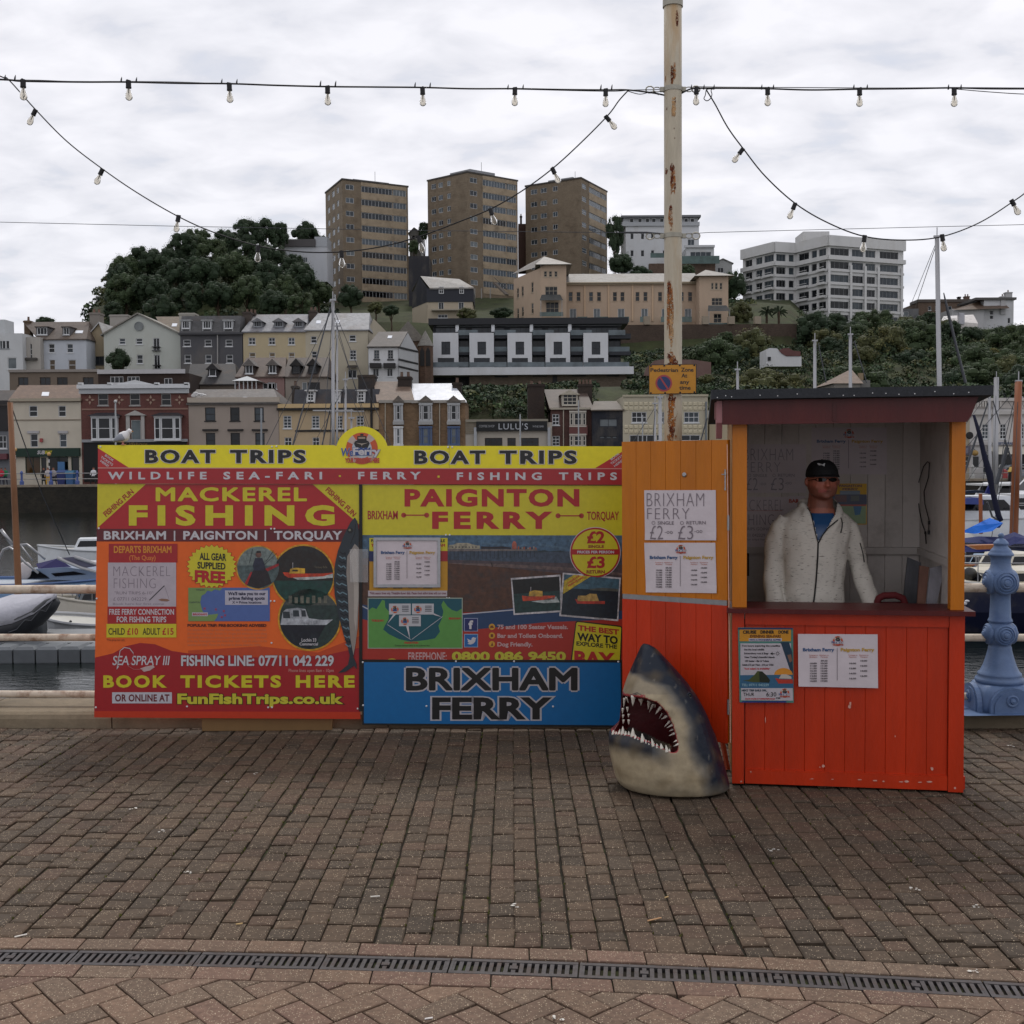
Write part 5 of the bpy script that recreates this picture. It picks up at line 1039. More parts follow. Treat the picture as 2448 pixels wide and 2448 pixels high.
for a in((1467,1752,1466,1746,7),(1474,1752,1473,1749,5),(1480,1752,1482,1744,6),(1489,1752,1489,1738,7),(1496,1754,1496,1748,5),(1504,1754,1503,1748,5),(1513,1757,1513,1742,8),(1520,1762,1519,1757,6),(1527,1765,1526,1762,5),(1537,1769,1535,1755,9),(1546,1773,1544,1768,5),(1553,1776,1551,1771,5),(1562,1779,1558,1767,8),(1572,1784,1570,1778,6),(1582,1786,1580,1778,7),(1595,1793,1592,1782,8),(1600,1796,1601,1790,4)):
 tooth(a[0],a[1]+3,a[2],a[3],a[4])
for a in((1493,1672,1491,1690,5),(1489,1695,1488,1706,4),(1490,1710,1489,1717,4),(1491,1722,1490,1730,4),(1498,1668,1502,1680,5),(1500,1692,1500,1702,4),(1503,1708,1502,1715,4),(1503,1722,1503,1732,4)):
 tooth(a[0],a[1],a[2],a[3],a[4],back=.0)
h=surf(1648,1663);
if h:
 m=MB();m.ell(h+Vector((0,.004,0)),.011,.008,.012,14,10,s(10,10,12));m.build('eye',MATS['tooth']if 0 else mat('eye_gloss',s(8,8,10),.12,0),shk,smooth=True)
 m=MB();m.lathe([(.016,-.004),(.017,.001),(.013,.003),(.0125,-.002)],18,h,(1,1,1,1),M=Vector((.5,-.86,0)).to_track_quat('Z','Y').to_matrix());m.build('eye_rim',mat('shark_blue',s(30,38,52),.4,.1),shk,smooth=True)
m=MB()
for x,y,L_ in((1506,1660,26),(1512,1657,14)):
 pts=[surf(x+i*L_/6,y+math.sin(i)*1.2)for i in range(7)];pts=[q+Vector((0,-.0015,0))for q in pts if q is not None]
 if len(pts)>2:m.tube(pts,.0014,5)
m.build('lip_crease',MATS['shark_blue'],shk)
# ============================================================ THE MAN IN THE KIOSK
MY=6.52
K=MY/F
def MP(px,py,dy=0):return P(px,py,MY)+Vector((0,dy,0))
def ring_e(px,py,rx,ry,dy=0,n=20,zt=0,pw=2.0):
 c=MP(px,py,dy);o_=[]
 for j in range(n):
  t=2*math.pi*j/n;ex=2/pw;ux=math.copysign(abs(math.cos(t))**ex,math.cos(t));uy=math.copysign(abs(math.sin(t))**ex,math.sin(t));o_.append(c+Vector((ux*rx*K,uy*ry*K,zt*uy)))
 return o_
MX=1961
man=thing('person','man in a black cap, sunglasses and white flecked hooded jacket behind the counter','person',tuple(MP(MX,1300)-Vector((0,0,MP(MX,1300).z-.05))))
m=MB()
m.rings([ring_e(MX+4,y,rx,ry,dy)for y,rx,ry,dy in((1104,6,7,0),(1108,20,24,0),(1118,31,37,0),(1132,35.5,43,0),(1146,36,43,0),(1158,35.5,42,-.004),(1168,34.5,39,-.01),(1177,32,35,-.018),(1184,27,30,-.026),(1190,18,21,-.032),(1193,8,9,-.034))],(1,1,1,1))
m.rings([ring_e(MX+3,y,rx,ry,dy)for y,rx,ry,dy in((1165,26,30,.025),(1190,28,31,.025),(1212,31,33,.028),(1228,38,36,.03),(1240,58,38,.03))],(1,1,1,1))
zf=.05
trunk=[(1232,40,30),(1244,66,38),(1268,76,44),(1310,74,47),(1380,68,45),(1430,70,47),(1490,74,50),(1530,74,50)]
m.rings([ring_e(1946,y,rx,ry,.03,pw=2.4)for y,rx,ry in trunk],(1,1,1,1))
hip=MP(1945,1520,.03)
for sx in(-1,1):
 m.tube([hip+Vector((sx*.09,0,.03)),hip+Vector((sx*.1,-.01,-.2)),hip+Vector((sx*.1,-.02,-.40)),Vector((hip.x+sx*.1,hip.y+.0,.25)),Vector((hip.x+sx*.1,hip.y+.02,.1))],[.09,.082,.06,.055,.042],14)
 m.rings([[Vector((hip.x+sx*(.1+.01*t_),hip.y-.17+.27*t_,.06+.02*math.sin(t_*3)))+Vector((math.cos(a)*.045,0,math.sin(a)*.03))for a in[2*math.pi*j/10 for j in range(10)]]for t_ in(0,.3,.7,1)],(1,1,1,1))
for ex,sg_ in((MX+4-38,-1),(MX+4+38,1)):m.ell(MP(ex,1152,.0),3.8*K,7*K,10*K,10,8,M=Matrix.Rotation(sg_*.5,3,'Z'))
m.rings([ring_e(MX+5,y,rx,ry,dy,n=10)for y,rx,ry,dy in((1143,3,4,-.094),(1152,4,6,-.102),(1159,6,8,-.108),(1163,7,8,-.104),(1166,5,5,-.096))],(1,1,1,1))
m.ell(MP(MX+5,1171.5,-.09),11*K,4*K,2.2*K,12,6);m.ell(MP(MX+5,1175,-.089),9.5*K,4.5*K,2.4*K,12,6);m.ell(MP(MX+5,1186,-.082),11*K,8*K,6.5*K,12,8)
for ex in(MX-14,MX+24):m.ell(MP(ex,1164,-.062),10*K,11*K,10*K,10,8)
m.ell(MP(MX+5,1139,-.08),27*K,8*K,4.5*K,14,6)
AR=[[(1872,1262,.03),(1852,1345,.045),(1847,1405,.0),(1849,1446,-.05),(1852,1470,-.08)],[(2030,1262,.03),(2056,1345,.045),(2069,1405,.0),(2079,1446,-.05),(2083,1470,-.08)]]
for si,A in enumerate(AR):
 pts=[MP(*a)for a in A];m.tube(pts,[.03,.033,.03,.026,.025],12)
 h=pts[-1];d=(pts[-1]-pts[-2]).normalized();sd_=Vector((1,0,0));m.rings([[h+d*t_+Vector((math.cos(a)*w_,math.sin(a)*.014,0))for a in[2*math.pi*j/12 for j in range(12)]]for t_,w_ in((-.01,.026),(.03,.036),(.07,.041),(.095,.038))],(1,1,1,1))
 for f in range(4):
  b0=h+d*.09+Vector((-.029+.0195*f,-.002,0));L_=(.062,.072,.068,.052)[f];dn_=(d+Vector((0,.35,0))).normalized();d2=(d+Vector((0,1.0,0))).normalized()
  m.tube([b0-d*.01,b0+dn_*L_*.5,b0+dn_*L_*.5+d2*L_*.35,b0+dn_*L_*.5+d2*L_*.6],[.0098,.0092,.0085,.0065],8)
 sx=1 if si==0 else-1;b0=h+d*.025+Vector((sx*.03,0,0));m.tube([b0,b0+d*.03+Vector((sx*.018,-.008,0)),b0+d*.065+Vector((sx*.02,-.002,0))],[.0125,.011,.0085],8)
me=m.mesh('b',[]);clear(me)
me=bake_mesh(me,[('REMESH',dict(mode='VOXEL',voxel_size=.0058,use_smooth_shade=True)),('SMOOTH',dict(iterations=2,factor=.5))],'body')
SK=s(150,90,72)
def skin_col(v,n_):
 px,py=proj(v);c=SK
 c=mixc(c,s(190,96,76),0.3*max(0,1-abs(py-1160)/12))if abs(px-MX)<40 else c
 if 1100<py<1215 and v.y<MY:
  d=smooth(1164,1180,py+abs(px-MX-5)*.4+NZ.noise(v*60)*4);c=mixc(c,s(84,54,44),d*.5)
  if 1169.5<py<1177.5 and abs(px-MX-5)<10:c=s(150,74,66)
 if py>1500:c=s(40,44,60)if v.z>.12 else s(40,34,30)
 return c
paint(me,skin_col);me.materials.clear();me.materials.append(mat('skin',None,.5,.06,60,spec=.4));link('body',me,man)
m=MB();m.tube([MP(x,y,-.112)for x,y in((1957,1174),(1962,1173),(1966,1173.4),(1970,1173),(1975,1174))],[.001,.0016,.0018,.0016,.001],6,s(80,34,30));m.build('mouth',MATS['skin'],man)
m=MB();m.rings([ring_e(cx_,y,rx,ry,dy,pw=2.3,n=24)for cx_,y,rx,ry,dy in((MX+2,1226,33,36,.028),(1960,1236,44,41,.03),(1955,1250,70,44,.028),(1950,1275,78,48,.027),(1947,1330,74,49,.027),(1946,1400,69,48,.027),(1946,1500,74,51,.027))],s(40,96,150),caps=False)
def shirt_col(v,n_):py=proj(v)[1];return s(96,112,140)if 1266<py<1282 else s(22,64,106)
me=m.mesh('shirt',[mat('cotton',None,.85,.08,30)],smooth=True);paint(me,shirt_col);link('shirt',me,man)
m=MB()
m.rings([ring_e(cx_,y,rx,ry,dy,pw=2.3,n=28)for cx_,y,rx,ry,dy in((1958,1212,44,30,.05),(1956,1222,60,38,.045),(1954,1234,76,46,.04),(1952,1250,84,51,.035),(1950,1275,84,55,.032),(1948,1310,80,56,.03),(1947,1350,77,56,.03),(1945,1395,74,55,.03),(1944,1425,77,56,.03),(1944,1460,80,58,.03),(1944,1500,78,57,.03))],(1,1,1,1))
for si,A in enumerate(AR):
 pts=[MP(*a)for a in A];pts[0]=MP(1884 if si==0 else 2014,1240,.035)
 pts.insert(1,MP(1870 if si==0 else 2032,1262,.035));pts.insert(2,MP(1860 if si==0 else 2044,1295,.04));m.tube(pts[:-1]+[pts[-1]+Vector((0,.01,.012))],[.045,.057,.06,.056,.053,.048,.045],16)
for sx in(-1,1):
 hs=[MP(MX+4+sx*8,1206,.13),MP(MX+3+sx*36,1206,.09),MP(MX+2+sx*41,1214,.03),MP(MX+1+sx*41,1230,-.035),MP(MX+sx*32,1250,-.07),MP(MX-3+sx*20,1274,-.085)];m.tube(hs,[.03,.03,.025,.022,.018,.011],12)
m.ell(MP(MX+4,1216,.14),42*K,20*K,20*K,16,8)
me=m.mesh('j',[]);clear(me)
me=bake_mesh(me,[('REMESH',dict(mode='VOXEL',voxel_size=.0072,use_smooth_shade=True)),('SMOOTH',dict(iterations=5,factor=.5))],'jacket')
V=[(1929,1203),(1937,1224),(1946,1252),(1953,1282),(1956,1296),(1963,1284),(1982,1256),(1996,1232),(2002,1203),(1990,1190),(1945,1190)]
bmj=bmesh.new();bmj.from_mesh(me);kill=[f for f in bmj.faces if f.calc_center_median().y<MY+.075 and inpoly(*proj(f.calc_center_median()),V)]
bmesh.ops.delete(bmj,geom=kill,context='FACES')
for v in bmj.verts:
 px,py=proj(v.co);a=(NZ.noise(Vector((v.co.x*9,v.co.y*9,v.co.z*5)))*.5+NZ.noise(Vector((v.co.x*20,v.co.y*20,v.co.z*14)))*.45)*.015
 side=math.exp(-((abs(px-MX)-95)/22)**2)*math.exp(-((py-1345)/40)**2);a-=side*.004
 v.co+=v.normal*a
bmj.to_mesh(me);bmj.free()
def jacket_extra(n,l,pos,base,b):
 mm=n.new('ShaderNodeMapping');mm.inputs['Scale'].default_value=(38,38,190);l.new(pos,mm.inputs[0])
 no=n.new('ShaderNodeTexNoise');no.inputs['Scale'].default_value=1;no.inputs['Detail'].default_value=3;l.new(mm.outputs[0],no.inputs[0])
 mr=n.new('ShaderNodeMapRange');mr.inputs[1].default_value=.6;mr.inputs[2].default_value=.72;l.new(no.outputs[0],mr.inputs[0])
 mi=n.new('ShaderNodeMix');mi.data_type='RGBA';l.new(mr.outputs[0],mi.inputs[0]);l.new(base,mi.inputs[6]);mi.inputs[7].default_value=s(96,90,84);return mi.outputs[2]
me.materials.clear();me.materials.append(mat('jersey',s(196,190,180),.9,.06,10,bump=.2,bscale=200,extra=jacket_extra));link('jacket',me,man)
jb=BVHTree.FromPolygons([v.co.copy()for v in me.vertices],[tuple(p_.vertices)for p_ in me.polygons])
def js(px,py,off=.004):
 d=ray(px,py).normalized();h=jb.ray_cast(CO,d);return(h[0]-d*off)if h[0]is not None else MP(px,py,-.1)
mat('zip',s(14,13,14),.5,0)
m=MB();m.tube([js(x,y)for x,y in((1956,1298),(1955,1330),(1953,1360),(1951,1390),(1948,1420),(1945,1440),(1946,1452))],.0045,6);m.build('zip',MATS['zip'],man)
m=MB();m.tube([js(x,y)for x,y in((1930,1214),(1938,1226),(1944,1250),(1951,1280),(1956,1298))],.003,6);m.tube([js(x,y)for x,y in((1957,1298),(1966,1280),(1980,1262),(2003,1243))],.0035,6);m.build('zip_edge',MATS['zip'],man)
m=MB();m.tube([js(x,y,.006)for x,y in((2010,1237),(2014,1250),(2013,1262),(2010,1274))],.003,6);m.build('drawcord',MATS['zip'],man)
m=MB();m.tube([js(x,y,.002)for x,y in((2056,1298),(2060,1312),(2064,1328),(2066,1344))],.003,6);m.build('pocket_zip',MATS['zip'],man)
m=MB();cr=[]
for y,rx,ry,dy in((1099,6,7,0),(1101,18,22,0),(1106,26,33,0),(1113,31.5,40,0),(1124,36.5,46,0),(1134,38,47.5,0),(1140,37.8,47,0)):cr.append(ring_e(MX+4,y,rx,ry,dy,n=28))
m.rings(cr[::-1],s(22,22,24));m.ell(MP(MX+4,1099,0),.005,.005,.003,8,6,s(22,22,24))
pk=[]
for i in range(13):
 t=R(-78+13*i);pk.append((math.sin(t),math.cos(t)))
top=[MP(MX+4+sx_*37,1137-2*c_,-.02-c_*.1)for sx_,c_ in pk];bk=[MP(MX+4+sx_*37,1132+2*abs(sx_),-.02-c_*.075)for sx_,c_ in pk]
for i in range(12):
 a,b_,c_,d_=bk[i],bk[i+1],top[i+1]+Vector((0,-.02*math.cos(R(-78+13*i)),-.006)),top[i]+Vector((0,-.02*math.cos(R(-78+13*i)),-.006));dz=Vector((0,0,-.005))
 m.add([a,b_,c_,d_,a+dz,b_+dz,c_+dz,d_+dz],[(0,3,2,1),(4,5,6,7),(3,7,6,2),(0,1,5,4)],s(20,20,22))
cap=m.build('cap',mat('cap_cloth',None,.8,.1,50),man,smooth=False)
cpl=Plane(MP(MX,1115,-.13),(0,-1,.35));p=Print(cpl,.0003)
cat_=[(1953,1107.5),(1957,1107),(1963,1109),(1968,1110),(1970,1107),(1973,1107.5),(1972,1110),(1971,1115),(1968,1113),(1963,1112),(1958,1112.5),(1955,1110)]
ocap=BVHTree.FromPolygons([v.co.copy()for v in cap.data.vertices],[tuple(q.vertices)for q in cap.data.polygons])
m=MB();vs=[]
for x,y in cat_:
 d=ray(x,y).normalized();h=ocap.ray_cast(CO,d);vs.append((h[0]if h[0]is not None else MP(x,y,-.12))-d*.002)
m.add(vs,[tuple(range(len(vs)))],s(200,200,200));m.build('cap_emblem',MATS['cap_cloth'],man)
m=MB()
for cx_ in(MX-9,MX+20):
 pts=[]
 for j in range(14):
  t=2*math.pi*j/14;pts.append(MP(cx_+11.5*math.cos(t),1146.5+4.8*math.sin(t),-.108+abs(cx_+12*math.cos(t)-MX-5)**2*.00005))
 m.prism(pts,(0,.004,0),s(12,12,14))
m.tube([MP(1962,1145,-.11),MP(1966,1143.5,-.112),MP(1971,1145,-.11)],.0018,6,s(12,12,14))
for ex,e2 in((1941,1931),(1992,2000)):m.tube([MP(ex,1145,-.1),MP(e2,1147,-.06),MP(e2+(1 if e2>1960 else-1),1149,.0)],.002,6,s(12,12,14))
m.build('sunglasses',mat('lens',s(10,10,12),.12,0),man)
# ============================================================ THE FAR QUAY, HILL AND TOWN
mat('render_wall',None,.85,.1,.35,sat=.68,val=.68,bump=.15,bscale=6,stain=s(120,112,98),stain_amt=.3,stain_scale=.35,stretch=(1,1,.5))
def tex_brick(sc):
 def f(n,l,pos,base,b):
  t=n.new('ShaderNodeTexBrick');t.inputs['Scale'].default_value=sc;t.inputs['Color1'].default_value=(1,1,1,1);t.inputs['Color2'].default_value=(.72,.72,.72,1);t.inputs['Mortar'].default_value=(1.15,1.1,1.0,1);t.inputs['Mortar Size'].default_value=.012
  sp=n.new('ShaderNodeSeparateXYZ');l.new(pos,sp.inputs[0]);ad=n.new('ShaderNodeMath');ad.operation='ADD';l.new(sp.outputs[0],ad.inputs[0]);l.new(sp.outputs[1],ad.inputs[1])
  cb=n.new('ShaderNodeCombineXYZ');l.new(ad.outputs[0],cb.inputs[0]);l.new(sp.outputs[2],cb.inputs[1]);l.new(cb.outputs[0],t.inputs['Vector'])
  m=n.new('ShaderNodeMix');m.data_type='RGBA';m.blend_type='MULTIPLY';m.inputs[0].default_value=1;l.new(base,m.inputs[6]);l.new(t.outputs[0],m.inputs[7]);return m.outputs[2]
 return f
mat('brick_wall',None,.9,.12,.8,sat=.75,val=.68,extra=tex_brick(4.0),stain=s(70,56,44),stain_amt=.4,stain_scale=.5)
mat('stone_wall',None,.9,.2,1.2,bump=.4,bscale=6,extra=tex_brick(1.8),stain=s(60,54,44),stain_amt=.5,stain_scale=.6)
mat('slate',None,.62,.2,1.4,sat=.8,val=.74,bump=.3,bscale=8,extra=tex_brick(2.6),stain=s(96,74,52),stain_amt=.35,stain_scale=.4)
mat('trim',None,.55,.05,3,sat=.85,val=.74)
gmat=mat('window_glass',None,.12,.35,.6,spec=.3,val=.55)
RW,BW,SW,SLT=MATS['render_wall'],MATS['brick_wall'],MATS['stone_wall'],MATS['slate']
FR=s(222,224,226);DKG=s(34,38,42);MIDG=s(70,80,88);PALEG=s(120,128,132)
def dispz(x,y,Y):return P(x,y,Y).z
WC={}
def win_mesh(w,h,cols,rows_,frc,glc,fw=.07,sill=True):
 key=(round(w,2),round(h,2),cols,rows_,frc,glc,sill)
 if key in WC:return WC[key]
 m=MB();d0,d1=.06,.11
 m.box(0,fw,d0,d1,0,h,frc);m.box(w-fw,w,d0,d1,0,h,frc);m.box(fw,w-fw,d0,d1,0,fw,frc);m.box(fw,w-fw,d0,d1,h-fw,h,frc)
 for i in range(1,cols):m.box(w*i/cols-.025,w*i/cols+.025,d0+.01,d1,fw,h-fw,frc)
 for i in range(1,rows_):m.box(fw,w-fw,d0+.005,d1-.005,h*i/rows_-.03,h*i/rows_+.03,frc)
 m.add([(fw,.1,fw),(w-fw,.1,fw),(w-fw,.1,h-fw),(fw,.1,h-fw)],[(0,1,2,3)],glc,1)
 if sill:m.box(-.08,w+.08,-.07,.055,-.1,-.002,frc)
 WC[key]=m.mesh('window',[MATS['trim'],gmat]);return WC[key]
def wall_cells(m,M,W,z0,z1,holes,col,t=.14):
 us=sorted({0,W}|{h[0]for h in holes}|{h[1]for h in holes});zs=sorted({z0,z1}|{h[2]for h in holes}|{h[3]for h in holes})
 old=m.M;m.M=M
 for a,b in zip(zs,zs[1:]):
  run=None
  for i,(u,v)in enumerate(zip(us,us[1:])):
   c=((u+v)/2,(a+b)/2);solid=not any(h[0]<c[0]<h[1]and h[2]<c[1]<h[3]for h in holes)
   if solid:run=[u,v]if run is None else[run[0],v]
   if(not solid or i==len(us)-2)and run:m.add([(run[0],0,a),(run[1],0,a),(run[1],0,b),(run[0],0,b)],[(0,1,2,3)],col);run=None
 for h in holes:
  u0,u1,a,b=h[:4];c=k(col,.95)
  m.add([(u0,0,a),(u1,0,a),(u1,0,b),(u0,0,b),(u0,t,a),(u1,t,a),(u1,t,b),(u0,t,b)],[(0,4,7,3),(1,2,6,5),(0,1,5,4),(3,7,6,2)],c)
 m.M=old
def fM(o,u):
 u=Vector(u).normalized();v=Vector((-u.y,u.x,0));return Matrix(((u.x,v.x,0,o[0]),(u.y,v.y,0,o[1]),(0,0,1,o[2]),(0,0,0,1)))
def place_win(root,M,u0,u1,z0,z1,cols=1,rws=2,frc=FR,glc=None,name='window',sill=True):
 glc=glc or rnd.choice((DKG,DKG,MIDG,s(50,56,62)))
 return link(name,win_mesh(u1-u0,z1-z0,cols,rws,frc,glc,min(.07,(u1-u0)*.09),sill),root,M=M@Matrix.Translation((u0,0,z0)))
class House:
 """front facade measured on the photograph, at distance Y"""
 def __init__(s_,name,label,x0,x1,yt,yb,Y,dep,col,cat='house',wm=None,down=4):
  s_.Y=Y;ym=(yt+yb)/2;xm=(x0+x1)/2
  s_.X0=P(x0,ym,Y).x;s_.X1=P(x1,ym,Y).x;s_.Z1=P(xm,yt,Y).z;s_.Z0=P(xm,yb,Y).z-down;s_.dep=dep
  s_.root=thing(name,label,cat,((s_.X0+s_.X1)/2,Y,s_.Z0));s_.col=col;s_.wm=wm or RW;s_.holes=[];s_.W=s_.X1-s_.X0
  s_.M=fM((s_.X0,Y,0),(1,0,0));s_.yb=yb
 def x(s_,px):return P(px,s_.yb,s_.Y).x
 def uz(s_,x0,x1,y0,y1):
  a=P(x0,y0,s_.Y);b=P(x1,y1,s_.Y);return a.x-s_.X0,b.x-s_.X0,b.z,a.z
 def win(s_,x0,x1,y0,y1,cols=1,rws=2,frc=FR,glc=None,sill=True,name='window'):
  u0,u1,z0,z1=s_.uz(x0,x1,y0,y1)
  u0=max(u0,.05);u1=min(u1,s_.W-.05)
  z0=max(z0,s_.Z0+.1);z1=min(z1,s_.Z1-.02)
  s_.holes.append((u0,u1,z0,z1));place_win(s_.root,s_.M,u0,u1,z0,z1,cols,rws,frc,glc,name,sill)
 def wins(s_,lst,y0,y1,**kw):
  for a,b in lst:s_.win(a,b,y0,y1,**kw)
 def walls(s_,gable=None,col=None,sides=True):
  m=MB();wall_cells(m,s_.M,s_.W,s_.Z0,s_.Z1,s_.holes,col or s_.col)
  X0,X1,Y,d,a,b=s_.X0,s_.X1,s_.Y,s_.dep,s_.Z0,s_.Z1;c=col or s_.col
  m.quad((X1,Y,a),(X1,Y+d,a),(X1,Y+d,b),(X1,Y,b),c);m.quad((X0,Y+d,a),(X0,Y,a),(X0,Y,b),(X0,Y+d,b),c);m.quad((X1,Y+d,a),(X0,Y+d,a),(X0,Y+d,b),(X1,Y+d,b),c)
  m.quad((X0,Y,b),(X1,Y,b),(X1,Y+d,b),(X0,Y+d,b),k(c,.6))
  m.quad((X0,Y+.15,a),(X1,Y+.15,a),(X1,Y+.15,b),(X0,Y+.15,b),s(20,20,20))if False else None
  if gable:
   gx,gy=gable;q=P(gx,gy,Y);m.add([(X0,Y,b),(X1,Y,b),(q.x,Y,q.z),(X0,Y+d,b),(X1,Y+d,b),(q.x,Y+d,q.z)],[(0,1,2),(4,3,5)],c)
  m.build('wall',s_.wm,s_.root)
 def bar(s_,x0,x1,y0,y1,out,col,name='cornice',mt='trim',back=0.0):
  a=P(x0,y0,s_.Y);b=P(x1,y1,s_.Y);m=MB();m.box(a.x,b.x,s_.Y-out,s_.Y-.003+back,b.z,a.z,col);return m.build(name,MATS[mt],s_.root)
 def roof(s_,yr_,col,xl=None,xr=None,ov=.25,mt=SLT,eave=None):
  """ridge parallel to the front, seen at photo row yr_"""
  Y2=s_.Y+s_.dep/2;zr=P((xl or 1224),yr_,Y2).z;ze=eave if eave is not None else s_.Z1+.02
  x0=s_.X0-.15;x1=s_.X1+.15;r0=P(xl,yr_,Y2).x if xl else x0;r1=P(xr,yr_,Y2).x if xr else x1
  Y0,Y3=s_.Y-ov,s_.Y+s_.dep+ov;t=.12;m=MB()
  vs=[(x0,Y0,ze),(x1,Y0,ze),(r1,Y2,zr),(r0,Y2,zr),(x0,Y3,ze),(x1,Y3,ze)]
  vs+=[(a,b,c-t)for a,b,c in vs[:2]]
  m.add(vs,[(0,1,2,3),(1,5,2),(5,4,3,2),(4,0,3),(6,7,1,0),(4,5,7,6)],col)
  s_.rf=m.build('roof',mt,s_.root);s_.zr=zr;s_.ze=ze;s_.Y0=Y0;s_.Y2=Y2;return s_.rf
 def groof(s_,gx,gy,col,ov=.3):
  q=P(gx,gy,s_.Y);X0,X1,Y,d,b=s_.X0-.3,s_.X1+.3,s_.Y-ov,s_.dep+ov,s_.Z1-.12;m=MB();z=q.z+.12;t=.18
  m.add([(X0,Y,b),(q.x,Y,z),(X1,Y,b),(X0,Y+d,b),(q.x,Y+d,z),(X1,Y+d,b),(X0,Y,b-t),(q.x,Y,z-t),(X1,Y,b-t),(X0,Y+d,b-t),(q.x,Y+d,z-t),(X1,Y+d,b-t)],[(0,1,4,3),(1,2,5,4),(0,6,7,1),(1,7,8,2),(3,4,10,9),(4,5,11,10),(0,3,9,6),(2,8,11,5)],col);s_.rf=m.build('roof',SLT,s_.root)
 def chim(s_,x0,x1,y0,y1,col,back=1.0,dep=.9,pots=2,pc=s(120,84,60),mt=BW):
  Y=s_.Y+back;a=P(x0,y0,Y);b=P(x1,y1,Y);m=MB();m.box(a.x,b.x,Y,Y+dep,b.z-1.5,a.z,col);m.box(a.x-.08,b.x+.08,Y-.08,Y+dep+.08,a.z-.25,a.z-.05,k(col,.9));ch=m.build('chimney',mt,s_.root)
  for i in range(pots):
   x=a.x+(b.x-a.x)*(i+.5)/pots;m=MB();m.lathe([(.16,a.z-.02),(.13,a.z+.45),(.16,a.z+.5),(.1,a.z+.5)],8,(x,Y+dep/2,0),pc);m.build('chimney_pot',MATS['render_wall'],ch)
 def dormer(s_,x0,x1,y0,y1,col,back=1.2,cols=2,rws=2,frc=FR,peak=None,rc=None,glc=None,side=None):
  Y=s_.Y+back
  if hasattr(s_,'zr'):
   dd=ray((x0+x1)/2,y1+2);n=Vector((0,-(s_.zr-s_.ze),(s_.Y2-s_.Y0))).normalized();Y=(CO+dd*((Vector((0,s_.Y0,s_.ze))-CO).dot(n)/dd.dot(n))).y-.1
  a=P(x0,y0,Y);b=P(x1,y1,Y);d=2.6;m=MB();root=s_.root
  m.box(a.x,b.x,Y+.12,Y+d,b.z-.4,a.z,col,skip='b');w_=b.x-a.x;fw=.12
  m.box(a.x,a.x+fw,Y,Y+.12,b.z-.3,a.z,col);m.box(b.x-fw,b.x,Y,Y+.12,b.z-.3,a.z,col);dm=m.build('dormer',MATS['render_wall'],root)
  link('window',win_mesh(w_-2*fw,a.z-b.z,cols,rws,frc,glc or DKG,.07,True),dm,M=Matrix.Translation((a.x+fw,Y-.04,b.z)))
  m=MB();rc=rc or col
  if peak:
   q=P((x0+x1)/2,peak,Y);o_=.22;m.add([(a.x-o_,Y-.25,a.z-.08),(q.x,Y-.25,q.z),(b.x+o_,Y-.25,a.z-.08),(a.x-o_,Y+d,a.z-.08),(q.x,Y+d,q.z),(b.x+o_,Y+d,a.z-.08)],[(0,1,4,3),(1,2,5,4),(0,2,1),(0,3,5,2)],rc)
  else:m.box(a.x-.12,b.x+.12,Y-.15,Y+d,a.z+.003,a.z+.12,rc)
  m.build('dormer_roof',SLT,dm)
 def skyl(s_,x0,x1,y0,y1,col=s(214,218,224)):
  def on(px,py):
   d=ray(px,py);n=Vector((0,-(s_.zr-s_.ze),(s_.Y2-s_.Y0))).normalized();o_=Vector((0,s_.Y0,s_.ze))+n*.06;t=(o_-CO).dot(n)/d.dot(n);return CO+d*t
  m=MB();m.prism([on(x0,y0),on(x0-2,y1),on(x1-2,y1),on(x1,y0)],(0,.05,-.1),col);m.build('skylight',mat('skylight_glass',None,.08,.05,1,spec=1.0),s_.root)
 def door(s_,x0,x1,y0,y1,frc=FR,glc=MIDG):s_.win(x0,x1,y0,y1,2,1,frc,glc,False,'glazed_door')
 # ---- the hill
PRF=[(117,-.3),(119,0),(121,6.5),(126,8.2),(133,9.5),(148,11.0),(156,12.6),(165,16.0),(187,20.0),(189.5,24.2),(200,25.0),(225,31),(252,37.6),(275,39.5),(300,39),(420,20),(700,-2),(1500,-5)]
def hillz(X,Y):
 z=PRF[-1][1]
 for a,b in zip(PRF,PRF[1:]):
  if a[0]<=Y<b[0]:z=a[1]+(b[1]-a[1])*(Y-a[0])/(b[0]-a[0]);break
 if Y<117:z=-.3
 xs=X/max(Y,1)
 if Y>150:
  l=smooth(-.415,-.35,xs);z=8+(z-8)*l if z>8 else z
  if Y>188:z*=(1-.15*smooth(.235,.262,xs))*(1-.06*smooth(.33,.4,xs))
  if Y>195:z+=8*smooth(195,215,Y)*smooth(-.37,-.33,xs)*(1-smooth(-.2,-.165,xs))*(1-smooth(240,255,Y))
 z+=(NZ.noise(Vector((X*.04,Y*.05,1)))*1.6 if Y>122 else 0);return z
m=MB();ysr=[104.5,110,117,119,121]+[122+i*4 for i in range(48)]+[320,360,420,500,700,1000,1500]
cols_=[-1.1+2.2*i/110 for i in range(111)]
g_=[[(c*y,y,hillz(c*y,y)if y>112 else-.02)for c in cols_]for y in ysr]
vs=[p_ for r_ in g_ for p_ in r_];n=len(cols_)
m.add(vs,[(j*n+i,j*n+i+1,(j+1)*n+i+1,(j+1)*n+i)for j in range(len(ysr)-1)for i in range(n-1)])
mat('hill_grass',s(50,56,30),.95,.4,.4,bump=.6,bscale=3,stain=s(52,42,28),stain_amt=.6,stain_scale=.15)
struct(m.build('hillside',MATS['hill_grass'],smooth=True))
mat('promenade_paving',s(150,142,132),.85,.15,.8)
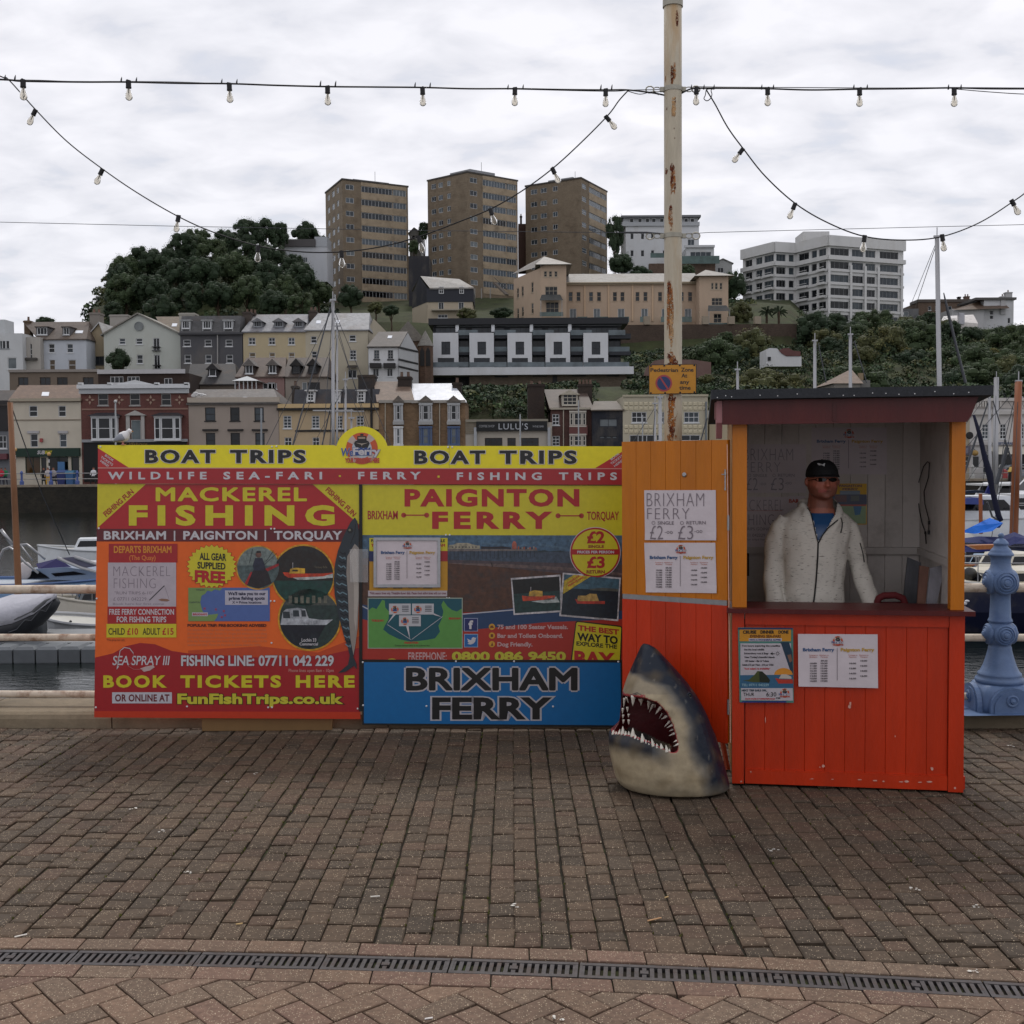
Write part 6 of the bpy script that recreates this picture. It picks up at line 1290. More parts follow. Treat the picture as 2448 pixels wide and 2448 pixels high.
m=MB();m.quad((-130,104.02,.03),(130,104.02,.03),(130,111,.03),(-130,111,.03),(0,0,0,1));struct(m.build('promenade',MATS['promenade_paving']))
mat('road_asphalt',s(70,70,72),.9,.15,.8)
m=MB();m.quad((-130,107,.06),(130,107,.06),(130,111.5,.06),(-130,111.5,.06),(0,0,0,1));struct(m.build('road',MATS['road_asphalt']))
m=MB();m.box(-220,220,104.0,104.6,-5,.0,s(44,42,37));m.box(-220,220,103.93,104.7,.001,.22,s(140,130,116));hw=m.build('harbour_wall',SW);tag(hw,'long dark stone harbour wall across the water','wall')
# ---- trees: leafy crowns of many small leaf clumps
mat('leaves',None,.75,.3,.5,spec=.25);mat('bark',s(66,54,42),.9,.3,3)
def crown_mesh(seed,squash=.85,nb=34,per=105,leaf=.066,flat=False):
 r0=random.Random(seed);m=MB();blobs=[]
 for i in range(nb):
  while True:
   p_=Vector((r0.uniform(-1,1),r0.uniform(-1,1),r0.uniform(-1,1)))
   if .3<p_.length<.84 or(i<6 and p_.length<.45):break
  p_.z*=squash;blobs.append((p_,r0.uniform(.15,.34)*(1.2 if p_.z<0 else 1)))
 for c,r_ in blobs:
  tone=r0.uniform(.8,1.15);hue=r0.uniform(-.12,.16)
  for j in range(per):
   d=Vector((r0.gauss(0,1),r0.gauss(0,1),r0.gauss(0,1))).normalized();q=c+d*r_*r0.uniform(.55,1.35)
   u=d.orthogonal().normalized();u.rotate(Matrix.Rotation(r0.uniform(0,6.28),3,d));nn=(d+Vector((r0.uniform(-.6,.6),r0.uniform(-.6,.6),r0.uniform(-.2,.8)))).normalized();u=(u-nn*u.dot(nn)).normalized();v=nn.cross(u)
   L_=leaf*r0.uniform(.55,1.25);f_=tone*r0.uniform(.75,1.25);col=(1.0*f_*(1+hue),1.0*f_,1.0*f_*(1-hue*.6),1)
   m.add([q-u*L_*.5,q+v*L_*.34,q+u*L_*.55,q-v*L_*.34],[(0,1,2,3)],col)
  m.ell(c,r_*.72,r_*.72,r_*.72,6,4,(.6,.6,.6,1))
 return m
TINTS={'dark':(.030,.052,.024),'mid':(.048,.074,.030),'olive':(.085,.092,.034),'yellow':(.14,.125,.03),'grey':(.07,.085,.055)}
CRN={}
def crown(var,tint):
 key=(var,tint)
 if key not in CRN:
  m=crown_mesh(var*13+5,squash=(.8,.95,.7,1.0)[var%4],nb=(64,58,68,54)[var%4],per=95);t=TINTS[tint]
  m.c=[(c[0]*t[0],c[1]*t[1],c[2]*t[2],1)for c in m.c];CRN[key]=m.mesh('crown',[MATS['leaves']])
 return CRN[key]
def tree(label,px,py,Y,rpx,var,tint='dark',squash=1.0,group=None,name='tree',cat='tree',trunk=True):
 c=P(px,py,Y);r_=rpx*Y/F;gz_=min(hillz(c.x,Y),c.z-r_*.6)
 root=thing(name,label,cat,(c.x,Y,gz_),group)
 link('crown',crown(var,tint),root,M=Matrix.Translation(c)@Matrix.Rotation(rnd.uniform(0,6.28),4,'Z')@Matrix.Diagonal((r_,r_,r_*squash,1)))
 if trunk:
  m=MB();t0=max(.12,r_*.07);m.tube([(c.x,Y,gz_-.5),(c.x+r_*.05,Y,gz_+(c.z-gz_)*.4),(c.x-r_*.04,Y+.1,c.z)],[t0*1.3,t0,t0*.5],8,(1,1,1,1))
  for a in range(4):t_=a*1.57+.4;m.tube([(c.x,Y,gz_+(c.z-gz_)*.55),(c.x+math.cos(t_)*r_*.5,Y+math.sin(t_)*r_*.5,c.z+r_*.25)],[t0*.5,t0*.2],6,(1,1,1,1))
  m.build('trunk',MATS['bark'],root)
 return root
WG='trees of the wood on the hill left of the tower blocks'
wl_=[(282,705,205,34),(290,662,210,34),(300,640,214,40),(345,630,216,44),(395,625,216,42),(300,700,200,50),(360,690,198,48),(440,600,222,46),(475,578,226,40),(420,660,206,46),(480,650,206,50),(510,610,220,42),(540,580,228,40),(590,560,234,40),(560,640,212,52),(610,620,216,48),(640,660,206,46),(590,700,196,46),(520,705,194,44),(450,715,192,44),(680,690,200,42),(715,668,206,44),(655,722,188,40),(720,730,186,36),(385,735,186,40),(272,745,192,26),(760,700,215,40),(700,640,228,36),(655,610,232,34)]
def wlab(x,y):
 t='upper edge' if y<612 else 'middle' if y<680 else 'lowest row'
 lm='above the pale gabled house' if x<330 else 'above the grey roof dormers' if x<470 else 'above the chimney by the yellow house' if x<560 else 'above the yellow terraced house' if x<640 else 'above the tallest yacht mast' if x<705 else 'beside the left tower block'
 return 'dark tree in the '+t+' of the wood, '+lm
for i,(x,y,Y,r_)in enumerate(wl_):tree(wlab(x,y),x,y,Y,r_,i%4,('dark','dark','mid','dark','dark','mid')[i%6],group=WG)
tree('tall dark tree with an open feathery top at the summit of the wood',636,556,238,32,1,'dark',1.15)
tree('tall dark conifer with feathery branches beside the summit tree',672,562,240,22,3,'dark',1.5)
tree('rounded dark tree just left of the first tower block',732,556,246,34,0,'dark');tree('low tree between the white villa and the wood',765,580,250,24,2,'dark')
tree('small dark tree seen between the left and middle towers',1014,552,262,16,3,'dark',1.4);tree('pale green tree below the gap between left and middle towers',990,590,258,18,1,'mid')
tree('tall narrow dark tree standing right of the right tower',1469,560,252,24,3,'dark',2.0);tree('dark bushy tree at the foot of the right tower',1485,630,240,34,2,'dark')
tree('dark shrubby tree at the foot of the white villa',1530,652,238,30,0,'dark',.7);tree('small dark tree under the villa terrace beside the post',1640,650,236,24,1,'mid',.8)
tree('round dark tree below the left tower',838,706,196,34,0,'dark');tree('olive bush at the corner of the grass bank under the left tower',898,735,190,20,1,'olive',.8)
tree('dark clipped bush on the grass bank by the timber house',935,742,188,22,2,'dark',.8)
tree('yellow green shrub in front of the timber house',1115,752,184,26,1,'olive',.7);tree('dark shrub right of the yellow green one below the middle tower',1200,748,186,30,2,'dark',.6)
tree('small leafy tree in front of the pale gabled house',285,858,134,30,0,'dark',1.1)
tree('dark tree top peeping over the white house roof at far left',108,768,170,24,2,'dark',.6)
tree('pale green tree between the peach villa and the white block',1772,752,214,30,1,'olive',1.1);tree('dark tree behind the peach villa',1755,680,236,34,0,'dark',1.2)
for x,lb in((1833,'left'),(1862,'right')):
 c=P(x,745,212);rt=thing('palm_tree',lb+' one of two small palms in front of the white apartment block','palm tree',(c.x,212,hillz(c.x,212)))
 m=MB();m.tube([(c.x,212,hillz(c.x,212)-.5),(c.x,212,c.z)],.22,8,(1,1,1,1));m.build('trunk',MATS['bark'],rt)
 for i in range(26):
  a=rnd.uniform(0,6.28);e_=rnd.uniform(-.5,1.2);L_=1.7;d=Vector((math.cos(a)*math.cos(e_),math.sin(a)*math.cos(e_),math.sin(e_)));sd_=Vector((-math.sin(a),math.cos(a),0))*.16;mid=c+d*L_*.55+Vector((0,0,.1));end=c+d*L_+Vector((0,0,-.5))
  m=MB();m.add([c-sd_*.3,c+sd_*.3,mid+sd_,end,mid-sd_],[(0,1,2,3,4)],(.04,.055,.03,1));m.build('frond',MATS['leaves'],rt)
rs_=[(1990,775,206,42,'dark','dark rounded tree under the white apartment block'),(1945,790,200,34,'dark','dark tree left of the rounded one under the white block'),(2040,790,200,36,'dark','dark tree right of the rounded one under the white block'),(2060,765,210,26,'mid','small green tree at the foot of the white block'),(2095,775,204,52,'mid','large spreading tree with rounded top at the right of the white block'),(2150,800,196,44,'mid','bushy tree right of the large spreading tree'),(2165,775,206,30,'olive','pale bush beside the lower storeys of the white block'),(2220,772,204,34,'dark','dark clipped tree behind the tall grey mast'),(2195,800,196,24,'mid','green bush left of the tall grey mast'),(2270,790,200,30,'dark','dark bush right of the tall grey mast'),(2320,800,196,32,'dark','dark tree below the white hill house'),(2395,800,196,26,'dark','spiky dark tree below the right end of the hill house'),(2430,812,190,26,'dark','dark hedge tree at the right edge'),(1985,830,178,32,'dark','dark bush right of the curved white garden house'),(1900,800,190,30,'dark','dark shrub above the curved white garden house'),(1735,812,184,24,'mid','green shrub on the retaining wall right of the post'),(1700,842,172,32,'mid','bushy shrub between post and dark slope'),(1760,850,168,34,'dark','dark mass of shrub in the middle of the slope'),(1820,870,160,30,'dark','dark shrub under the curved white garden house'),(2110,850,170,42,'dark','dark thicket left of the grey mast'),(2180,860,166,40,'dark','dark thicket behind the grey mast'),(2310,860,166,44,'dark','dark thicket right of the grey mast'),(2250,850,168,30,'mid','green shrub on the slope behind the kiosk roof')]
for i,(x,y,Y,r_,t_,lb)in enumerate(rs_):tree(lb,x,y,Y,r_,i%4,t_,.85)
SG='trees and shrubs on the slope right of the post'
r1=random.Random(21)
for i in range(46):
 x=r1.uniform(1690,2470);Y=r1.uniform(140,236)if x>1915 else r1.uniform(140,182);X=P(x,800,Y).x;zc=hillz(X,Y)+1.2;py=1112-(zc-CH)*F/Y+ROLL*(x-1224)
 if 1800<x<1960 and 815<py<900:continue
 tn=r1.choice(('dark','mid','mid','olive'));lm='just right of the post' if x<1800 else 'around the white garden house' if x<1930 else 'under the left of the white block' if x<2060 else 'under the right of the white block' if x<2190 else 'beside the tall grey mast' if x<2320 else 'near the right edge'
 tree({'dark':'dark green','mid':'leafy green','olive':'pale olive'}[tn]+' shrub '+('high' if py<790 else 'halfway' if py<850 else 'low')+' on the slope '+lm,x,py,Y,r1.uniform(2.0,4.2)*F/Y,i%4,tn,r1.uniform(.75,1.1),group=SG,name='shrub',cat='shrub',trunk=False)
for i,(x,y,r_,lb)in enumerate(((2168,840,16,'yellow flowering bush left of the grey mast'),(2375,842,15,'yellow flowering bush at right on the slope'),(2240,880,15,'yellow green bush just above the kiosk roof'),(2060,858,12,'small yellow green bush above the conical roof'),(1690,905,20,'yellow green bush right of the parking sign'))):tree(lb,x,y,168 if i<4 else 128,r_,i%4,'yellow' if i<3 else 'olive',.7,trunk=False,name='bush',cat='bush')
m=MB();r0=random.Random(9)
def scatter(x0,x1,Y0,Y1,n,size):
 for _ in range(n):
  px=r0.uniform(x0,x1);Y=r0.uniform(Y0,Y1);X=P(px,900,Y).x;z=hillz(X,Y);rr_=size*r0.uniform(.5,1.3);tone=r0.uniform(.4,1.15);t=r0.choice(('dark','dark','dark','mid','mid','olive'));t=TINTS[t]
  for _j in range(34):
   d=Vector((r0.gauss(0,1),r0.gauss(0,1),abs(r0.gauss(0,.8)))).normalized();q=Vector((X,Y,z))+Vector((d.x*rr_,d.y*rr_,d.z*rr_*.9));u=Vector((r0.uniform(-1,1),r0.uniform(-1,1),r0.uniform(-.3,1))).normalized();v=d.cross(u).normalized();L_=rr_*.24;f_=tone*r0.uniform(.7,1.3)
   m.add([q-u*L_,q+v*L_*.7,q+u*L_,q-v*L_*.7],[(0,1,2,3)],(t[0]*f_,t[1]*f_,t[2]*f_,1))
scatter(1500,2480,122,186,2600,.85);scatter(1905,2480,186,240,1300,.9);scatter(1080,1420,120,148,600,.8);scatter(180,800,160,240,700,1.3);scatter(800,1320,165,186,200,.6);scatter(1400,1800,215,250,260,.9);scatter(860,900,122,150,60,.8)
tag(m.build('undergrowth',MATS['leaves']),kind='stuff')
# ============================================================ ROW ON THE FAR QUAY
CREAM=s(222,208,180);WH=s(226,228,230)
h=House('house','dark fronted house at the left edge above the crowded cafe tables',-70,22,968,1150,112,9,s(120,124,132),down=1);h.bar(-70,22,958,975,.15,s(50,44,44),'hung_slates');h.bar(-70,20,975,1030,.1,s(44,40,42),'hung_slates')
h.win(-12,16,1041,1072,3,2,FR,DKG);h.win(-60,-20,1041,1072,3,2);h.bar(-70,21,1085,1098,.5,s(110,50,60),'awning');h.walls();h.roof(925,s(70,62,58))
h=House('house','cream house with rusty brown slate roof above the green sandwich shop',27,195,958,1150,112,9,CREAM,down=1)
h.wins([(69,90),(139,158)],970,996,sill=False);h.wins([(72,91),(142,160)],1037,1069,sill=False);h.win(60,97,1092,1134,2,1,s(20,60,44),s(90,62,24),False,'shop_window');h.win(98,112,1094,1150,1,1,s(20,60,44),DKG,False,'shop_door');h.win(116,164,1092,1150,2,1,s(20,60,44),s(20,24,24),False,'shop_window');h.win(170,190,1092,1140,1,1,s(20,60,44),DKG,False,'shop_window')
h.walls();h.roof(921,s(122,92,68),47,190);h.skyl(101,118,937,946);h.bar(27,195,953,959,.3,s(176,164,140));h.bar(29,193,1072,1091,.35,s(12,52,38),'shop_fascia');h.bar(29,193,1003,1005,.05,s(150,136,116),'string_course');h.bar(97,103,1048,1057,.25,s(170,40,40),'alarm_box');h.bar(66,94,1030,1036,.12,s(186,184,186),'lintel');h.bar(139,163,1030,1036,.12,s(186,184,186),'lintel');h.bar(29,193,1091,1150,.003,s(16,44,34),'shop_front',back=-.0)if False else None
p=Print(Plane((0,112-.36,0),(0,-1,0)),.004);p.text('SUB',89,1077,107,1086,WHITE,2,bold=.03,shear=.2);p.text('WAY',107.5,1077,125,1086,YEL,2,bold=.03,shear=.2)
p.rect(75,1092,92,1099,s(130,110,40),1)if False else None
p.build('lettering',h.root)
h=House('house','red brick house with white pediment and two bay windows',195,452,940,1150,112,9,s(122,58,46),wm=BW,down=1)
h.wins([(234,259),(310,335),(385,409)],931+10,969,frc=s(170,168,164));h.win(313,337,1004,1052,1,1,s(186,190,188),s(120,134,138),False);h.walls()
h.bar(187,454,920,928,.45,WH);h.bar(190,452,928,940,.22,s(190,194,198));m=MB();a,b_,c_=P(268,921,111.7),P(322,908,111.7),P(376,921,111.7);m.prism([a,c_,b_][::-1],(0,.5,0),WH);m.build('pediment',MATS['trim'],h.root)
for x0 in(190,260,372,443):h.bar(x0,x0+10,915,921,.45,WH,'parapet_block')
h.bar(196,450,977,979,.06,s(150,110,90),'string_course')
for x in(214.5,285,360,429):
 p=Plane((0,112-.05,0),(0,-1,0));m=MB()
 for a in range(4):t=R(a*90);m.prism([p.pt(x+math.cos(t)*12,956+math.sin(t)*12),p.pt(x+math.cos(t+.5)*6,956+math.sin(t+.5)*6),p.pt(x+math.cos(t)*3,956+math.sin(t)*3),p.pt(x+math.cos(t-.5)*6,956+math.sin(t-.5)*6)],(0,.06,0),s(170,140,116))
 m.build('star_ornament',MATS['trim'],h.root)
def bay(h,x0,x1,y0,y1,hood=True,frc=WH,hc=s(60,60,68),glc=DKG,out=.7,body=None,splits=(0,.25,.75,1)):
 Y=h.Y-out;a=P(x0,y0,Y);b=P(x1,y1,Y);m=MB();W_=b.x-a.x;m.box(a.x+.1,b.x-.1,Y+.14,h.Y-.01,b.z,a.z,body or frc);m.box(a.x,b.x,Y-.02,h.Y-.01,b.z-.14,b.z-.004,frc);m.box(a.x,b.x,Y-.02,h.Y-.01,a.z+.002,a.z+.16,frc);by_=m.build('bay_window',MATS['trim'],h.root)
 for u,v in zip(splits,splits[1:]):link('window',win_mesh(W_*(v-u)-.06,a.z-b.z,1,2,frc,glc,.1,False),by_,M=Matrix.Translation((a.x+W_*u+.03,Y,b.z)))
 if hood:
  m=MB();t=P(x0,y0-12,Y).z;m.add([(a.x-.25,Y-.25,a.z+.16),(b.x+.25,Y-.25,a.z+.16),(b.x-.4,h.Y-.01,t),(a.x+.4,h.Y-.01,t),(a.x-.25,h.Y-.01,a.z+.16),(b.x+.25,h.Y-.01,a.z+.16)],[(0,1,2,3),(0,3,4),(1,5,2),(0,4,5,1)],hc);m.build('bay_hood',SLT,by_)
bay(h,216,281,998,1050);bay(h,367,432,998,1050)
for x0,x1 in((302,312),(338,347)):h.bar(x0,x1,992,1052,.18,s(186,182,176),'door_surround')
m=MB();a,b_,c_=P(297,993,111.7),P(322,981,111.7),P(349,993,111.7);m.prism([a,c_,b_][::-1],(0,.28,0),s(186,182,176));m.build('door_pediment',MATS['trim'],h.root)
h.bar(198,450,1051,1056,.3,s(160,162,166));h.bar(200,448,1056,1150,.1,s(16,17,18),'shop_front');
p=Print(Plane((0,112-.12,0),(0,-1,0)),.004);p.text('Offshore',300,1057,352,1066,s(150,120,60),2,bold=.0,shear=.3);p.build('lettering',h.root)
h=House('house','pinkish beige house with black window sills and long grey slate roof',452,667,965,1150,112,9,s(178,158,140),down=1)
h.wins([(490,515),(550,573),(608,631)],974,1006,frc=s(40,38,38));h.wins([(492,515),(551,574),(610,633)],1035,1070,frc=s(40,38,38));h.walls();h.roof(931,s(112,106,102),470,655)
h.bar(450,669,951,961,.4,s(186,172,154));[h.bar(a,b,1026,1030,.25,s(40,34,32),'lintel')for a,b in((485,522),(545,582),(603,640))]
m=MB();[m.ell(P(458+rnd.uniform(0,32),938+rnd.uniform(0,10),111.8),.24,.15,.1,8,5,s(224,222,220))for i in range(12)];tag(m.build('white_patches',MATS['trim'],h.root),kind='stuff')
h.skyl(581,591,949,953)
h=House('house','yellow house with slate mansard and white dormer windows behind the mast',668,906,978,1150,112,9,s(206,170,106),down=1)
h.wins([(677,697),(745,764),(804,819),(852,870)],994,1024,cols=2,rws=4);h.wins([(680,698),(747,764),(804,818)],1046,1075,cols=2,rws=3);h.walls()
h.bar(665,906,966,976,.25,s(214,180,118),'parapet');h.bar(663,906,976,980,.4,s(26,22,20));h.bar(706,906,1028,1031,.1,s(40,34,30),'string_course')
a=P(703,967,113.2);b=P(909,931,114.6);m=MB();m.add([(a.x,112.6,a.z-.3),(b.x,112.6,a.z-.3),(b.x,113.8,b.z),(a.x,113.8,b.z),(a.x,121,b.z),(b.x,121,b.z),(a.x,121,a.z-.3),(b.x,121,a.z-.3)],[(0,1,2,3),(3,2,5,4),(1,7,5,2),(0,3,4,6)],s(56,58,66));m.build('mansard_roof',SLT,h.root);h.Y0=112.6;h.ze=a.z-.3;h.Y2=113.8;h.zr=b.z
for x0,x1 in((732,753),(798,814),(853,873)):h.dormer(x0,x1,935,958,WH,.75,2,3)
h.chim(856,896,896,945,s(44,44,48),3.5,2,0,mt=SLT);h.chim(697,712,922,955,s(90,80,74),2.5,1,1)
m=MB();m.tube([P(888,y,111.8)for y in(930,1064)],.12,8,s(30,28,28));m.build('drain_pipe',MATS['trim'],h.root)
for x0,x1,bx,lb,rc,ridge in((906,989,[(940,964)],'brown stone house with a rusty slate roof beside the yellow house',s(122,96,76),(893,978,912)),(989,1113,[(1001,1034),(1069,1100)],'brown stone house with a shining pale slate roof and blue framed bays',s(190,194,202),(975,1080,917))):
 h=House('house',lb,x0,x1,961,1150,112,9,s(132,108,84),wm=SW,down=1);h.walls();h.roof(ridge[2],rc,ridge[0]if x0<950 else 985,ridge[1]if x0<950 else 1083,mt=SLT if x0<950 else mat('wet_slate',None,.22,.15,1.5,spec=.9,bump=.2,bscale=8))
 for a,b in bx:
  bay(h,a,b,968,1004,False,s(186,188,190),out=.6,body=s(160,160,158));bay(h,a,b,1023,1062,False,WH if x0<950 else s(70,96,140),out=.6,glc=PALEG);q0=P(a-1,1004,111.4);q1=P(b+1,1015,111.4);m=MB();m.box(q0.x,q1.x,111.35,111.99,q1.z,q0.z-.15,s(172,172,170));m.build('bay_panel',MATS['trim'],h.root)
  q=P((a+b)/2,945,111.5);l_=P(a-2,960,111.5);r_=P(b+2,960,111.5);m=MB();m.add([l_,r_,q,l_+Vector((0,2.4,0)),r_+Vector((0,2.4,0)),q+Vector((0,2.4,0))],[(0,1,2),(0,2,5,3),(1,4,5,2)],s(120,112,104));m.build('bay_gable',SLT,h.root)
 h.bar(x0,x1,957,963,.3,s(170,164,154),'gutter')
 m=MB();m.tube([P(x0+(15 if x0<950 else 62),y,111.85)for y in(963,1066)],.05,6,s(190,180,160));m.build('drain_pipe',MATS['trim'],h.root)
 if x0<950:h.chim(951,983,900,935,s(66,54,48),3.2,1.4,2)
 else:h.chim(1082,1103,914,960,s(56,48,44),3.2,1.4,1)
h=House('cafe','low cream coffee shop and wine bar with a long black name board',1113,1320,1010,1150,112,8,s(196,184,164),cat='cafe',down=1)
h.wins([(1159,1201),(1213,1233),(1246,1288)],1047,1066,cols=3,rws=2,frc=s(50,36,30));h.walls();h.bar(1139,1308,1008,1030,.35,s(20,22,24),'name_board');h.bar(1113,1310,1003,1008,.3,s(150,142,124),'parapet');h.bar(1133,1140,1022,1066,.3,s(178,182,186),'pilaster');h.bar(1309,1316,1022,1066,.3,s(178,182,186),'pilaster')
for i in range(7):h.bar(1113,1138,1010+i*4,1012.5+i*4,.1,s(150,136,112),'slat')
p=Print(Plane((0,112-.36,0),(0,-1,0)),.004);p.text("LULU'S",1192,1012.5,1262,1026.5,s(196,200,206),2,bold=.0,sp=1.15);p.text('COFFEE SHOP',1145,1016,1182,1021.5,s(170,172,176),2,bold=.0);p.text('WINE BAR',1273,1017,1300,1022,s(170,172,176),2,bold=.0);p.build('lettering',h.root)
h=House('house','narrow red brick house with a cream dormer right of the black name board',1318,1415,977,1150,113,9,s(104,62,52),wm=BW,down=1)
h.wins([(1320,1337)],990,1016,cols=2,rws=3);h.wins([(1320,1338)],1042,1066,cols=2,rws=3);h.walls();h.roof(931,s(84,66,56),1300,1400);h.dormer(1343,1382,942,968,s(206,196,172),1.6,3,3,frc=s(206,198,180),peak=932)
bay(h,1361,1402,986,1017,False,s(200,192,178),out=.5);bay(h,1361,1402,1041,1066,False,s(200,192,178),out=.5);h.bar(1360,1404,1017,1041,.5,s(110,52,46),'bay_panel',back=0);h.bar(1316,1412,975,979,.3,s(180,170,150),'gutter')
h.chim(1262,1302,918,1010,s(66,52,46),2,5,2);h.chim(1383,1416,918,950,s(70,58,50),3.5,1.2,4)
m=MB();[m.tube([P(x,y,112.85)for y in(980,1066)],.05,6,s(190,180,160))for x in(1347,)];m.build('drain_pipe',MATS['trim'],h.root)
h=House('house','narrow dark navy painted house between the brick house and the cream block',1416,1489,980,1150,112,9,s(34,40,54),down=1)
h.win(1433,1476,1001,1020,2,1,s(40,46,58),PALEG,False);h.wins([(1434,1446),(1450,1461),(1464,1475)],1043,1048,cols=1,rws=1,frc=s(40,46,58),glc=PALEG,sill=False);h.walls();h.roof(959,s(104,92,78),1420,1474)
h=House('apartment_block','cream flat roofed block with embossed panels behind the post',1489,1692,947,1150,112,10,s(206,194,158),cat='building',down=1)
h.wins([(1510,1546),(1573,1588),(1635,1671)],985,1010,cols=3,rws=2);h.win(1505,1567,1040,1066,3,1);h.win(1570,1580,1040,1066,1,2);h.win(1626,1674,1040,1066,2,2);h.walls()
r0=(1489,1692)
for y0 in(961,972,1016,1027):
 for i in range(17):
  x=1491+i*11.8;
  q0=P(x+.6,y0,112);q1=P(x+11,y0+9,112);m=MB();m.add([(q0.x,111.998,q1.z),(q1.x,111.998,q1.z),(q1.x,111.998,q0.z),(q0.x,111.998,q0.z),(q0.x+.08,111.93,q1.z+.06),(q1.x-.08,111.93,q1.z+.06),(q1.x-.08,111.93,q0.z-.08),(q0.x+.08,111.93,q0.z-.08)],[(4,5,6,7),(0,1,5,4),(1,2,6,5),(2,3,7,6),(3,0,4,7)],s(210,198,164));m.build('facade_panel',MATS['trim'],h.root)
h.bar(1488,1693,944,947.5,.15,s(190,180,150),'parapet');m=MB();m.tube([P(1688,y,111.8)for y in(960,1066)],.09,6,s(120,128,134));m.build('drain_pipe',MATS['trim'],h.root)
h=House('house','pale yellow house glimpsed between the cream block and the kiosk eaves',1696,1990,1000,1150,114,8,s(206,186,136),down=1);h.walls();h.roof(985,s(70,66,64))
h=House('house','plain beige building with a grey shop sign just right of the kiosk post',2240,2318,955,1150,112,9,s(196,178,146),down=1)
h.win(2289,2297,1093,1113,1,2);h.win(2307,2316,1092,1113,1,2);h.walls();h.bar(2280,2318,1066,1088,.25,s(104,98,112),'shop_fascia');h.roof(935,s(90,80,72));h.bar(2284,2312,1071,1084,.28,s(128,124,140),'shop_panel')
h=House('hotel','white classical building with balustrade and canopy at the right edge',2318,2560,975,1150,112,9,s(224,219,214),cat='building',down=1)
h.wins([(2348,2363),(2391,2405),(2434,2448),(2478,2492)],1014,1049,cols=2,rws=4);h.wins([(2325,2342)],1090,1120,cols=1,rws=1,glc=DKG,sill=False);h.win(2350,2372,1086,1134,1,1,FR,DKG,False);h.win(2376,2470,1086,1134,4,1,s(40,40,40),DKG,False);h.walls()
h.bar(2316,2560,984,990,.4,s(200,196,190));h.bar(2330,2560,952,958,.3,s(206,200,194));h.bar(2330,2560,958,975,.1,s(196,188,180),'parapet')
for i in range(10):h.bar(2334+i*6,2337+i*6,960,973,.28,s(210,204,196),'baluster')
h.bar(2318,2560,1057,1063,.3,s(190,186,184));m=MB();a,b=P(2360,1067,111.9),P(2560,1085,110);m.add([(a.x,111.9,a.z),(b.x,111.9,a.z),(b.x,110,b.z),(a.x,110,b.z)],[(0,1,2,3),(3,2,1,0)][:1],s(206,200,184));m.build('awning',MATS['trim'],h.root)
p=Print(Plane((0,112-.32,0),(0,-1,0)),.004);p.text('RESTAURANT',2382,1057,2430,1063,s(60,80,120),2,bold=.03);p.build('lettering',h.root)
m=MB();m.lathe([(0,-.05),(.35,-.05),(.35,.05),(.25,.08),(0,.08)],16,P(2318,1041,111.5),s(30,28,28),M=Matrix.Rotation(R(90),3,'X'));m.build('round_sign',MATS['trim'],h.root)
for x in(2600,2720):
 pass
 # ============================================================ SECOND ROW UP THE HILL
h=House('house','flat roofed brown building behind the cream house on the quay',23,236,888,935,124,5,s(128,108,86),down=3);h.wins([(43,68),(95,121),(136,162),(198,224)],902,921,cols=2,rws=1,frc=s(60,50,44));h.walls();h.bar(22,238,884,889,.2,s(150,142,134),'parapet')
h=House('house','dark brown flat roofed building with a white parapet behind the red brick house',235,453,893,945,122,6,s(66,50,44),wm=BW,down=3);h.wins([(263,295),(304,334)],900,916,cols=3,rws=1);h.win(392,412,904,919,2,1);h.walls();h.bar(234,443,884,893,.25,s(196,196,198),'parapet')
h=House('house','long low house with dark grey slate roof and one dormer',452,566,919,945,126,8,s(120,104,86),down=3);h.walls();h.roof(870,s(58,56,58),455,562);h.dormer(497,519,882,899,s(46,44,46),1.4,1,1,peak=868)
h=House('house','pink walled cottage with brown roof and two gabled dormers',566,680,901,945,126,8,s(158,110,100),down=3);h.wins([(628,662)],916,930,cols=3,rws=1);h.win(640,658,914,930,2,1);h.walls();h.roof(855,s(92,72,62),590,684);h.dormer(584,607,873,893,s(60,44,40),1.5,2,1,peak=858,rc=s(110,104,100));h.dormer(640,663,872,892,s(60,44,40),1.5,2,1,peak=858,rc=s(110,104,100))
h=House('house','beige cottage with dark roof and a close pair of gabled dormers',682,780,901,945,126,8,s(160,146,130),down=3);h.win(735,765,914,932,2,1,s(50,50,50));h.win(722,734,914,932,1,1,FR,PALEG);h.walls();h.roof(855,s(84,70,62),690,788);h.dormer(697,719,873,891,s(30,28,28),1.5,2,2,frc=s(60,60,62),peak=857);h.dormer(737,759,872,891,s(30,28,28),1.5,2,2,frc=s(60,60,62),peak=857)
c=P(588,918,124);gz_=thing('gazebo','small white pavilion with pointed roof in front of the pink cottage','gazebo',(c.x,124,c.z-.6));m=MB();a=P(556,911,123);b=P(620,911,123);t=P(590,899,124.2);m.add([(a.x,122.6,a.z),(b.x,122.6,a.z),(b.x,126,a.z),(a.x,126,a.z),(t.x,124.3,t.z)],[(0,1,4),(1,2,4),(2,3,4),(3,0,4),(3,2,1,0)],s(196,200,202));m.build('roof',MATS['trim'],gz_)
for i in range(6):
 x=a.x+.3+(b.x-a.x-.6)*i/5;m=MB();m.box(x-.05,x+.05,122.8,122.9,a.z-1.6,a.z-.01,s(190,194,196));m.build('post',MATS['trim'],gz_)
h=House('house','white flat roofed house at the far left edge',-60,55,797,960,138,8,s(222,225,227),down=2);h.wins([(0,5),(6,13),(15,22)],815,833,cols=1,rws=1,frc=s(150,154,156));h.win(18,40,855,882,1,1,FR,PALEG);h.walls();h.bar(-60,8,763,797,-.5,s(206,210,212),'turret',back=3)
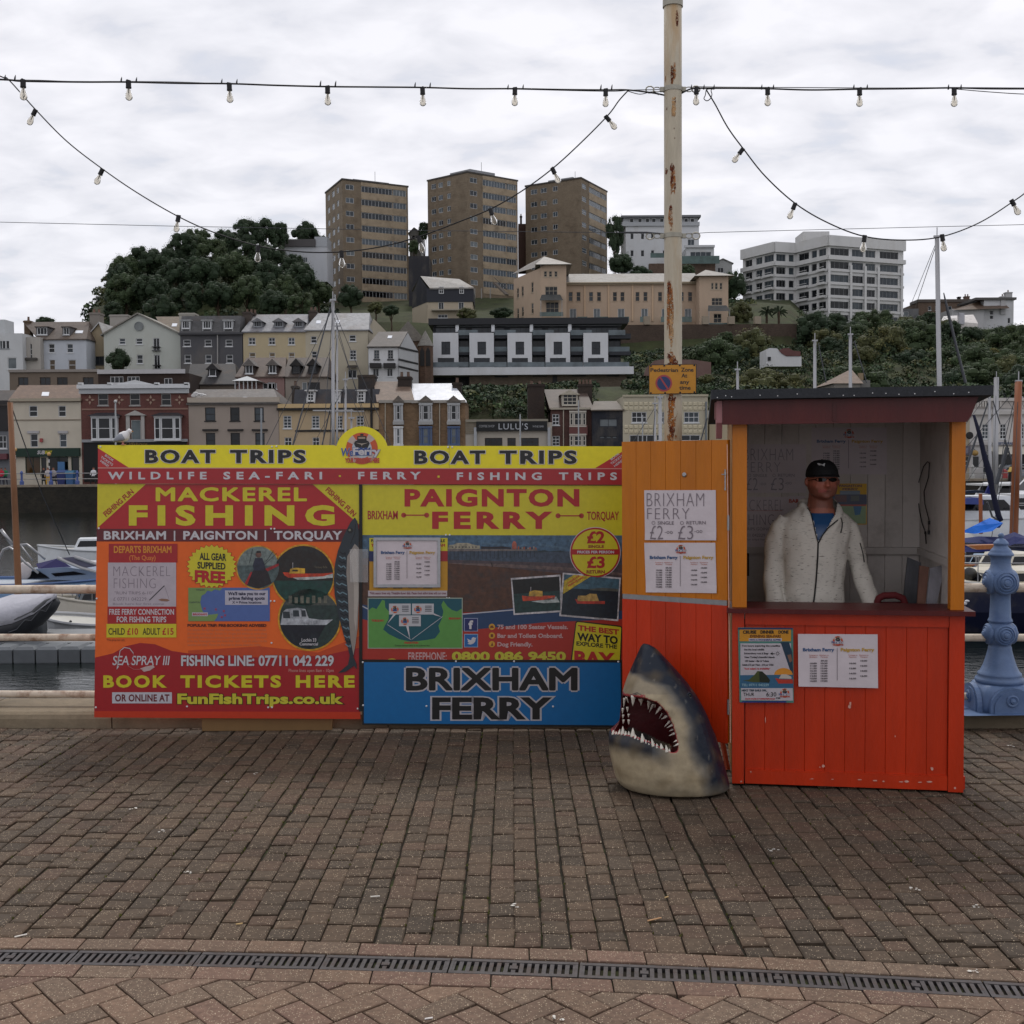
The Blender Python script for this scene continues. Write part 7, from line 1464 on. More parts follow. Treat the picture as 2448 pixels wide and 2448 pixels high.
h=House('house','white house side with a row of tall narrow windows beside the far left house',55,97,806,900,139,8,s(196,188,176),down=2);h.win(57,63,815,852,1,3);h.win(72,77,822,860,1,3);h.walls();h.bar(54,90,856,861,.5,s(80,74,70),'balcony')
h=House('house','pale blue white house with a brown roof and two dormers at left',97,207,811,925,140,9,s(206,214,226),down=2);h.wins([(116,131),(160,175)],822,843);h.wins([(118,132),(163,182)],860,885,glc=s(110,90,66),sill=False);h.walls();h.roof(770,s(104,90,80),55,214);h.dormer(86,115,783,800,s(110,108,110),1.6,3,1,rc=s(60,54,52));h.dormer(149,168,783,800,s(110,108,110),1.6,2,1,rc=s(60,54,52));h.skyl(181,199,790,796)
h.chim(57,72,766,790,s(120,96,66),4,1,1);h.chim(214,238,747,780,s(150,140,128),4.5,1.6,2,s(140,90,60),RW)
h=House('house','ochre sided gabled house between the blue white house and the pale gable',207,250,811,925,143,8,s(176,152,104),down=2);h.win(226,250,852,872,2,1,s(60,60,60));h.walls(gable=(238,772),col=s(176,152,104));h.groof(238,772,s(196,196,196))
h=House('house','large pale green grey gabled house with a round window',249,432,797,925,141,10,s(206,212,200),down=2)
h.wins([(285,300),(325,341)],809,823);h.win(366,382,808,838,2,1);h.win(327,342,848,869);h.win(368,383,848,882,2,1);h.walls(gable=(330,752));h.groof(330,750,s(150,146,136))
m=MB();m.lathe([(0,0),(.48,0),(.48,.05),(.56,.05),(.56,-.02)],20,P(332,780,140.93),s(150,156,156),M=Matrix.Rotation(R(90),3,'X'));m.build('round_window',gmat,h.root)
for x0,x1,y in((365,384,838),(367,385,882)):h.bar(x0,x1,y-9,y-7.5,.4,s(40,40,40),'balcony_rail');h.bar(x0,x1,y,y+1.5,.4,s(40,40,40),'balcony_rail')
h2=House('house','brown roofed house with a skylight tucked behind the pale gable',400,436,800,860,145,9,s(170,170,156),down=4);h2.walls();h2.roof(757,s(128,112,90),372,436);h2.skyl(412,424,773,780);h2.chim(262,306,752,790,s(176,170,160),6,2,0,mt=RW)
h=House('house','tall dark grey terraced house with three white dormers',432,580,797,925,140,10,s(92,92,98),down=2);h.wins([(438,456),(489,506),(539,556)],812,828);h.wins([(441,457),(491,506),(541,557)],848,868,cols=1);h.walls()
a=P(430,798,140);b=P(579,756,141.4);m=MB();m.add([(a.x,139.8,a.z),(b.x,139.8,a.z),(b.x,140.9,b.z),(a.x,140.9,b.z),(a.x,149,b.z),(b.x,149,b.z),(a.x,149,a.z),(b.x,149,a.z)],[(0,1,2,3),(3,2,5,4),(1,7,5,2),(0,3,4,6)],s(92,92,94));m.build('mansard_roof',SLT,h.root);h.Y0=139.8;h.ze=a.z;h.Y2=140.9;h.zr=b.z;h.bar(428,582,796,800,.4,s(70,70,74),'gutter')
for x0,x1 in((433,455),(483,506),(534,557)):h.dormer(x0,x1,767,785,s(190,194,196),.5,3,1)
h.chim(428,466,748,775,s(190,184,168),4,1.6,0,mt=RW);h.chim(580,600,745,795,s(92,80,72),3,3,2);m=MB();m.tube([P(520,y,139.8)for y in(800,870)],.07,6,s(170,168,164));m.build('drain_pipe',MATS['trim'],h.root)
h=House('house','yellow terraced house with pale slate roof and three pointed dormers',582,731,793,925,140,10,s(206,182,122),down=2);h.wins([(594,611),(642,658),(689,705)],807,824,cols=2);h.wins([(596,611),(644,658),(690,705)],843,862,glc=s(130,110,80),sill=False);h.walls();h.roof(752,s(140,142,150),609,737)
for x0,x1 in((605,627),(655,678),(703,725)):h.dormer(x0,x1,768,781,s(130,132,138),1.4,3,1,frc=s(150,154,160),peak=760)
h.chim(594,611,748,785,s(96,80,72),4.5,1.5,2)
h=House('house','cream terraced house with pale slate roof and two skylights',731,880,789,925,140,10,s(204,190,156),down=2);h.wins([(743,757)],804,820);h.wins([(835,851)],801,816);h.wins([(745,758)],840,856);h.win(836,852,837,860,2,3);h.win(832,853,884,904,2,1);h.walls();h.roof(749,s(156,158,164),760,884);h.skyl(757,768,766,773);h.skyl(803,813,765,772)
h.chim(738,756,742,775,s(96,80,72),4.5,1.5,2);m=MB();a=P(830,880,139.5);b=P(855,873,139.9);m.add([(a.x,139,a.z),(b.x,139,a.z),(b.x,139.95,b.z),(a.x,139.95,b.z)],[(0,1,2,3)],s(60,56,54));m.build('door_hood',SLT,h.root)
m=MB();A_=P(880,789,140.2);B_=P(893,762,145);C_=P(923,792,150);m.add([A_,B_,C_,A_-Vector((0,0,6)),C_-Vector((0,0,6))],[(0,3,4,2,1)],s(190,176,142));m.build('gable_wall',RW,h.root)
h=House('house','small white house with black sills and hoods beside the chapel',881,953,829,925,136,8,s(230,232,234),down=2);h.wins([(894,907),(927,940)],837,858,cols=2,rws=3,frc=s(150,150,150));h.wins([(891,906),(925,939)],881,900,cols=2,rws=1);h.walls();h.roof(793,s(86,78,74),905,975,ov=.3);h.skyl(928,938,802,808)
for x0,x1 in((885,912),(918,946)):h.bar(x0,x1,869,880,.7,s(40,38,38),'window_hood')
for x0,x1 in((893,909),(926,942)):h.bar(x0,x1,859,861.5,.12,s(30,30,30),'black_sill')
m=MB();A_=P(953,829,135.8);B_=P(975,796,140);C_=P(1000,840,144.5);m.add([A_,B_,C_,Vector((A_.x,A_.y,9)),Vector((C_.x,C_.y,9))],[(0,3,4,2,1)],s(204,206,208));m.build('gable_wall',RW,h.root)
for y in(829,858,875):m=MB();a=P(953,y+1,135.7);b=P(999,y+12,144.3);m.bar(a,b,.1,.22,s(30,30,30));m.build('black_band',MATS['trim'],h.root)
ch=thing('chapel','brown stone chapel with an octagonal pointed turret roof','chapel',tuple(P(1010,900,147)));m=MB();c=P(1017,826,147);r_=18*147/F
m.lathe([(r_,8),(r_,c.z)],8,(c.x,147,0),s(96,76,64));m.box(c.x-3.5,c.x-.5,147.5,156,8,c.z+.6,s(96,76,64));m.build('wall',SW,ch)
for a in(-.6,.5):
 q=P(1017+a*13,850,147-r_*.96);m=MB();m.box(q.x-.28,q.x+.28,q.y-.05,q.y+.02,q.z-1.3,q.z+.5,s(24,22,22));m.prism([(q.x-.28,q.y-.05,q.z+.5),(q.x+.28,q.y-.05,q.z+.5),(q.x,q.y-.05,q.z+1.1)],(0,.07,0),s(24,22,22));m.build('lancet_window',MATS['trim'],ch)
m=MB();t=P(1016,790,147);m.lathe([(r_*1.12,c.z-.1),(r_*.5,c.z+(t.z-c.z)*.55),(.02,t.z)],8,(c.x,147,0),s(136,132,124));m.box(c.x-3.9,c.x-.3,147.3,156.2,c.z+.61,c.z+.9,s(130,124,114));m.prism([(c.x-4.2,147.5,c.z+.9),(c.x-.2,147.5,c.z+.9),(c.x-2.2,147.5,c.z+3.2)],(0,9,0),s(130,124,114));m.build('roof',SLT,ch)
# ============================================================ MODERN WHITE TERRACE
h=House('apartment_terrace','modern white and charcoal terrace of five box fronted homes on the hill',1036,1484,778,880,153,10,s(60,64,72),cat='building',down=3)
ANT=s(40,44,52);GLS=s(46,52,60)
MW=s(228,231,236)
bx=[(1035,1096),(1122,1181),(1213,1272),(1304,1363),(1395,1454)]
for i in range(5):
 nx=bx[i+1][0]if i<4 else 1484
 h.win(bx[i][1]+1,nx-1,812,843,2,1,ANT,GLS,False,'balcony_window');h.win(bx[i][1]+1,nx-1,851,878,2,1,ANT,GLS,False,'balcony_window')
 h.win(bx[i][0]+5,nx-7,783,797,6,1,ANT,s(84,92,100),False,'attic_window')
h.walls()
h.bar(1026,1499,765,777,1.6,s(34,36,42),'flat_roof',back=9);h.bar(1044,1486,774,779,.4,s(150,156,160),'soffit_band')
for i,(a,b)in enumerate(bx):
 Yb=153-2.2;A_=P(a,796,Yb);B_=P(b,879,Yb);w_=B_.x-A_.x;M_=fM((A_.x,Yb,0),(1,0,0));z0=P(a,880,Yb).z;u=lambda px:P(px,840,Yb).x-A_.x
 hs=[(w_*.33,w_*.68,P(a,848,Yb).z,P(a,817,Yb).z),(w_*.18,w_*.83,z0+.12,P(a,856,Yb).z)]
 m=MB();wall_cells(m,M_,w_,z0,A_.z,hs,MW);m.box(A_.x,B_.x,Yb+.6,Yb+.62,z0,A_.z,s(30,30,30));m.quad((A_.x,153,z0),(A_.x,Yb,z0),(A_.x,Yb,A_.z),(A_.x,153,A_.z),MW);m.quad((B_.x,Yb,z0),(B_.x,153,z0),(B_.x,153,A_.z),(B_.x,Yb,A_.z),MW);m.quad((A_.x,Yb,A_.z),(B_.x,Yb,A_.z),(B_.x,153,A_.z),(A_.x,153,A_.z),s(150,150,154));bo=m.build('white_box',RW,h.root)
 link('window',win_mesh(hs[0][1]-hs[0][0],hs[0][3]-hs[0][2],2,2,ANT,GLS,.09,False),bo,M=M_@Matrix.Translation((hs[0][0],0,hs[0][2])));link('window',win_mesh(hs[1][1]-hs[1][0],hs[1][3]-hs[1][2],4,1,ANT,GLS,.09,False),bo,M=M_@Matrix.Translation((hs[1][0],0,hs[1][2])))
 nx=bx[i+1][0]if i<4 else 1506
 for y0,y1 in((801,812),(843,851)):h.bar(b+.5,nx-.5,y0+(2 if i==0 else 0),y1,1.5,ANT,'balcony_slab')
 m=MB();q0,q1=P(b+1,829,151.6),P(nx-1,842,151.6);m.box(q0.x,q1.x,151.6,151.64,q1.z,q0.z,s(110,124,130));m.build('balcony_glass',gmat,h.root)
 m=MB();q0,q1=P(a,866,150.2),P(nx-2,877,150.2);m.box(q0.x,q1.x,150.2,150.24,q1.z,q0.z,s(120,132,138));m.build('balcony_glass',gmat,h.root)
 h.bar(b-6,b+2,774,796,1.4,MW,'party_wall')if i<4 else None
 m=MB();q0,q1=P(a+60,789,151.3),P(nx+20,801,151.3);m.box(q0.x,min(q1.x,P(1495,800,151.3).x),151.3,151.34,q1.z,q0.z,s(120,132,138));m.build('balcony_glass',gmat,h.root)
m=MB();a,b=P(1027,879,149),P(1515,894,149);m.box(a.x,b.x,149,153.4,b.z,a.z,MW);m.build('terrace_deck',RW,h.root)
m=MB();a,b=P(1122,894,150.4),P(1498,935,150.4);m.box(a.x,b.x,150.4,152.5,b.z-3,a.z,s(110,98,86));bw_=m.build('stone_base',SW,h.root)
for x0,x1,y1 in((1182,1214,902),(1274,1308,900),(1321,1332,928),(1368,1400,900),(1450,1480,900)):a,b=P(x0,895,150.35),P(x1,y1,150.35);m=MB();m.box(a.x,b.x,150.32,150.39,b.z,a.z,s(26,24,24));m.build('base_opening',MATS['trim'],bw_)
# ============================================================ TIMBER HOUSE, PEACH VILLA, VILLAS
h=House('house','cream and dark navy timber clad house with a pale pitched roof on the grass bank',1022,1130,722,765,198,9,s(196,176,140),down=2)
h.wins([(1048,1061),(1096,1109)],719,740,cols=2,rws=1);h.win(1047,1070,752,760,3,1);h.walls();h.bar(1020,1132,690,721.5,.15,s(36,40,52),'timber_cladding',back=8);h.bar(1032,1130,741,743.5,1.2,s(170,160,140),'balcony')
for x0,x1 in((1049,1061),(1098,1109)):a,b=P(x0,683+2,197.7),P(x1,702,197.7);link('window',win_mesh(b.x-a.x,a.z-b.z,2,2,FR,DKG,.1,False),h.root,M=Matrix.Translation((a.x,197.65,b.z)))
A_,B_=P(1022,688,198),P(985,700,206);m=MB();m.add([(A_.x,198,20),(A_.x,198,A_.z),(B_.x,206,A_.z),(B_.x,206,20)],[(0,1,2,3)],s(196,176,140));m.add([(A_.x,197.95,P(1022,722,198).z),(A_.x,197.95,A_.z),(B_.x-.03,206,A_.z),(B_.x-.03,206,P(1022,722,198).z)],[(0,1,2,3)],s(36,40,52));e1=P(1003,661,202);m.add([(A_.x,198,A_.z),(B_.x,206,A_.z),(e1.x,202,e1.z)],[(0,2,1)],s(36,40,52));m.build('side_wall',RW,h.root)
r1,r2,e2,e3=P(1005,660,202),P(1098,667,202),P(1133,687,197.6),P(1027,688,197.6);m=MB();m.add([r1,r2,e2,e3,r1-Vector((0,0,.25)),e3-Vector((0,0,.25)),e2-Vector((0,0,.25)),P(983,697,206.4),P(1128,690,206.4)],[(0,3,2,1),(3,5,6,2),(0,1,8,7)],s(150,146,142));m.build('roof',SLT,h.root)
PE=s(206,168,126)
h=House('villa','long peach coloured Italianate villa with towers at both ends',1354,1671,678,768,198,11,PE,cat='villa',down=2)
for x in(1364,1383,1413,1432,1470,1488,1524,1543,1578,1596,1630,1650):h.win(x-5,x+5,698,720,1,2,s(176,150,120))
for x in(1370,1427,1485,1541,1590,1645):h.win(x-8,x+8,738,765,2,1,FR,PALEG,False,'glazed_door')
h.walls();h.roof(656,s(150,146,140),ov=.5);h.bar(1354,1671,676,679.5,.5,s(190,170,136),'eaves')
for x in(1398,1455,1512,1560,1612):h.bar(x-2,x+2,680,768,.15,s(210,174,134),'pilaster')
for i in range(6):a,b=P(1380+i*50,757,196.5),P(1404+i*50,770,196.5);m=MB();m.box(a.x,b.x,196.5,196.54,b.z,a.z,s(110,130,126));m.build('balcony_glass',gmat,h.root)
def tower_(root,x0,x1,ye,yb,Y,dep,apex,rc,wins3,side=None):
 A_,B_=P(x0,(ye+yb)/2,Y),P(x1,(ye+yb)/2,Y);ze=P(x0,ye,Y).z;zb=P(x0,yb,Y).z-2;W_=B_.x-A_.x;M_=fM((A_.x,Y,0),(1,0,0));holes=[]
 def wz(xa,xb,ya,yb_):a=P(xa,ya,Y);b=P(xb,yb_,Y);return(a.x-A_.x,b.x-A_.x,b.z,a.z)
 for xa,xb,ya,yb_,cc in wins3:holes.append(wz(xa,xb,ya,yb_)+(cc,))
 m=MB();wall_cells(m,M_,W_,zb,ze,holes,PE);m.quad((B_.x,Y,zb),(B_.x,Y+dep,zb),(B_.x,Y+dep,ze),(B_.x,Y,ze),PE);m.quad((A_.x,Y+dep,zb),(A_.x,Y,zb),(A_.x,Y,ze),(A_.x,Y+dep,ze),PE);m.quad((B_.x,Y+dep,zb),(A_.x,Y+dep,zb),(A_.x,Y+dep,ze),(B_.x,Y+dep,ze),PE);tw_=m.build('tower',RW,root)
 for hh in holes:link('window',win_mesh(hh[1]-hh[0],hh[3]-hh[2],hh[4],2,s(186,170,144),DKG,.08,True),tw_,M=M_@Matrix.Translation((hh[0],0,hh[2])))
 ax=P(apex[0],apex[1],Y+dep/2);o_=.9;m=MB();m.add([(A_.x-o_,Y-o_,ze),(B_.x+o_,Y-o_,ze),(B_.x+o_,Y+dep+o_,ze),(A_.x-o_,Y+dep+o_,ze),ax],[(0,1,4),(1,2,4),(2,3,4),(3,0,4),(3,2,1,0)],rc);m.build('tower_roof',SLT,tw_);return M_
T3=[(1300,1308,648,662,1),(1312,1320,648,662,1),(1325,1333,648,662,1),(1303,1333,685,706,3),(1305,1336,722,752,3)]
tower_(h.root,1293,1354,634,768,192,10,(1301,613),s(170,164,156),T3)
T4=[(1700,1706,676,692,1),(1709,1716,676,692,1),(1720,1727,676,692,1),(1701,1727,712,730,3),(1706,1725,750,772,2)]
tower_(h.root,1672,1741,661,780,194,10,(1687,645),s(160,154,146),T4)
for x0,x1,y in((1290,1345,712),(1692,1742,738)):
 a=P(x0,y+6,190);b=P(x1,y-8,191.9);m=MB();m.add([(a.x,190,a.z),(b.x,190,a.z),(b.x-.4,191.9,b.z),(a.x+.4,191.9,b.z)],[(0,1,2,3)],s(80,84,84));c0=P(x0,y+50,190).z
 for xx in(a.x+.15,b.x-.25):m.box(xx,xx+.1,190,190.1,c0,a.z,s(170,172,172))
 m.build('veranda',SLT,h.root);m=MB();m.box(a.x,b.x,190.05,190.09,P(x0,y+44,190).z,P(x0,y+34,190).z,s(110,128,124));m.build('balcony_glass',gmat,h.root)
A_,B_=P(1293,700,192),P(1228,700,204);M_=fM((B_.x,B_.y,0),(A_.x-B_.x,A_.y-B_.y,0));W_=math.hypot(A_.x-B_.x,A_.y-B_.y);ze=P(1293,640,192).z;holes=[]
for uf in(.12,.3,.66):
 for zf_ in(9.8,6.3,2.6):holes.append((W_*uf,W_*uf+1.0,ze-13.3+zf_,ze-13.3+zf_+1.7))
m=MB();wall_cells(m,M_,W_,ze-16,ze,holes,PE);wg=m.build('wing_wall',RW,h.root)
for hh in holes:link('window',win_mesh(hh[1]-hh[0],hh[3]-hh[2],1,2,s(186,170,144),DKG,.1,True),wg,M=M_@Matrix.Translation((hh[0],0,hh[2])))
a0,a1,a2=P(1292,636,191),P(1224,655,205),P(1301,613,197);m=MB();m.add([a1,a0,P(1360,634,198),a2,P(1262,632,208)],[(0,1,3,4),(1,2,3)],s(150,144,138));m.build('wing_roof',SLT,h.root)
m=MB();a,b=P(1493,771,188),P(1905,783,188);zt_=P(1600,776,188).z;m.box(a.x-6,b.x,188,188.8,zt_-6.5,zt_,s(74,62,54));rw_=m.build('retaining_wall',SW);tag(rw_,'long dark stone retaining wall below the peach villa','wall')
for x in(1547,1687,1749,1812):a=P(x,765,187.8);m=MB();m.box(a.x-.5,a.x+.5,187.7,188.9,zt_,a.z+.6,s(170,150,120));tag(m.build('gate_pier',RW),('cream pier on the retaining wall under the left of the villa','cream pier on the retaining wall right of the post','cream pier on the retaining wall beside the pale tree','cream pier on the retaining wall under the white block')[(1547,1687,1749,1812).index(x)],'pier')
m=MB();pts=[(1540,898),(1545,880),(1565,862),(1590,858),(1660,860),(1700,866),(1700,905)];m.prism([P(x,y,150)for x,y in pts][::-1],(0,1,0),s(128,86,74));tag(m.build('garden_wall',RW),'sloping terracotta garden wall right of the modern terrace','wall')
gh=thing('garden_house','small white garden building with a curved red topped wall on the slope','building',tuple(P(1874,885,152)));m=MB();m.prism([P(x,y,150)for x,y in((1832,876),(1832,836),(1840,832),(1858,833),(1868,845),(1880,852),(1916,852),(1916,876))],(0,4,0),s(226,228,230));m.build('wall',RW,gh)
m=MB();m.prism([P(x,y,149.9)for x,y in((1862,838),(1872,833),(1885,832),(1896,838),(1914,840),(1914,851),(1880,851),(1872,847))],(0,3,0),s(116,52,46));m.build('roof',RW,gh)
a,b=P(1836,853,149.8),P(1843,862,149.8);m=MB();m.box(a.x,b.x,149.85,149.98,b.z,a.z,s(30,34,38));m.build('window',MATS['trim'],gh)
ch=thing('garden_pavilion','house with a steep brown pyramid roof just above the kiosk roof','building',tuple(P(2028,930,130)));m=MB();a,b,t=P(1984,918,130),P(2058,918,130),P(2035,882,133);m.add([(a.x,129,a.z),(b.x,129,b.z),(b.x,137,b.z),(a.x,137,a.z),t],[(0,1,4),(1,2,4),(2,3,4),(3,0,4)],s(124,96,74));m.build('roof',SLT,ch)
m=MB();m.box(a.x+.3,b.x-.3,129.3,136.5,a.z-4,a.z,s(150,142,130));q=P(2074,909,129.8);m.box(b.x-.3,q.x+.3,129.8,133,a.z-4,q.z,s(130,128,124));m.build('wall',RW,ch);m=MB();m.box(q.x-.6,q.x-.1,131,131.5,q.z,q.z+.9,s(160,130,80));m.build('chimney',RW,ch)
# ============================================================ TOWER BLOCKS
def corner_block(name,label,L,Cn,Rr,zt_top,base_y,rows,lw,rw_,wallc,spandrel,Dc,cat='tower block',nfl=9,pitch=None,first=1.35,roofbox=None,mats=None,recess=()):
 """L, Cn, Rr: (px, py) of the top corners; Dc distance of the near corner"""
 z=P(Cn[0],Cn[1],Dc).z
 def at(px,py):
  d=ray(px,py);t=(z-CH)/d.z;return CO+d*t
 c=at(*Cn);l=at(*L);r=at(*Rr);zb=P(Cn[0],base_y,Dc).z-4
 root=thing(name,label,cat,(c.x,c.y,zb));wm=mats or BW
 fourth=l+r-c
 H_=2.72 if pitch is None else pitch
 for side,(a,b,ws)in(('left',(l,c,lw)),('right',(c,r,rw_))):
  M_=fM((a.x,a.y,0),(b.x-a.x,b.y-a.y,0));W_=math.hypot(b.x-a.x,b.y-a.y);holes=[]
  for f in range(nfl):
   zt2=z-.85-f*H_
   for(u0,u1,hgt,cols_,rws_,kind)in ws:
    hh=1.25 if hgt is None else hgt;holes.append((W_*u0,W_*u1,zt2-hh,zt2,cols_,rws_,kind,f))
  m=MB();wall_cells(m,M_,W_,zb,z,[q[:4]for q in holes],wallc)
  wl2=m.build('wall',wm,root)
  for q in holes:
   gl_c=rnd.choice((MIDG,s(86,98,108),PALEG,s(56,64,72),s(100,112,122)))
   if(side,q[7],q[6])in recess:gl_c=s(18,18,20)
   place_win(root,M_,q[0],q[1],q[2],q[3],q[4],q[5],FR,gl_c,'window',False)
  if spandrel and side=='right':
   us=min(q[0]for q in holes if q[6]=='s');ue=max(q[1]for q in holes if q[6]in 's2')
   for f in range(nfl+1):
    zt2=z-.85-f*H_+H_-1.32-.0;zz0=z-.85-f*H_;m=MB();m.M=M_;top=z-.02 if f==0 else z-.85-(f-1)*H_-1.27;m.box(us-.1,ue+.1,-.1,-.003,zz0+.02,top-.02,spandrel);m.build('spandrel',wm,root)
 m=MB();m.quad((r.x,r.y,zb),(fourth.x,fourth.y,zb),(fourth.x,fourth.y,z),(r.x,r.y,z),wallc);m.quad((fourth.x,fourth.y,zb),(l.x,l.y,zb),(l.x,l.y,z),(fourth.x,fourth.y,z),wallc);m.build('rear_wall',wm,root)
 cc=(l+r)/2;m=MB();o_=1.02;q4_=[cc+(p_-cc)*o_ for p_ in(l,c,r,fourth)];m.rings([[Vector((p_.x,p_.y,z+.01))for p_ in q4_],[Vector((p_.x,p_.y,z+.35))for p_ in q4_]],s(78,72,64));m.build('roof_edge',MATS['render_wall'],root)
 if roofbox:
  m=MB();q4_=[cc+(p_-cc)*roofbox[0]for p_ in(l,c,r,fourth)];m.rings([[Vector((p_.x,p_.y,z+.35))for p_ in q4_],[Vector((p_.x,p_.y,z+roofbox[1]))for p_ in q4_]],s(150,154,160));m.build('plant_room',MATS['render_wall'],root)
  m=MB();m.tube([(cc.x+2,cc.y,z+.3),(cc.x+2,cc.y,z+4.2)],.05,5,s(90,90,90));m.build('aerial',MATS['trim'],root)
 return root,c,l,r,z
TB=s(142,122,94);TS=s(184,160,124)
LW=[(.12,.27,None,1,2,'n'),(.4,.55,None,1,2,'n'),(.68,.8,None,1,2,'n')]
LW2=[(.1,.215,1.1,2,1,'n'),(.28,.39,1.1,2,1,'n'),(.5,.585,1.1,2,1,'n')]
RW1=[(.05,.17,1.1,2,1,'n'),(.285,.755,1.45,9,1,'s'),(.77,.97,1.35,4,1,'2')]
corner_block('tower_block','left of the three brown brick tower blocks on the hill',(778,463),(818,430),(975,448),None,715,9,LW,RW1,TB,TS,252,nfl=9,pitch=2.82,roofbox=(.55,1.3),recess=(('right',5,'s'),('right',7,'s'),('right',8,'s')))
corner_block('tower_block','middle and tallest of the three brown brick tower blocks',(1022,434),(1117,413),(1237,434),None,715,9,LW2,[(.05,.19,1.1,2,1,'n'),(.3,.76,1.45,8,1,'s'),(.775,.97,1.35,4,1,'2')],TB,TS,252,nfl=9,pitch=2.74,roofbox=(.5,1.8),recess=(('right',3,'s'),))
corner_block('tower_block','right of the three brown brick tower blocks, partly behind the peach villa',(1256,447),(1388.6,427),(1451,460),None,690,8,LW2,[(.04,.2,1.1,1,2,'n'),(.3,.76,1.45,8,1,'s'),(.775,.97,1.35,4,1,'2')],TB,TS,262,nfl=8,pitch=2.86,roofbox=(.45,1.8),recess=(('right',7,'s'),))
m=MB();a=P(1150,700,249.5);
for x in(1135,1151,1172):q=P(x,690,249.6);m.box(q.x-.12,q.x+.12,249.5,249.7,hillz(q.x,249)-1,q.z,s(150,146,140))
m.build('entrance_stair',MATS['trim']);bpy.data.objects['entrance_stair']['label']='concrete posts and stair under the middle tower block';bpy.data.objects['entrance_stair']['category']='stair'
m=MB();a=P(1182,676,248);b=P(1212,705,246);m.bar(a,b,1.2,.3,s(110,100,90));m.tube([a+Vector((0,-.6,1)),b+Vector((0,-.6,1))],.06,6,s(60,60,60));tag(m.build('outside_stair',MATS['trim']),'outside stair running down from the middle tower block','stair')
WB=s(228,228,226);Dw=245
pts_=[(1776,598),(1852,579),(1902,582),(1980,563),(2160,577)]
z=P(1980,563,Dw).z;pl3=[]
for px,py in pts_:
 d=ray(px,py);pl3.append(CO+d*((z-CH)/d.z))
root=thing('apartment_block','large white stepped apartment block with bands of dark windows','apartment block',(pl3[3].x,pl3[3].y,25))
face_w=[[(.08,.3,2),(.42,.62,2),(.68,.97,3)],[(.08,.52,3),(.68,.92,1)],[(.1,.42,2),(.5,.66,1),(.72,.94,2)],[(.03,.27,4),(.31,.46,3),(.49,.62,3),(.68,.93,5)]]
zb=22
for fi,(a,b)in enumerate(zip(pl3,pl3[1:])):
 M_=fM((a.x,a.y,0),(b.x-a.x,b.y-a.y,0));W_=math.hypot(b.x-a.x,b.y-a.y);holes=[]
 for f in range(6):
  for(u0,u1,cc)in face_w[fi]:
   zt2=z-2.5-f*2.78;holes.append((W_*u0,W_*u1,zt2-1.5,zt2,cc))
 m=MB();wall_cells(m,M_,W_,zb,z,[q[:4]for q in holes],WB,t=.3);m.build('wall',RW,root)
 for q in holes:link('window',win_mesh(q[1]-q[0],q[3]-q[2],q[4],1,s(150,152,154),rnd.choice((DKG,DKG,MIDG,s(80,90,96))),.08,False),root,M=M_@Matrix.Translation((q[0],.1,q[2])))
 for f in range(6):
  m=MB();m.M=M_;zt2=z-2.5-f*2.78;o_=.5 if f>0 else .9
  if f==0:m.box(-.2,W_+.2,-.6,-.01,zt2+.35,z+.02,WB);m.box(-.2,W_+.2,-.6,-.01,zt2-2.5,zt2-1.6,WB)
  else:m.box(0,W_,-.28,-.01,zt2-2.1,zt2-1.62,k(WB,.97))
  m.build('floor_band',RW,root)
 for u0,u1,cc in face_w[fi]:
  if cc in(3,2)and fi in(0,2):
   for f in range(1,6):m=MB();m.M=M_;zt2=z-2.5-f*2.78;m.box(W_*u0,W_*u1,-.75,-.3,zt2-2.0,zt2-1.5,WB);m.box(W_*u0,W_*u1,-.75,-.7,zt2-1.2,zt2-1.1,WB);m.build('balcony',RW,root)
 if fi==3:
  for u in(.0,.285,.475,.65,.965):m=MB();m.M=M_;m.box(W_*u-.2,W_*u+.35,-.4,-.285,zb,z-5.9,WB);m.build('pier',RW,root)
m=MB();top=[Vector((p_.x,p_.y,z))for p_ in pl3];bk=[top[-1]+Vector((3,16,0)),top[0]+Vector((5,12,0))];m.add(top+bk,[tuple(range(7))],s(120,120,120));m.quad(bk[0]+Vector((0,0,-20)),bk[0],top[-1],top[-1]+Vector((0,0,-20)),WB);m.quad(top[0]+Vector((0,0,-20)),top[0],bk[1],bk[1]+Vector((0,0,-20)),WB);m.build('flat_roof',RW,root)
a,b=P(1920,572,251),P(1983,553,251);m=MB();m.box(a.x,b.x,251,258,z-.5,b.z,WB);m.build('plant_room',RW,root)
h=House('villa','tall white villa with green glass balconies behind the post on the hilltop',1496,1671,540,655,262,12,s(222,225,228),cat='villa',down=2)
for x in(1511,1536,1560,1588):h.win(x-4,x+4,558,572,1,1,FR,DKG,False);h.win(x-4,x+4,598,613,1,1,FR,DKG,False)
h.win(1644,1660,572,590,2,1,FR,MIDG,False);h.walls();h.bar(1486,1672,532,540,.4,s(180,184,188),'attic',back=8);h.bar(1484,1674,517,521,1.0,s(110,112,116),'roof',back=12)
h.bar(1490,1668,521,532,.05,s(188,192,196),'attic',back=9)
for x in(1510,1530,1548,1563,1582,1640,1655):a,b=P(x-5,522,261.7),P(x+5,533,261.7);link('window',win_mesh(b.x-a.x,a.z-b.z,1,1,FR,DKG,.1,False),h.root,M=Matrix.Translation((a.x,261.6,b.z)))
h2=House('villa','lower white wing with glass fronted terrace right of the post',1640,1707,592,680,256,10,s(216,220,222),cat='villa');h2.win(1650,1700,602,615,4,1,FR,MIDG,False);h2.walls();h2.bar(1636,1708,587,592,.5,s(200,202,204),'parapet')
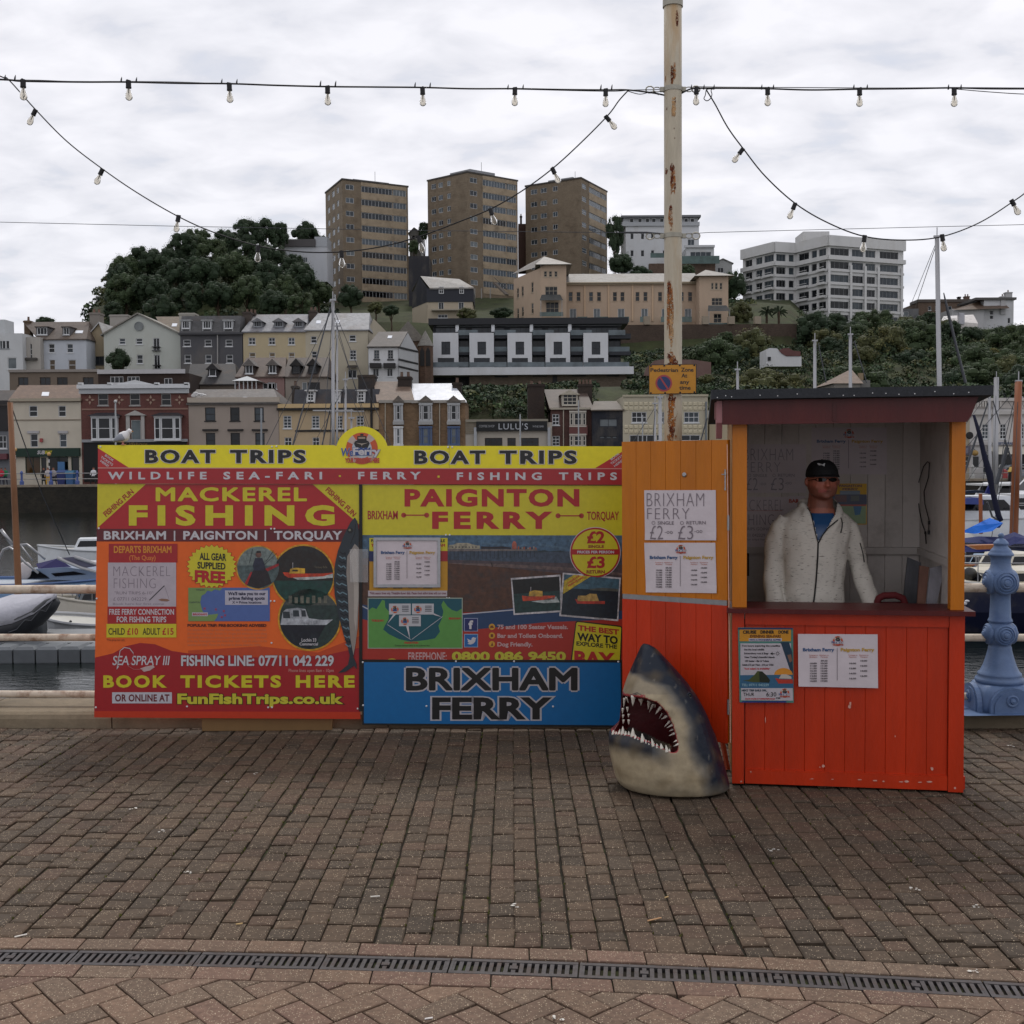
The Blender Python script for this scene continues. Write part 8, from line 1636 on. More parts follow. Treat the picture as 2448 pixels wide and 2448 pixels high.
m=MB();a,b=P(1625,612,253),P(1720,630,253);m.box(a.x,b.x,253,253.05,b.z,a.z,s(96,120,116));m.build('balcony_glass',gmat,h2.root);m=MB();a,b=P(1555,605,254),P(1590,616,254);m.box(a.x,b.x,254,254.05,b.z,a.z,s(96,120,116));m.build('balcony_glass',gmat,h2.root)
m=MB();a,b=P(1552,616,254.5),P(1710,665,254.5);m.box(a.x,b.x,254.5,256,b.z-5,P(1552,630,254.5).z,s(92,76,66));vw_=m.build('villa_base_wall',SW);tag(vw_,'brown stone wall carrying the villa terrace right of the post','wall')
h=House('house','small pale house stepping down right of the white villa',1705,1750,628,680,258,8,s(180,182,180));h.win(1715,1730,640,652,2,1);h.walls(gable=(1728,620));h.groof(1728,619,s(140,140,136))
h=House('house','low white house with a grey roof between the wood and the left tower',668,782,590,628,244,8,s(208,212,220));h.wins([(684,712),(718,735)],615,627,cols=4,rws=1);h.walls();h.bar(664,755,573,590,.5,s(84,80,80),'roof',back=6,mt='trim');h.bar(752,782,566,590,.1,s(178,182,188),'upper_storey',back=6)
h=House('house','dark slate clad house between the left and middle towers',977,1026,612,690,240,8,s(52,52,60));h.walls()
h=House('house','pale house seen in the gap between the left and middle towers',979,1006,556,600,270,8,s(150,152,150));h.win(984,1000,562,570,2,1);h.walls(gable=(990,546));h.groof(990,545,s(110,110,106))
h=House('house','brown house with a chimney in the gap between the middle and right towers',1239,1258,535,600,272,8,s(92,62,52),wm=BW);h.walls();h.chim(1243,1248,516,540,s(80,60,54),1,.8,1)
h=House('house','large white hill house with a brown hipped roof and tall chimneys at right',2352,2423,717,802,250,14,s(218,220,224),down=2);h.win(2366,2375,742,753,1,1);h.win(2366,2375,754,763,1,1);h.win(2409,2415,760,773,1,1,FR,DKG);h.walls();h.bar(2330,2428,712,717,.5,s(90,88,86),'parapet',back=10)
h.chim(2393,2404,708,735,s(196,196,198),-.3,1,1,mt=RW);h.chim(2405,2420,698,716,s(196,196,198),1,1.2,1,mt=RW)
m=MB();a0,a1,t0,t1=P(2275,741,248),P(2414,737,248),P(2364,713,254),P(2392,716,254);m.add([a0,a1,t1,t0],[(0,1,2,3)],s(104,82,64));m.build('hipped_roof',SLT,h.root)
h2=House('house','lower white wing with small windows below the brown hipped roof',2276,2352,738,802,249,8,s(204,204,206));h2.walls()
h3=House('house','long brown stone hill building with a flat roof behind the tall mast',2195,2340,722,790,262,10,s(104,88,76),wm=SW);h3.wins([(2219,2226),(2236,2243),(2264,2275),(2305,2312)],732,742,cols=1,rws=1);h3.walls();h3.bar(2193,2342,716,722,.3,s(84,74,66),'parapet',back=5)
h3.chim(2291,2297,709,722,s(50,44,44),2,.8,0);h3.chim(2306,2318,708,720,s(120,90,76),2,.8,2)
h4=House('shed','small grey outbuilding at the left end of the brown hill building',2148,2196,738,780,258,6,s(120,122,126),cat='shed');h4.win(2160,2172,745,756,1,1,FR,PALEG,False);h4.walls()
m=MB();a0,a1=P(2250,766,236),P(2338,773,236);t0,t1=P(2256,756,240),P(2327,752,240);m.add([a0,a1,t1,t0,a0-Vector((0,0,3)),a1-Vector((0,0,3))],[(0,1,2,3),(4,5,1,0)],s(190,184,178));q0=P(2293,775,235.5);m.box(q0.x,q0.x+1.1,235.5,236.5,q0.z,q0.z+2.3,s(150,150,156));rt=m.build('garden_house',MATS['wet_slate']);tag(rt,'low house with a shining pale roof below the large hill house','house')
# ============================================================ FAR QUAY: railings, people, bins, car
def far_rail(label,x0,x1,col,posts,step=None):
 Y=104.4;a,b=P(x0,1150,Y).x,P(x1,1150,Y).x;rt=thing('quay_railing',label,'railing',((a+b)/2,Y,.22))
 for z in(.72,1.22):
  m=MB();m.tube([(a,Y,z),(b,Y,z)],.045,6,s(170,166,162));m.build('rail',MATS['trim'],rt)
 for px in posts:
  x=P(px,1150,Y).x;m=MB();m.lathe([(.2,.2),(.2,.5),(.1,.62),(.1,1.15),(.16,1.25),(.1,1.4),(.0,1.5)],8,(x,Y,0),col);m.build('railing_post',MATS['trim'],rt)
far_rail('far quay railing with small blue posts at the left',-120,240,s(52,84,160),(-20,52,122,185))
far_rail('far quay white railing at the right behind the boats',2230,2600,s(180,180,176),(2292,2325,2358,2391,2424,2457))
def small_person(label,px,Y,top,bottom,lean=0,pose=0,h=1.7):
 base=P(px,1150,Y);x=base.x;z0=.06;rt=thing('person',label,'person',(x,Y,z0));sk=s(150,100,84)
 m=MB();m.rings([[Vector((x+lean*z_+math.cos(a)*rx,Y+math.sin(a)*ry,z0+z_))for a in[2*math.pi*j/10 for j in range(10)]]for z_,rx,ry in((1.42,.06,.06),(1.5,.085,.1),(1.6,.09,.11),(1.68,.07,.09),(1.72,.02,.03))],sk)
 m.rings([[Vector((x+lean*z_+math.cos(a)*rx,Y+math.sin(a)*ry,z0+z_))for a in[2*math.pi*j/10 for j in range(10)]]for z_,rx,ry in((.9,.17,.12),(1.1,.16,.11),(1.3,.2,.12),(1.4,.17,.1),(1.47,.06,.06))],sk)
 for sx in(-1,1):
  m.tube([(x+sx*.08+lean*.9,Y,z0+.92),(x+sx*.1+pose*sx*.12,Y-.05,z0+.48),(x+sx*.1+pose*sx*.2,Y,z0+.06),(x+sx*.1+pose*sx*.2,Y-.14,z0+.04)],[.09,.07,.05,.04],8,sk)
  m.tube([(x+sx*.19+lean*1.38,Y,z0+1.38),(x+sx*.25+lean,Y-.03,z0+1.1),(x+sx*.22+lean,Y-.15-.1*pose,z0+.9),(x+sx*.2+lean,Y-.18-.1*pose,z0+.82)],[.055,.045,.035,.03],8,sk)
 me=m.mesh('body',[]);clear(me);me=bake_mesh(me,[('REMESH',dict(mode='VOXEL',voxel_size=.03,use_smooth_shade=True))],'body')
 def pc_(v,n_):
  zz2=v.z-z0
  if zz2>1.63 or(zz2>1.52 and v.y>Y+.03):return s(60,44,34)
  if zz2>1.46:return sk
  if zz2>.88 and(zz2>1.0 or abs(v.x-x-lean)<.18):return top
  if zz2>.1 and abs(v.x-x-lean)<.2+.15*pose:return bottom
  return s(40,36,34)if zz2<.2 else sk
 paint(me,pc_);me.materials.clear();me.materials.append(MATS['cotton']);link('body',me,rt)
small_person('distant person in a white top walking on the far quay beside the sign edge',223,106.5,s(206,206,210),s(34,34,40),.03,.8)
small_person('distant person in grey leaning over near the blue bins',130,106,s(150,146,150),s(40,40,48),-.05,.5)
small_person('distant person in a pale top and yellow trousers left of the blue bins',115,105.6,s(176,170,172),s(190,150,60),0,.2)
small_person('distant person in a dark coat in the sandwich shop doorway',105,110,s(36,34,38),s(30,30,34),0,.3)
small_person('distant person in teal on the far quay just right of the kiosk',2300,108,s(34,96,96),s(40,40,50),0,.4)
for i,(x,c,c2,lb)in enumerate(((4,s(176,40,60),s(60,60,70),'distant cafe visitor in red at the left edge'),(13,s(40,120,80),s(50,50,60),'distant cafe visitor in green at the left edge'),(-6,s(190,180,180),s(40,40,50),'distant cafe visitor in white at the left edge'))):small_person(lb,x,108.6+i*.6,c,c2,0,.4)
for i,x in enumerate((-20,10)):
 q=P(x,1140,107.5);rt=thing('cafe_table',('round cafe table at the far left of the far quay','round cafe table beside the red and green cafe visitors')[i],'table',(q.x,107.5,.06));m=MB();m.lathe([(.45,.74),(.45,.78),(0,.79)],12,(q.x,107.5,.0),s(150,130,140));m.build('table_top',MATS['trim'],rt);m=MB();m.lathe([(.2,.06),(.04,.1),(.04,.73)],8,(q.x,107.5,0),s(90,90,90));m.build('table_leg',MATS['trim'],rt)
for x0,x1,Y,c,c2,h_,lb in((135,156,107.2,s(16,44,120),s(14,70,140),1.5,'dark blue wheeled bin in front of the sandwich shop'),(156,175,107.0,s(10,90,150),s(12,110,150),1.45,'bright blue wheeled bin right of the dark blue one')):
 a,b=P(x0,1140,Y).x,P(x1,1140,Y).x;rt=thing('wheelie_bin',lb,'bin',((a+b)/2,Y,.06));m=MB();m.rings([[Vector((a+i_,Y,z_)),Vector((b-i_,Y,z_)),Vector((b-i_,Y+.7,z_)),Vector((a+i_,Y+.7,z_))]for z_,i_ in((.15,.08),(h_-.2,0))],c);m.build('bin_body',MATS['trim'],rt)
 m=MB();m.prism([(a-.03,Y-.05,h_-.19),(a-.03,Y+.75,h_-.19),(a-.03,Y+.7,h_+.02),(a-.03,Y+.1,h_-.06)],(b-a+.06,0,0),c2);m.build('lid',MATS['trim'],rt)
 for x in(a+.12,b-.12):m=MB();m.lathe([(0,-.04),(.09,-.04),(.09,.04),(0,.04)],10,(x,Y+.5,.15),s(20,20,20),M=Matrix.Rotation(R(90),3,'Y'));m.build('wheel',MATS['trim'],rt)
q=P(146,1104,111.5);m=MB();a,b=P(138,1104,111.6),P(155,1130,111.6);m.box(a.x,b.x,111.55,111.65,b.z,a.z,s(30,110,170));tag(m.build('shop_poster',MATS['trim']),'bright blue poster panel standing in front of the sandwich shop','poster')
for x,yt in((36,1079),(117,1090)):
 c=P(x,yt,107);rt=thing('crossing_beacon',('black and white striped beacon pole with orange globe at the far left','black and white striped pole in front of the sandwich shop')[x>50],'beacon',(c.x,107,.06));n=9
 for i in range(n):z0=.06+(c.z-.06)*i/n;m=MB();m.tube([(c.x,107,z0),(c.x,107,z0+(c.z-.06)/n-.002)],.07,8,s(200,200,200)if i%2 else s(24,24,24));m.build('pole_band',MATS['trim'],rt)
 m=MB();m.ell((c.x,107,c.z+.16),.18,.18,.18,12,8,s(214,160,70));m.build('globe',MATS['trim'],rt,smooth=True)
def pole(name,label,pts,r,col,head=None,cat='lamp post',mt='trim'):
 rt=thing(name,label,cat,tuple(pts[-1]));m=MB();m.tube(pts,r,8,col);m.build('pole',MATS[mt],rt)
 if head:m=MB();m.ell(pts[0],head,head,head,10,8,s(200,200,200));m.build('globe',MATS[mt],rt,smooth=True)
 return rt
def vpole(name,label,x,yt,Y,r,col,zb=.06,x2=None,**kw):a=P(x,yt,Y);b=P(x2 or x,1110,Y);return pole(name,label,[a,Vector((b.x,Y,zb))],r,col,**kw)
vpole('promenade_lamp','thin white promenade lamp pole in front of the red brick house',276,960,105.5,[.07,.09],s(190,194,196),head=.16)
vpole('promenade_lamp','thin pale pole in front of the pinkish beige house',624.5,976,105.5,[.08,.1],s(160,166,172))
vpole('promenade_lamp','thin pale pole crossing the black coffee shop name board',1243.5,990,105.5,[.06,.08],s(180,184,188))
vpole('promenade_lamp','thin pale pole in front of the narrow red brick house',1383,957,105.5,[.05,.08],s(180,184,188))
vpole('promenade_lamp','thin pale pole in front of the cream panelled block',1536,992,105.5,[.05,.07],s(180,184,188))
def car(label,px0,px1,Y,col):
 a,b=P(px0,1125,Y).x,P(px1,1125,Y).x;L_=b-a;rt=thing('parked_car',label,'car',((a+b)/2,Y,.06));w_=1.7
 prof=[(0,.3),(0,.62),(.06,.8),(.22,.88),(.36,1.36),(.72,1.42),(.9,1.0),(1,.92),(1,.35)]
 m=MB();n=len(prof);m.rings([[Vector((a+u*L_,Y+v,.06+z_-(0 if 0<v<w_ else .04)))for u,z_ in prof]for v in(0,.12,w_-.12,w_)],col);m.build('body',mat('car_paint',None,.25,.03,3,spec=.7),rt)
 m=MB();m.prism([(a+.25*L_,Y-.012,.96),(a+.365*L_,Y-.012,1.36),(a+.53*L_,Y-.012,1.38),(a+.53*L_,Y-.012,.96)][::-1],(0,.02,0),DKG);m.prism([(a+.55*L_,Y-.012,.96),(a+.55*L_,Y-.012,1.38),(a+.71*L_,Y-.012,1.4),(a+.84*L_,Y-.012,1.0)][::-1],(0,.02,0),DKG);m.build('side_window',gmat,rt)
 for u in(.17,.82):
  m=MB();m.lathe([(0,-.1),(.31,-.1),(.31,.06),(0,.06)],16,(a+u*L_,Y,.37),s(24,24,24),M=Matrix.Rotation(R(90),3,'X'));wh=m.build('wheel',MATS['trim'],rt);m=MB();m.lathe([(0,.07),(.2,.07),(.2,.05)],12,(a+u*L_,Y-.0,.37),s(150,150,154),M=Matrix.Rotation(R(90),3,'X'));m.build('rim',MATS['trim'],wh)
 m=MB();m.box(a-.01,a+.1,Y+.1,Y+.35,.66,.8,s(220,220,210));m.build('headlight',MATS['trim'],rt)
car('silver grey hatchback parked on the far quay behind the masts',2375,2488,109.3,s(120,126,134));car('dark red car parked beyond the railing right of the kiosk post',2210,2302,109.6,s(120,30,36))
q0,q1=P(2389,1125,105.8),P(2409,1137,105.8);m=MB();m.box(q0.x,q1.x,105.8,106.2,.06,q0.z,s(170,30,34));m.ell(((q0.x+q1.x)/2,106,q0.z),(q1.x-q0.x)/2,.2,.16,12,6,s(170,30,34));tag(m.build('grit_bin',MATS['trim']),'small red box with a rounded lid on the far quay railing line','box')
q0=P(2416,1128,104.0);rt=thing('life_ring_post','dark post with a yellow cap standing at the harbour wall edge','post',(q0.x,103.5,-1.5));m=MB();m.box(q0.x-.25,q0.x+.25,103.4,103.9,-2.5,q0.z,s(30,28,30));m.build('post',MATS['trim'],rt);m=MB();m.prism([(q0.x-.3,103.35,q0.z),(q0.x+.3,103.35,q0.z),(q0.x+.2,103.35,q0.z+.45),(q0.x-.1,103.35,q0.z+.45)],(0,.6,0),s(214,176,30));m.build('cap',MATS['trim'],rt)
m=MB();q=P(2331,1083,111);m.ell(q,.32,.32,.28,10,8,s(170,130,30));m.tube([q+Vector((0,0,.3)),q+Vector((0,.6,.5))],.03,5,s(40,40,40));tag(m.build('hanging_lamp',MATS['trim']),'yellow lantern hanging on the building front right of the kiosk','lamp')
# ============================================================ BOATS
mat('gelcoat',None,.3,.06,2,spec=.5,stain=s(130,122,100),stain_amt=.2,stain_scale=1.2);mat('canvas',None,.85,.12,2,bump=.4,bscale=9);mat('varnish',None,.45,.2,5,stretch=(1,1,.2))
def hull(m,bow,stern,wid,fz,col,zw=WZ,sheer=.25,deckc=None,top=None):
 """bow, stern: plan points (x, y); fz freeboard height"""
 b=Vector((bow[0],bow[1],0));t=Vector((stern[0],stern[1],0));d=(b-t);L_=d.length;d=d/L_;n_=Vector((-d.y,d.x,0));rr=[];dk=[]
 for i in range(11):
  u=i/10;w_=wid/2*(1-max(0,(u-.45)/.55)**2.2)*(.86+.14*min(1,u*4));z1=zw+fz+sheer*(u**2);c=t+d*L_*u
  if i==10:w_=.03
  ring=[c+n_*w_+Vector((0,0,z1)),c+n_*w_*.96+Vector((0,0,zw+fz*.5)),c+n_*w_*.72-d*(.25*u)+Vector((0,0,zw-.05)),c-d*(.4*u)+Vector((0,0,zw-.45)),c-n_*w_*.72-d*(.25*u)+Vector((0,0,zw-.05)),c-n_*w_*.96+Vector((0,0,zw+fz*.5)),c-n_*w_+Vector((0,0,z1))]
  rr.append(ring);dk.append((ring[0]-Vector((0,0,.04)),ring[-1]-Vector((0,0,.04))))
 vs=[q for r_ in rr for q in r_];m.add(vs,[(i*7+j,(i+1)*7+j,(i+1)*7+j+1,i*7+j+1)for i in range(10)for j in range(6)]+[tuple(range(7))],col)
 return dk,d,n_,L_,t
def boat(name,label,bow,stern,wid,fz,col,cat='boat',group=None,deckc=s(190,188,180),stripe=None,mt='gelcoat'):
 rt=thing(name,label,cat,((bow[0]+stern[0])/2,(bow[1]+stern[1])/2,WZ),group);m=MB();dk,d,n_,L_,t=hull(m,bow,stern,wid,fz,col);m.build('hull',MATS[mt],rt,smooth=False)
 m=MB();vs=[q for p_ in dk for q in p_];m.add(vs,[(2*i,2*i+1,2*i+3,2*i+2)for i in range(10)],deckc);m.build('deck',MATS['gelcoat'],rt)
 m=MB()
 for sd_ in(0,1):m.tube([p_[sd_]+Vector((0,0,.06))for p_ in dk],.04,6,stripe or k(col,.7))
 m.build('rubbing_strake',MATS['gelcoat'],rt)
 def at(u,v,z_):return t+d*L_*u+n_*v+Vector((0,0,WZ+fz+z_))
 return rt,at,d,n_,L_
def cabin(rt,at,u0,u1,w_,h_,col,glass=True,rake=.06,taper=.85,z0=0.0,name='cabin',roofc=None):
 m=MB();b=[at(u0,-w_/2,z0),at(u1,-w_/2*taper,z0),at(u1,w_/2*taper,z0),at(u0,w_/2,z0)];t_=[at(u0+.005,-w_/2*.88,z0+h_),at(u1-rake,-w_/2*taper*.85,z0+h_),at(u1-rake,w_/2*taper*.85,z0+h_),at(u0+.005,w_/2*.88,z0+h_)]
 m.rings([b,t_],col);cb=m.build(name,MATS['gelcoat'],rt)
 if glass:
  for a,b_,c_,d_ in((b[0],b[1],t_[1],t_[0]),(b[2],b[3],t_[3],t_[2]),(b[1],b[2],t_[2],t_[1])):
   def q(u,v):return(a*(1-u)+b_*u)*(1-v)+(d_*(1-u)+c_*u)*v
   nn=(b_-a).cross(d_-a).normalized()*.012;m=MB();m.add([q(.08,.4)+nn,q(.92,.4)+nn,q(.88,.85)+nn,q(.1,.85)+nn],[(0,1,2,3)],s(20,22,28));m.build('cabin_window',gmat,cb)
 return cb
def rail_(rt,at,us,w_,h_,z0=0.1):
 m=MB()
 for sd_ in(-1,1):
  pts=[at(u,sd_*w_/2*(1-max(0,(u-.5)/.5)**2*.9),z0+h_)for u in us];m.tube(pts,.016,5,s(170,172,174))
  for u in us:a=at(u,sd_*w_/2*(1-max(0,(u-.5)/.5)**2*.9),z0);m.tube([a,a+Vector((0,0,h_))],.012,5,s(170,172,174))
 m.build('guard_rail',MATS['steel'],rt)
def mast_(rt,base,top,r,col,stays=(),mt='steel',boom=None,bc=None):
 m=MB();m.tube([base,top],[r,r*.8],10,col);m.build('mast',MATS[mt],rt,smooth=True)
 if stays:
  m=MB()
  for q in stays:m.tube([top-(top-base)*.03,q],.012,4,s(40,40,44))
  m.build('rigging',MATS['wire'],rt)
 if boom:m=MB();m.tube(boom,.09,8,bc or s(150,150,150));m.build('boom',MATS['canvas'],rt)
def XY(px,Y):return(P(px,1300,Y).x,Y)
# --- left side
rt,at,d,n_,L_=boat('motor_boat','light blue and white motor boat with chrome hoops behind the left railing',XY(330,31.5),XY(-90,33),2.4,.78,s(120,152,190),deckc=s(170,178,186),stripe=s(70,96,140))
BB=lambda px,py,Y=32:P(px,py,Y)
m=MB();m.prism([BB(x,y)for x,y in((50,1385),(52,1368),(60,1362),(160,1356),(200,1362),(245,1370),(300,1390))][::-1],(0,1.7,0),s(112,128,152));cb=m.build('cabin',MATS['gelcoat'],rt)
m=MB();m.prism([BB(x,y,31.97)for x,y in((54,1384),(57,1370),(68,1366),(92,1365),(110,1376),(118,1383))][::-1],(0,.02,0),s(18,20,28));m.prism([BB(x,y,31.97)for x,y in((122,1371),(176,1366),(206,1373),(132,1378))][::-1],(0,.02,0),s(18,20,28));m.build('cabin_window',gmat,cb)
m=MB();m.add([BB(86,1348,32.3),BB(140,1334,32.3),BB(172,1357,32.1),BB(92,1360,32.1)],[(3,2,1,0)],s(56,50,120));m.build('windscreen',gmat,cb);m=MB();m.add([BB(140,1334,31.9),BB(178,1331,31.9),BB(240,1352,31.9),BB(196,1359,31.9)],[(3,2,1,0)],s(140,140,164));m.build('windscreen',gmat,cb)
m=MB();m.tube([BB(x,y,31.85)for x,y in((138,1334),(166,1346),(196,1358),(235,1368))],.045,6,s(200,202,206));m.tube([BB(x,y,31.85)for x,y in((178,1331),(205,1340),(240,1352))],.045,6,s(200,202,206));m.build('windscreen_frame',MATS['steel'],cb)
m=MB();m.tube([BB(x,y,31.7)for x,y in((-20,1385),(-4,1340),(8,1314),(22,1308),(34,1316),(60,1345),(92,1370))],.035,8,s(200,202,204));m.build('roll_hoop',MATS['steel'],rt,smooth=True);m=MB();m.tube([BB(x,y,32.9)for x,y in((22,1308),(45,1303),(64,1301),(76,1310),(108,1337))],.03,8,s(200,202,204));m.tube([BB(x,y,32.5)for x,y in((50,1304),(78,1340))],.02,6,s(200,202,204));m.tube([BB(x,y,32.5)for x,y in((2,1266),(30,1302))],.05,6,s(150,152,156));m.build('roll_hoop',MATS['steel'],rt,smooth=True)
m=MB();m.ell(BB(60,1364),.2,.2,.25,10,8,s(190,184,184));m.build('seat',MATS['canvas'],rt,smooth=True)
mb_=P(44,1404,30.6);mt_=P(24,962,30.6);rt2,at2,_,_,_=boat('sailing_dinghy','low old sailing boat carrying the tall brown wooden mast at the left',XY(120,30.6),XY(-70,30.2),1.6,.3,s(90,80,70));m=MB();m.tube([Vector((mb_.x+.02,30.4,WZ+.1)),mb_,P(34,1180,30.6),mt_],[.095,.09,.08,.07],10,s(120,80,50));m.build('mast',MATS['varnish'],rt2,smooth=True);m=MB();m.tube([mt_,P(100,1180,34),P(166,1326,36)],.015,4,s(120,128,110));m.build('rigging',MATS['wire'],rt2)
rt,at,d,n_,L_=boat('dinghy','white and pale blue dinghy moored beyond the light blue motor boat',XY(140,38),XY(260,38.5),1.6,.6,s(190,192,194));cabin(rt,at,.1,.5,1.0,.3,s(190,192,196),False)
rt=thing('inflatable_boat','dark inflatable boat under a pale grey cover on the pontoon at left','boat',tuple(P(40,1540,24.6)));q=lambda x,y,Y=24.6:P(x,y,Y)
m=MB();tub=[(-90,1512),(-20,1512),(40,1500),(90,1475),(120,1448),(136,1434)];m.tube([q(x,y)for x,y in tub],[.2,.22,.22,.2,.17,.1],14,s(36,38,42));m.tube([q(x,y,26.1)for x,y in tub],[.2,.22,.22,.2,.17,.1],14,s(36,38,42));m.build('tube',mat('hypalon',None,.55,.1,3),rt,smooth=True)
m=MB();prof_=[(-90,1500,1470),(-20,1500,1436),(30,1490,1421),(80,1468,1420),(112,1444,1422),(136,1426,1424)];rr=[]
for x,yb_,yt_ in prof_:a=q(x,yb_,24.4);b=q(x,yt_,25.3);c_=q(x,yb_,26.3);rr.append([a,a*.6+b*.4+Vector((0,0,.14)),b,c_*.6+b*.4+Vector((0,0,.14)),c_,(a+c_)/2-Vector((0,0,.1))])
m.rings(rr,s(168,168,176));m.build('cover',MATS['canvas'],rt,smooth=True);m=MB();m.tube([q(x,y,24.36)for x,y in((20,1512),(40,1505),(60,1482),(75,1484),(96,1458),(110,1462),(125,1438))],.012,5,s(150,150,150));m.build('grab_line',MATS['wire'],rt)
m=MB();a=q(20,1500);m.tube([q(-40,1520,25.3),q(100,1492,25.3)],.28,10,s(60,64,68));m.build('hull',MATS['hypalon'],rt,smooth=True)
rt,at,d,n_,L_=boat('motor_boat','small white open boat with pale deck moored behind the covered inflatable',XY(108,29),XY(330,30),1.7,.55,s(196,190,178));cabin(rt,at,.35,.7,1.1,.32,s(90,96,102),True);m=MB();m.ell(P(208,1440,29.4),.09,.09,.16,8,6,s(200,200,200));m.build('fender',MATS['gelcoat'],rt);rail_(rt,at,(.55,.7,.85),1.4,.3)
rt,at,d,n_,L_=boat('rowing_boat','low white flat boat with black seat frames by the pontoon at left',XY(75,27.3),XY(300,27.6),1.8,.32,s(190,192,196));m=MB()
for x0,y0,x1,y1 in((117,1522,117,1488),(117,1488,140,1488),(140,1488,140,1522),(138,1520,138,1490),(150,1514,170,1484),(170,1490,172,1524),(155,1512,158,1524)):m.tube([P(x0,y0,27.2),P(x1,y1,27.2)],.03,6,s(28,28,30))
m.build('seat_frame',MATS['trim'],rt);m=MB();m.prism([P(x,y,27.2)for x,y in((152,1514),(168,1486),(172,1522),(156,1524))],(0,.05,0),s(34,36,44));m.build('seat',MATS['canvas'],rt)
rt=thing('pontoon','floating pontoon of grey plastic cubes below the covered inflatable','pontoon',tuple(P(80,1590,24)))
for i in range(8):
 x0=-130+i*54;a,b=P(x0,1560,23.6),P(x0+50,1560,23.6);z1=P(80,1547,23.6).z;m=MB();c_=.06
 m.rings([[Vector((a.x+o,23.6+o,zz2)),Vector((b.x-o,23.6+o,zz2)),Vector((b.x-o,24.3-o,zz2)),Vector((a.x+o,24.3-o,zz2))]for zz2,o in((WZ-.15,.03),(WZ+.02,0),(z1-.06,0),(z1,c_))],k(s(98,102,106),rnd.uniform(.85,1.05)));m.build('float_cube',MATS['hypalon'],rt)
m=MB();m.box(P(-140,1540,23.6).x,P(330,1540,23.6).x,24.32,26.4,WZ+.05,P(80,1547,23.6).z-.02,s(120,122,124));m.build('walkway',MATS['hypalon'],rt)
# --- sailing boats behind the boards and the kiosk: only their masts and rigging show
def yacht(label,px,yt,Y,r,col,lean_px=0,length=8,hullc=s(190,190,190),cross=None,stays=True,side=1,foot=1250,mt='steel'):
 base=P(px,foot,Y);base=Vector((base.x,Y,WZ+.9));top=P(px-lean_px,yt,Y);rt,at,d,n_,L_=boat('sailing_yacht',label,(base.x+side*length*.45,Y-.3),(base.x-side*length*.55,Y+.3),2.4,.85,hullc,'sailing boat');cabin(rt,at,.25,.7,1.4,.45,s(196,194,190),True)
 st=[at(.03,0,0),at(.98,0,.3),at(.5,-1.1,0),at(.5,1.1,0)]if stays else()
 mast_(rt,base,top,r,col,st,mt)
 if cross:
  m=MB();zc=base+(top-base)*cross;m.tube([zc-Vector((.8,0,0)),zc+Vector((.8,0,0))],.03,5,s(150,150,154));m.build('spreader',MATS['steel'],rt)
 m=MB();m.tube([top,top+Vector((.0,0,.35))],.02,5,s(120,120,124));m.box(top.x-.12,top.x+.12,Y-.04,Y+.04,top.z-.02,top.z+.05,s(190,190,190));m.build('mast_head',MATS['steel'],rt);return rt,at
GA=s(150,154,160)
yacht('yacht behind the boards with the tallest grey mast left of the round logo',796,718,46,.075,GA,0,9,cross=.55)
yacht('yacht behind the boards with a slim yellowish mast right of the tallest grey mast',806,780,52,.05,s(150,146,118),0,7)
yacht('yacht behind the boards with a short pale mast just left of the round logo',826,908,50,.055,GA,0,7,cross=.8)
yacht('yacht behind the boards with a thin wooden mast beside the round logo',840,1000,44,.045,s(120,104,80),0,6,stays=False)
yacht('yacht behind the kiosk with the tall grey mast rising above its roof',2252,566,44,.105,s(136,140,148),12,10,stays=False)
yacht('yacht behind the kiosk with the medium pale mast above the pyramid roof',2033,800,52,.09,s(160,164,168),0,9,stays=False)
yacht('yacht behind the kiosk with the medium pale mast left of the pyramid roof',1948,815,52,.09,s(160,164,168),0,9,stays=False)
yacht('yacht behind the kiosk with a short pale mast near its left roof corner',1767,884,50,.07,s(160,164,168),4,8,stays=False)
yacht('yacht behind the open door with a pale blue mast crossing the rusty post',1580,950,48,.085,s(150,164,172),2,8,stays=False)
yacht('yacht behind the open door with a slim grey mast left of the rusty post',1566,965,52,.05,s(120,124,112),0,7,stays=True)
m=MB();m.tube([P(2240,580,44),P(2188,735,60)],.014,4,s(90,90,96));m.tube([P(2238,580,44),P(2176,732,60)],.012,4,s(90,90,96));m.tube([P(2256,700,44),P(2266,745,44),P(2284,820,44),P(2308,915,44)],[.02,.06,.05,.06],6,s(26,34,40));m.tube([P(1956,820,52),P(1975,915,52)],.025,4,s(60,70,70));m.tube([P(2042,815,52),P(2072,915,52)],.025,4,s(60,70,70))
m.tube([P(800,760,46),P(885,1050,46)],.012,4,s(50,50,54));m.tube([P(790,735,46),P(700,1064,44)],.03,5,s(22,22,34));m.tube([P(793,960,46),P(770,1064,46)],.025,4,s(30,30,40));m.tube([P(1690,1000,48),P(1672,1066,48)],.03,5,s(60,60,60))
tag(m.build('rigging_lines',MATS['wire']),kind='stuff')
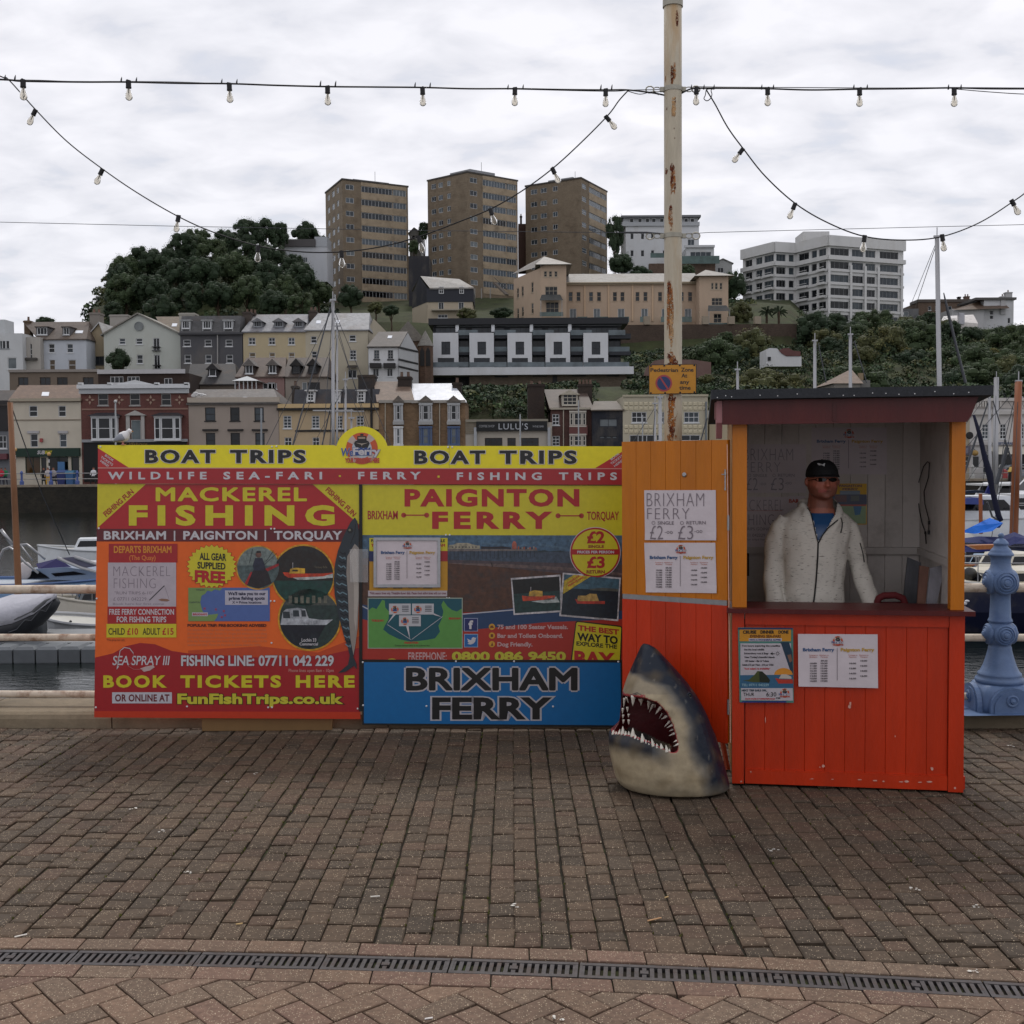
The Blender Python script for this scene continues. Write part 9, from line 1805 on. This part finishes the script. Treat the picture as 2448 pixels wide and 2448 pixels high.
# --- right side cluster
rt,at,d,n_,L_=boat('sailing_yacht','large navy hulled yacht with cream deck beyond the blue iron post',XY(2180,27.5),XY(2720,28.5),2.8,1.0,s(18,24,52),'sailing boat',deckc=s(200,192,170),stripe=s(190,188,180));cabin(rt,at,.35,.78,1.5,.42,s(200,194,176));rail_(rt,at,(.5,.6,.7,.8,.9),2.5,.55)
m=MB();c=P(2317,1372,27.6);m.ell(c,.2,.1,.16,10,8,s(30,30,32));m.build('fender',MATS['gelcoat'],rt)
for px,py in((2308,1436),(2300,1452),(2312,1416),(2315,1448)):
 pass
m=MB();c=P(2307,1443,26.2);m.ell(c,.05,.03,.04,8,6,s(200,200,204));m.ell(P(2312,1437,26.2),.06,.03,.03,8,6,s(200,200,204));m.build('bow_emblem',MATS['gelcoat'],rt)
rt,at,d,n_,L_=boat('motor_boat','cream flat decked boat with varnished wooden gunwale right of the kiosk',XY(2200,31.5),XY(2500,33),2.4,.95,s(200,194,170),deckc=s(196,186,160),stripe=s(140,84,40));cabin(rt,at,.15,.45,1.4,.5,s(204,200,186));m=MB();m.prism([P(x,y,31)for x,y in((2315,1304),(2395,1302),(2400,1312),(2336,1314))],(0,.3,0),s(150,92,48));m.build('varnished_board',MATS['varnish'],rt)
rt,at,d,n_,L_=boat('sailing_boat','boat under a dark navy cover with bright blue tarpaulin right of the kiosk',XY(2230,36),XY(2560,37),2.6,1.3,s(30,36,62),'boat',deckc=s(30,40,80));m=MB()
cv_=[[P(x,y0,35.2),P(x,(y0+y1)/2-4,35.6),P(x,y1,36.4),P(x,y0,37.8)]for x,y0,y1 in((2240,1318,1296),(2290,1320,1288),(2340,1320,1282),(2390,1316,1284),(2425,1300,1272),(2450,1300,1282))];m.rings(cv_,s(22,32,84));m.build('cover',MATS['canvas'],rt)
m=MB();m.add([P(x,y,Y)for x,y,Y in((2296,1272,35.6),(2325,1258,35.4),(2366,1238,36.2),(2398,1250,35.6),(2372,1270,35.2),(2330,1276,35.2))],[(0,1,2,3,4,5)],s(20,96,190));m.add([P(x,y,Y)for x,y,Y in((2366,1238,36.2),(2398,1250,35.6),(2390,1262,36.8),(2330,1262,37))],[(0,1,2,3)],s(30,116,206));m.build('tarpaulin',MATS['canvas'],rt)
m=MB();m.tube([P(2345,1276,36),P(2344,1180,36)],.06,8,s(150,84,46));m.build('wooden_post',MATS['varnish'],rt)
m=MB();m.tube([P(x,y,35.5)for x,y in((2328,992),(2342,1040),(2352,1085),(2366,1135),(2372,1170),(2380,1205),(2388,1235),(2394,1245))],[.04,.07,.08,.11,.08,.09,.09,.07],8,s(20,22,44));m.build('furled_sail',MATS['canvas'],rt,smooth=True)
m=MB();m.prism([P(x,y,36)for x,y in((2356,1180),(2366,1158),(2374,1182))],(0,.1,0),s(24,34,96));m.build('flag',MATS['canvas'],rt)
rt,at,d,n_,L_=boat('motor_cruiser','white cabin cruiser with large dark side windows right of the kiosk',XY(2600,46),XY(2190,47),3.0,1.7,s(204,208,214));cabin(rt,at,.1,.62,2.2,.95,s(206,210,216),rake=.1);rail_(rt,at,(.5,.6,.7,.8,.9),2.6,.5)
m=MB();m.prism([P(x,y,45)for x,y in((2286,1205),(2290,1192),(2340,1190),(2350,1194),(2352,1206))],(0,2,0),s(60,72,130));m.prism([P(x,y,45.5)for x,y in((2288,1176),(2330,1172),(2352,1172),(2352,1178),(2288,1180))],(0,.4,0),s(30,40,56));m.build('cover',MATS['canvas'],rt)
rt,at,d,n_,L_=boat('motor_cruiser','second white cruiser with a sloping screen near the right edge',XY(2340,56),XY(2640,57),3.2,2.2,s(206,208,212));cabin(rt,at,.15,.7,2.4,1.0,s(206,208,212),rake=.14)
rt,at,d,n_,L_=boat('motor_cruiser','farther white flybridge cruiser below the harbour wall at right',XY(2290,68),XY(2500,69),3.2,1.7,s(200,202,204));cabin(rt,at,.2,.75,2.4,1.1,s(204,206,208),rake=.12);m=MB();a,b=P(2332,1156,68),P(2430,1160,68);m.box(a.x,b.x,67,69.4,b.z,a.z,s(206,208,208));m.build('hardtop',MATS['gelcoat'],rt)
yacht('yacht with the brown wooden mast near the right edge',2423,912,40,.15,s(128,74,44),-12,9,side=1,mt='varnish');yacht('yacht with the thick pale blue mast right of the kiosk roof corner',2378,904,60,.16,s(150,162,172),-4,10,stays=True,side=1)
yacht('yacht with a slim beige mast right of the kiosk post',2368,946,54,.09,s(150,144,128),3,8,stays=False);yacht('yacht with a slim grey mast at the extreme right edge',2440,950,62,.08,s(160,164,160),0,8,stays=True)
m=MB();m.tube([P(2408,1070,50),P(2398,1105,50),P(2382,1158,50)],[.1,.08,.1],6,s(140,146,152));m.tube([P(2362,962,54),P(2316,1100,54),P(2300,1150,54)],[.03,.06,.05],6,s(40,48,60));m.tube([P(2374,958,54),P(2391,1014,54)],.03,5,s(60,60,60));m.tube([P(2402,1050,60),P(2420,1105,60)],.05,5,s(40,42,60));m.tube([P(2424,960,40),P(2400,1060,40),P(2382,1190,40)],.015,4,s(60,60,64));m.tube([P(2360,1200,45),P(2372,1235,45),P(2392,1246,45)],.04,5,s(90,24,40))
tag(m.build('rigging_lines',MATS['wire']),kind='stuff')
rt,at,d,n_,L_=boat('motor_boat','small pale motor boat with a pale blue canopy behind the cream flat decked boat',XY(2240,34.2),XY(2470,34.6),1.9,.8,s(206,208,206),deckc=s(190,190,182),stripe=s(60,80,120));cabin(rt,at,.2,.6,1.2,.45,s(150,170,190));rail_(rt,at,(.55,.7,.85),1.7,.35)
rt,at,d,n_,L_=boat('rowing_boat','small brown wooden tender moored between the yacht and the quay rail',XY(2300,29.6),XY(2400,29.9),1.2,.55,s(120,84,56),mt='varnish')
rt,at,d,n_,L_=boat('motor_cruiser','white cruiser with a blue boot stripe behind the cabin cruiser at right',XY(2700,50.5),XY(2330,51),3.0,1.5,s(214,216,220),stripe=s(40,60,120));cabin(rt,at,.2,.6,2.2,1.1,s(210,212,216),rake=.12);rail_(rt,at,(.6,.7,.8,.9),2.6,.5)
rt,at,d,n_,L_=boat('motor_boat','white speedboat moored behind the light blue motor boat at left',XY(90,44),XY(330,45),2.2,.8,s(210,214,218));cabin(rt,at,.3,.65,1.4,.5,s(206,210,214))
m=MB();a,b=P(2200,1190,75),P(2700,1190,75);m.box(a.x,b.x,74.5,76.5,WZ,WZ+.45,s(110,100,86));tag(m.build('pontoon',MATS['varnish']),'long wooden pontoon behind the moored boats at right','pontoon')
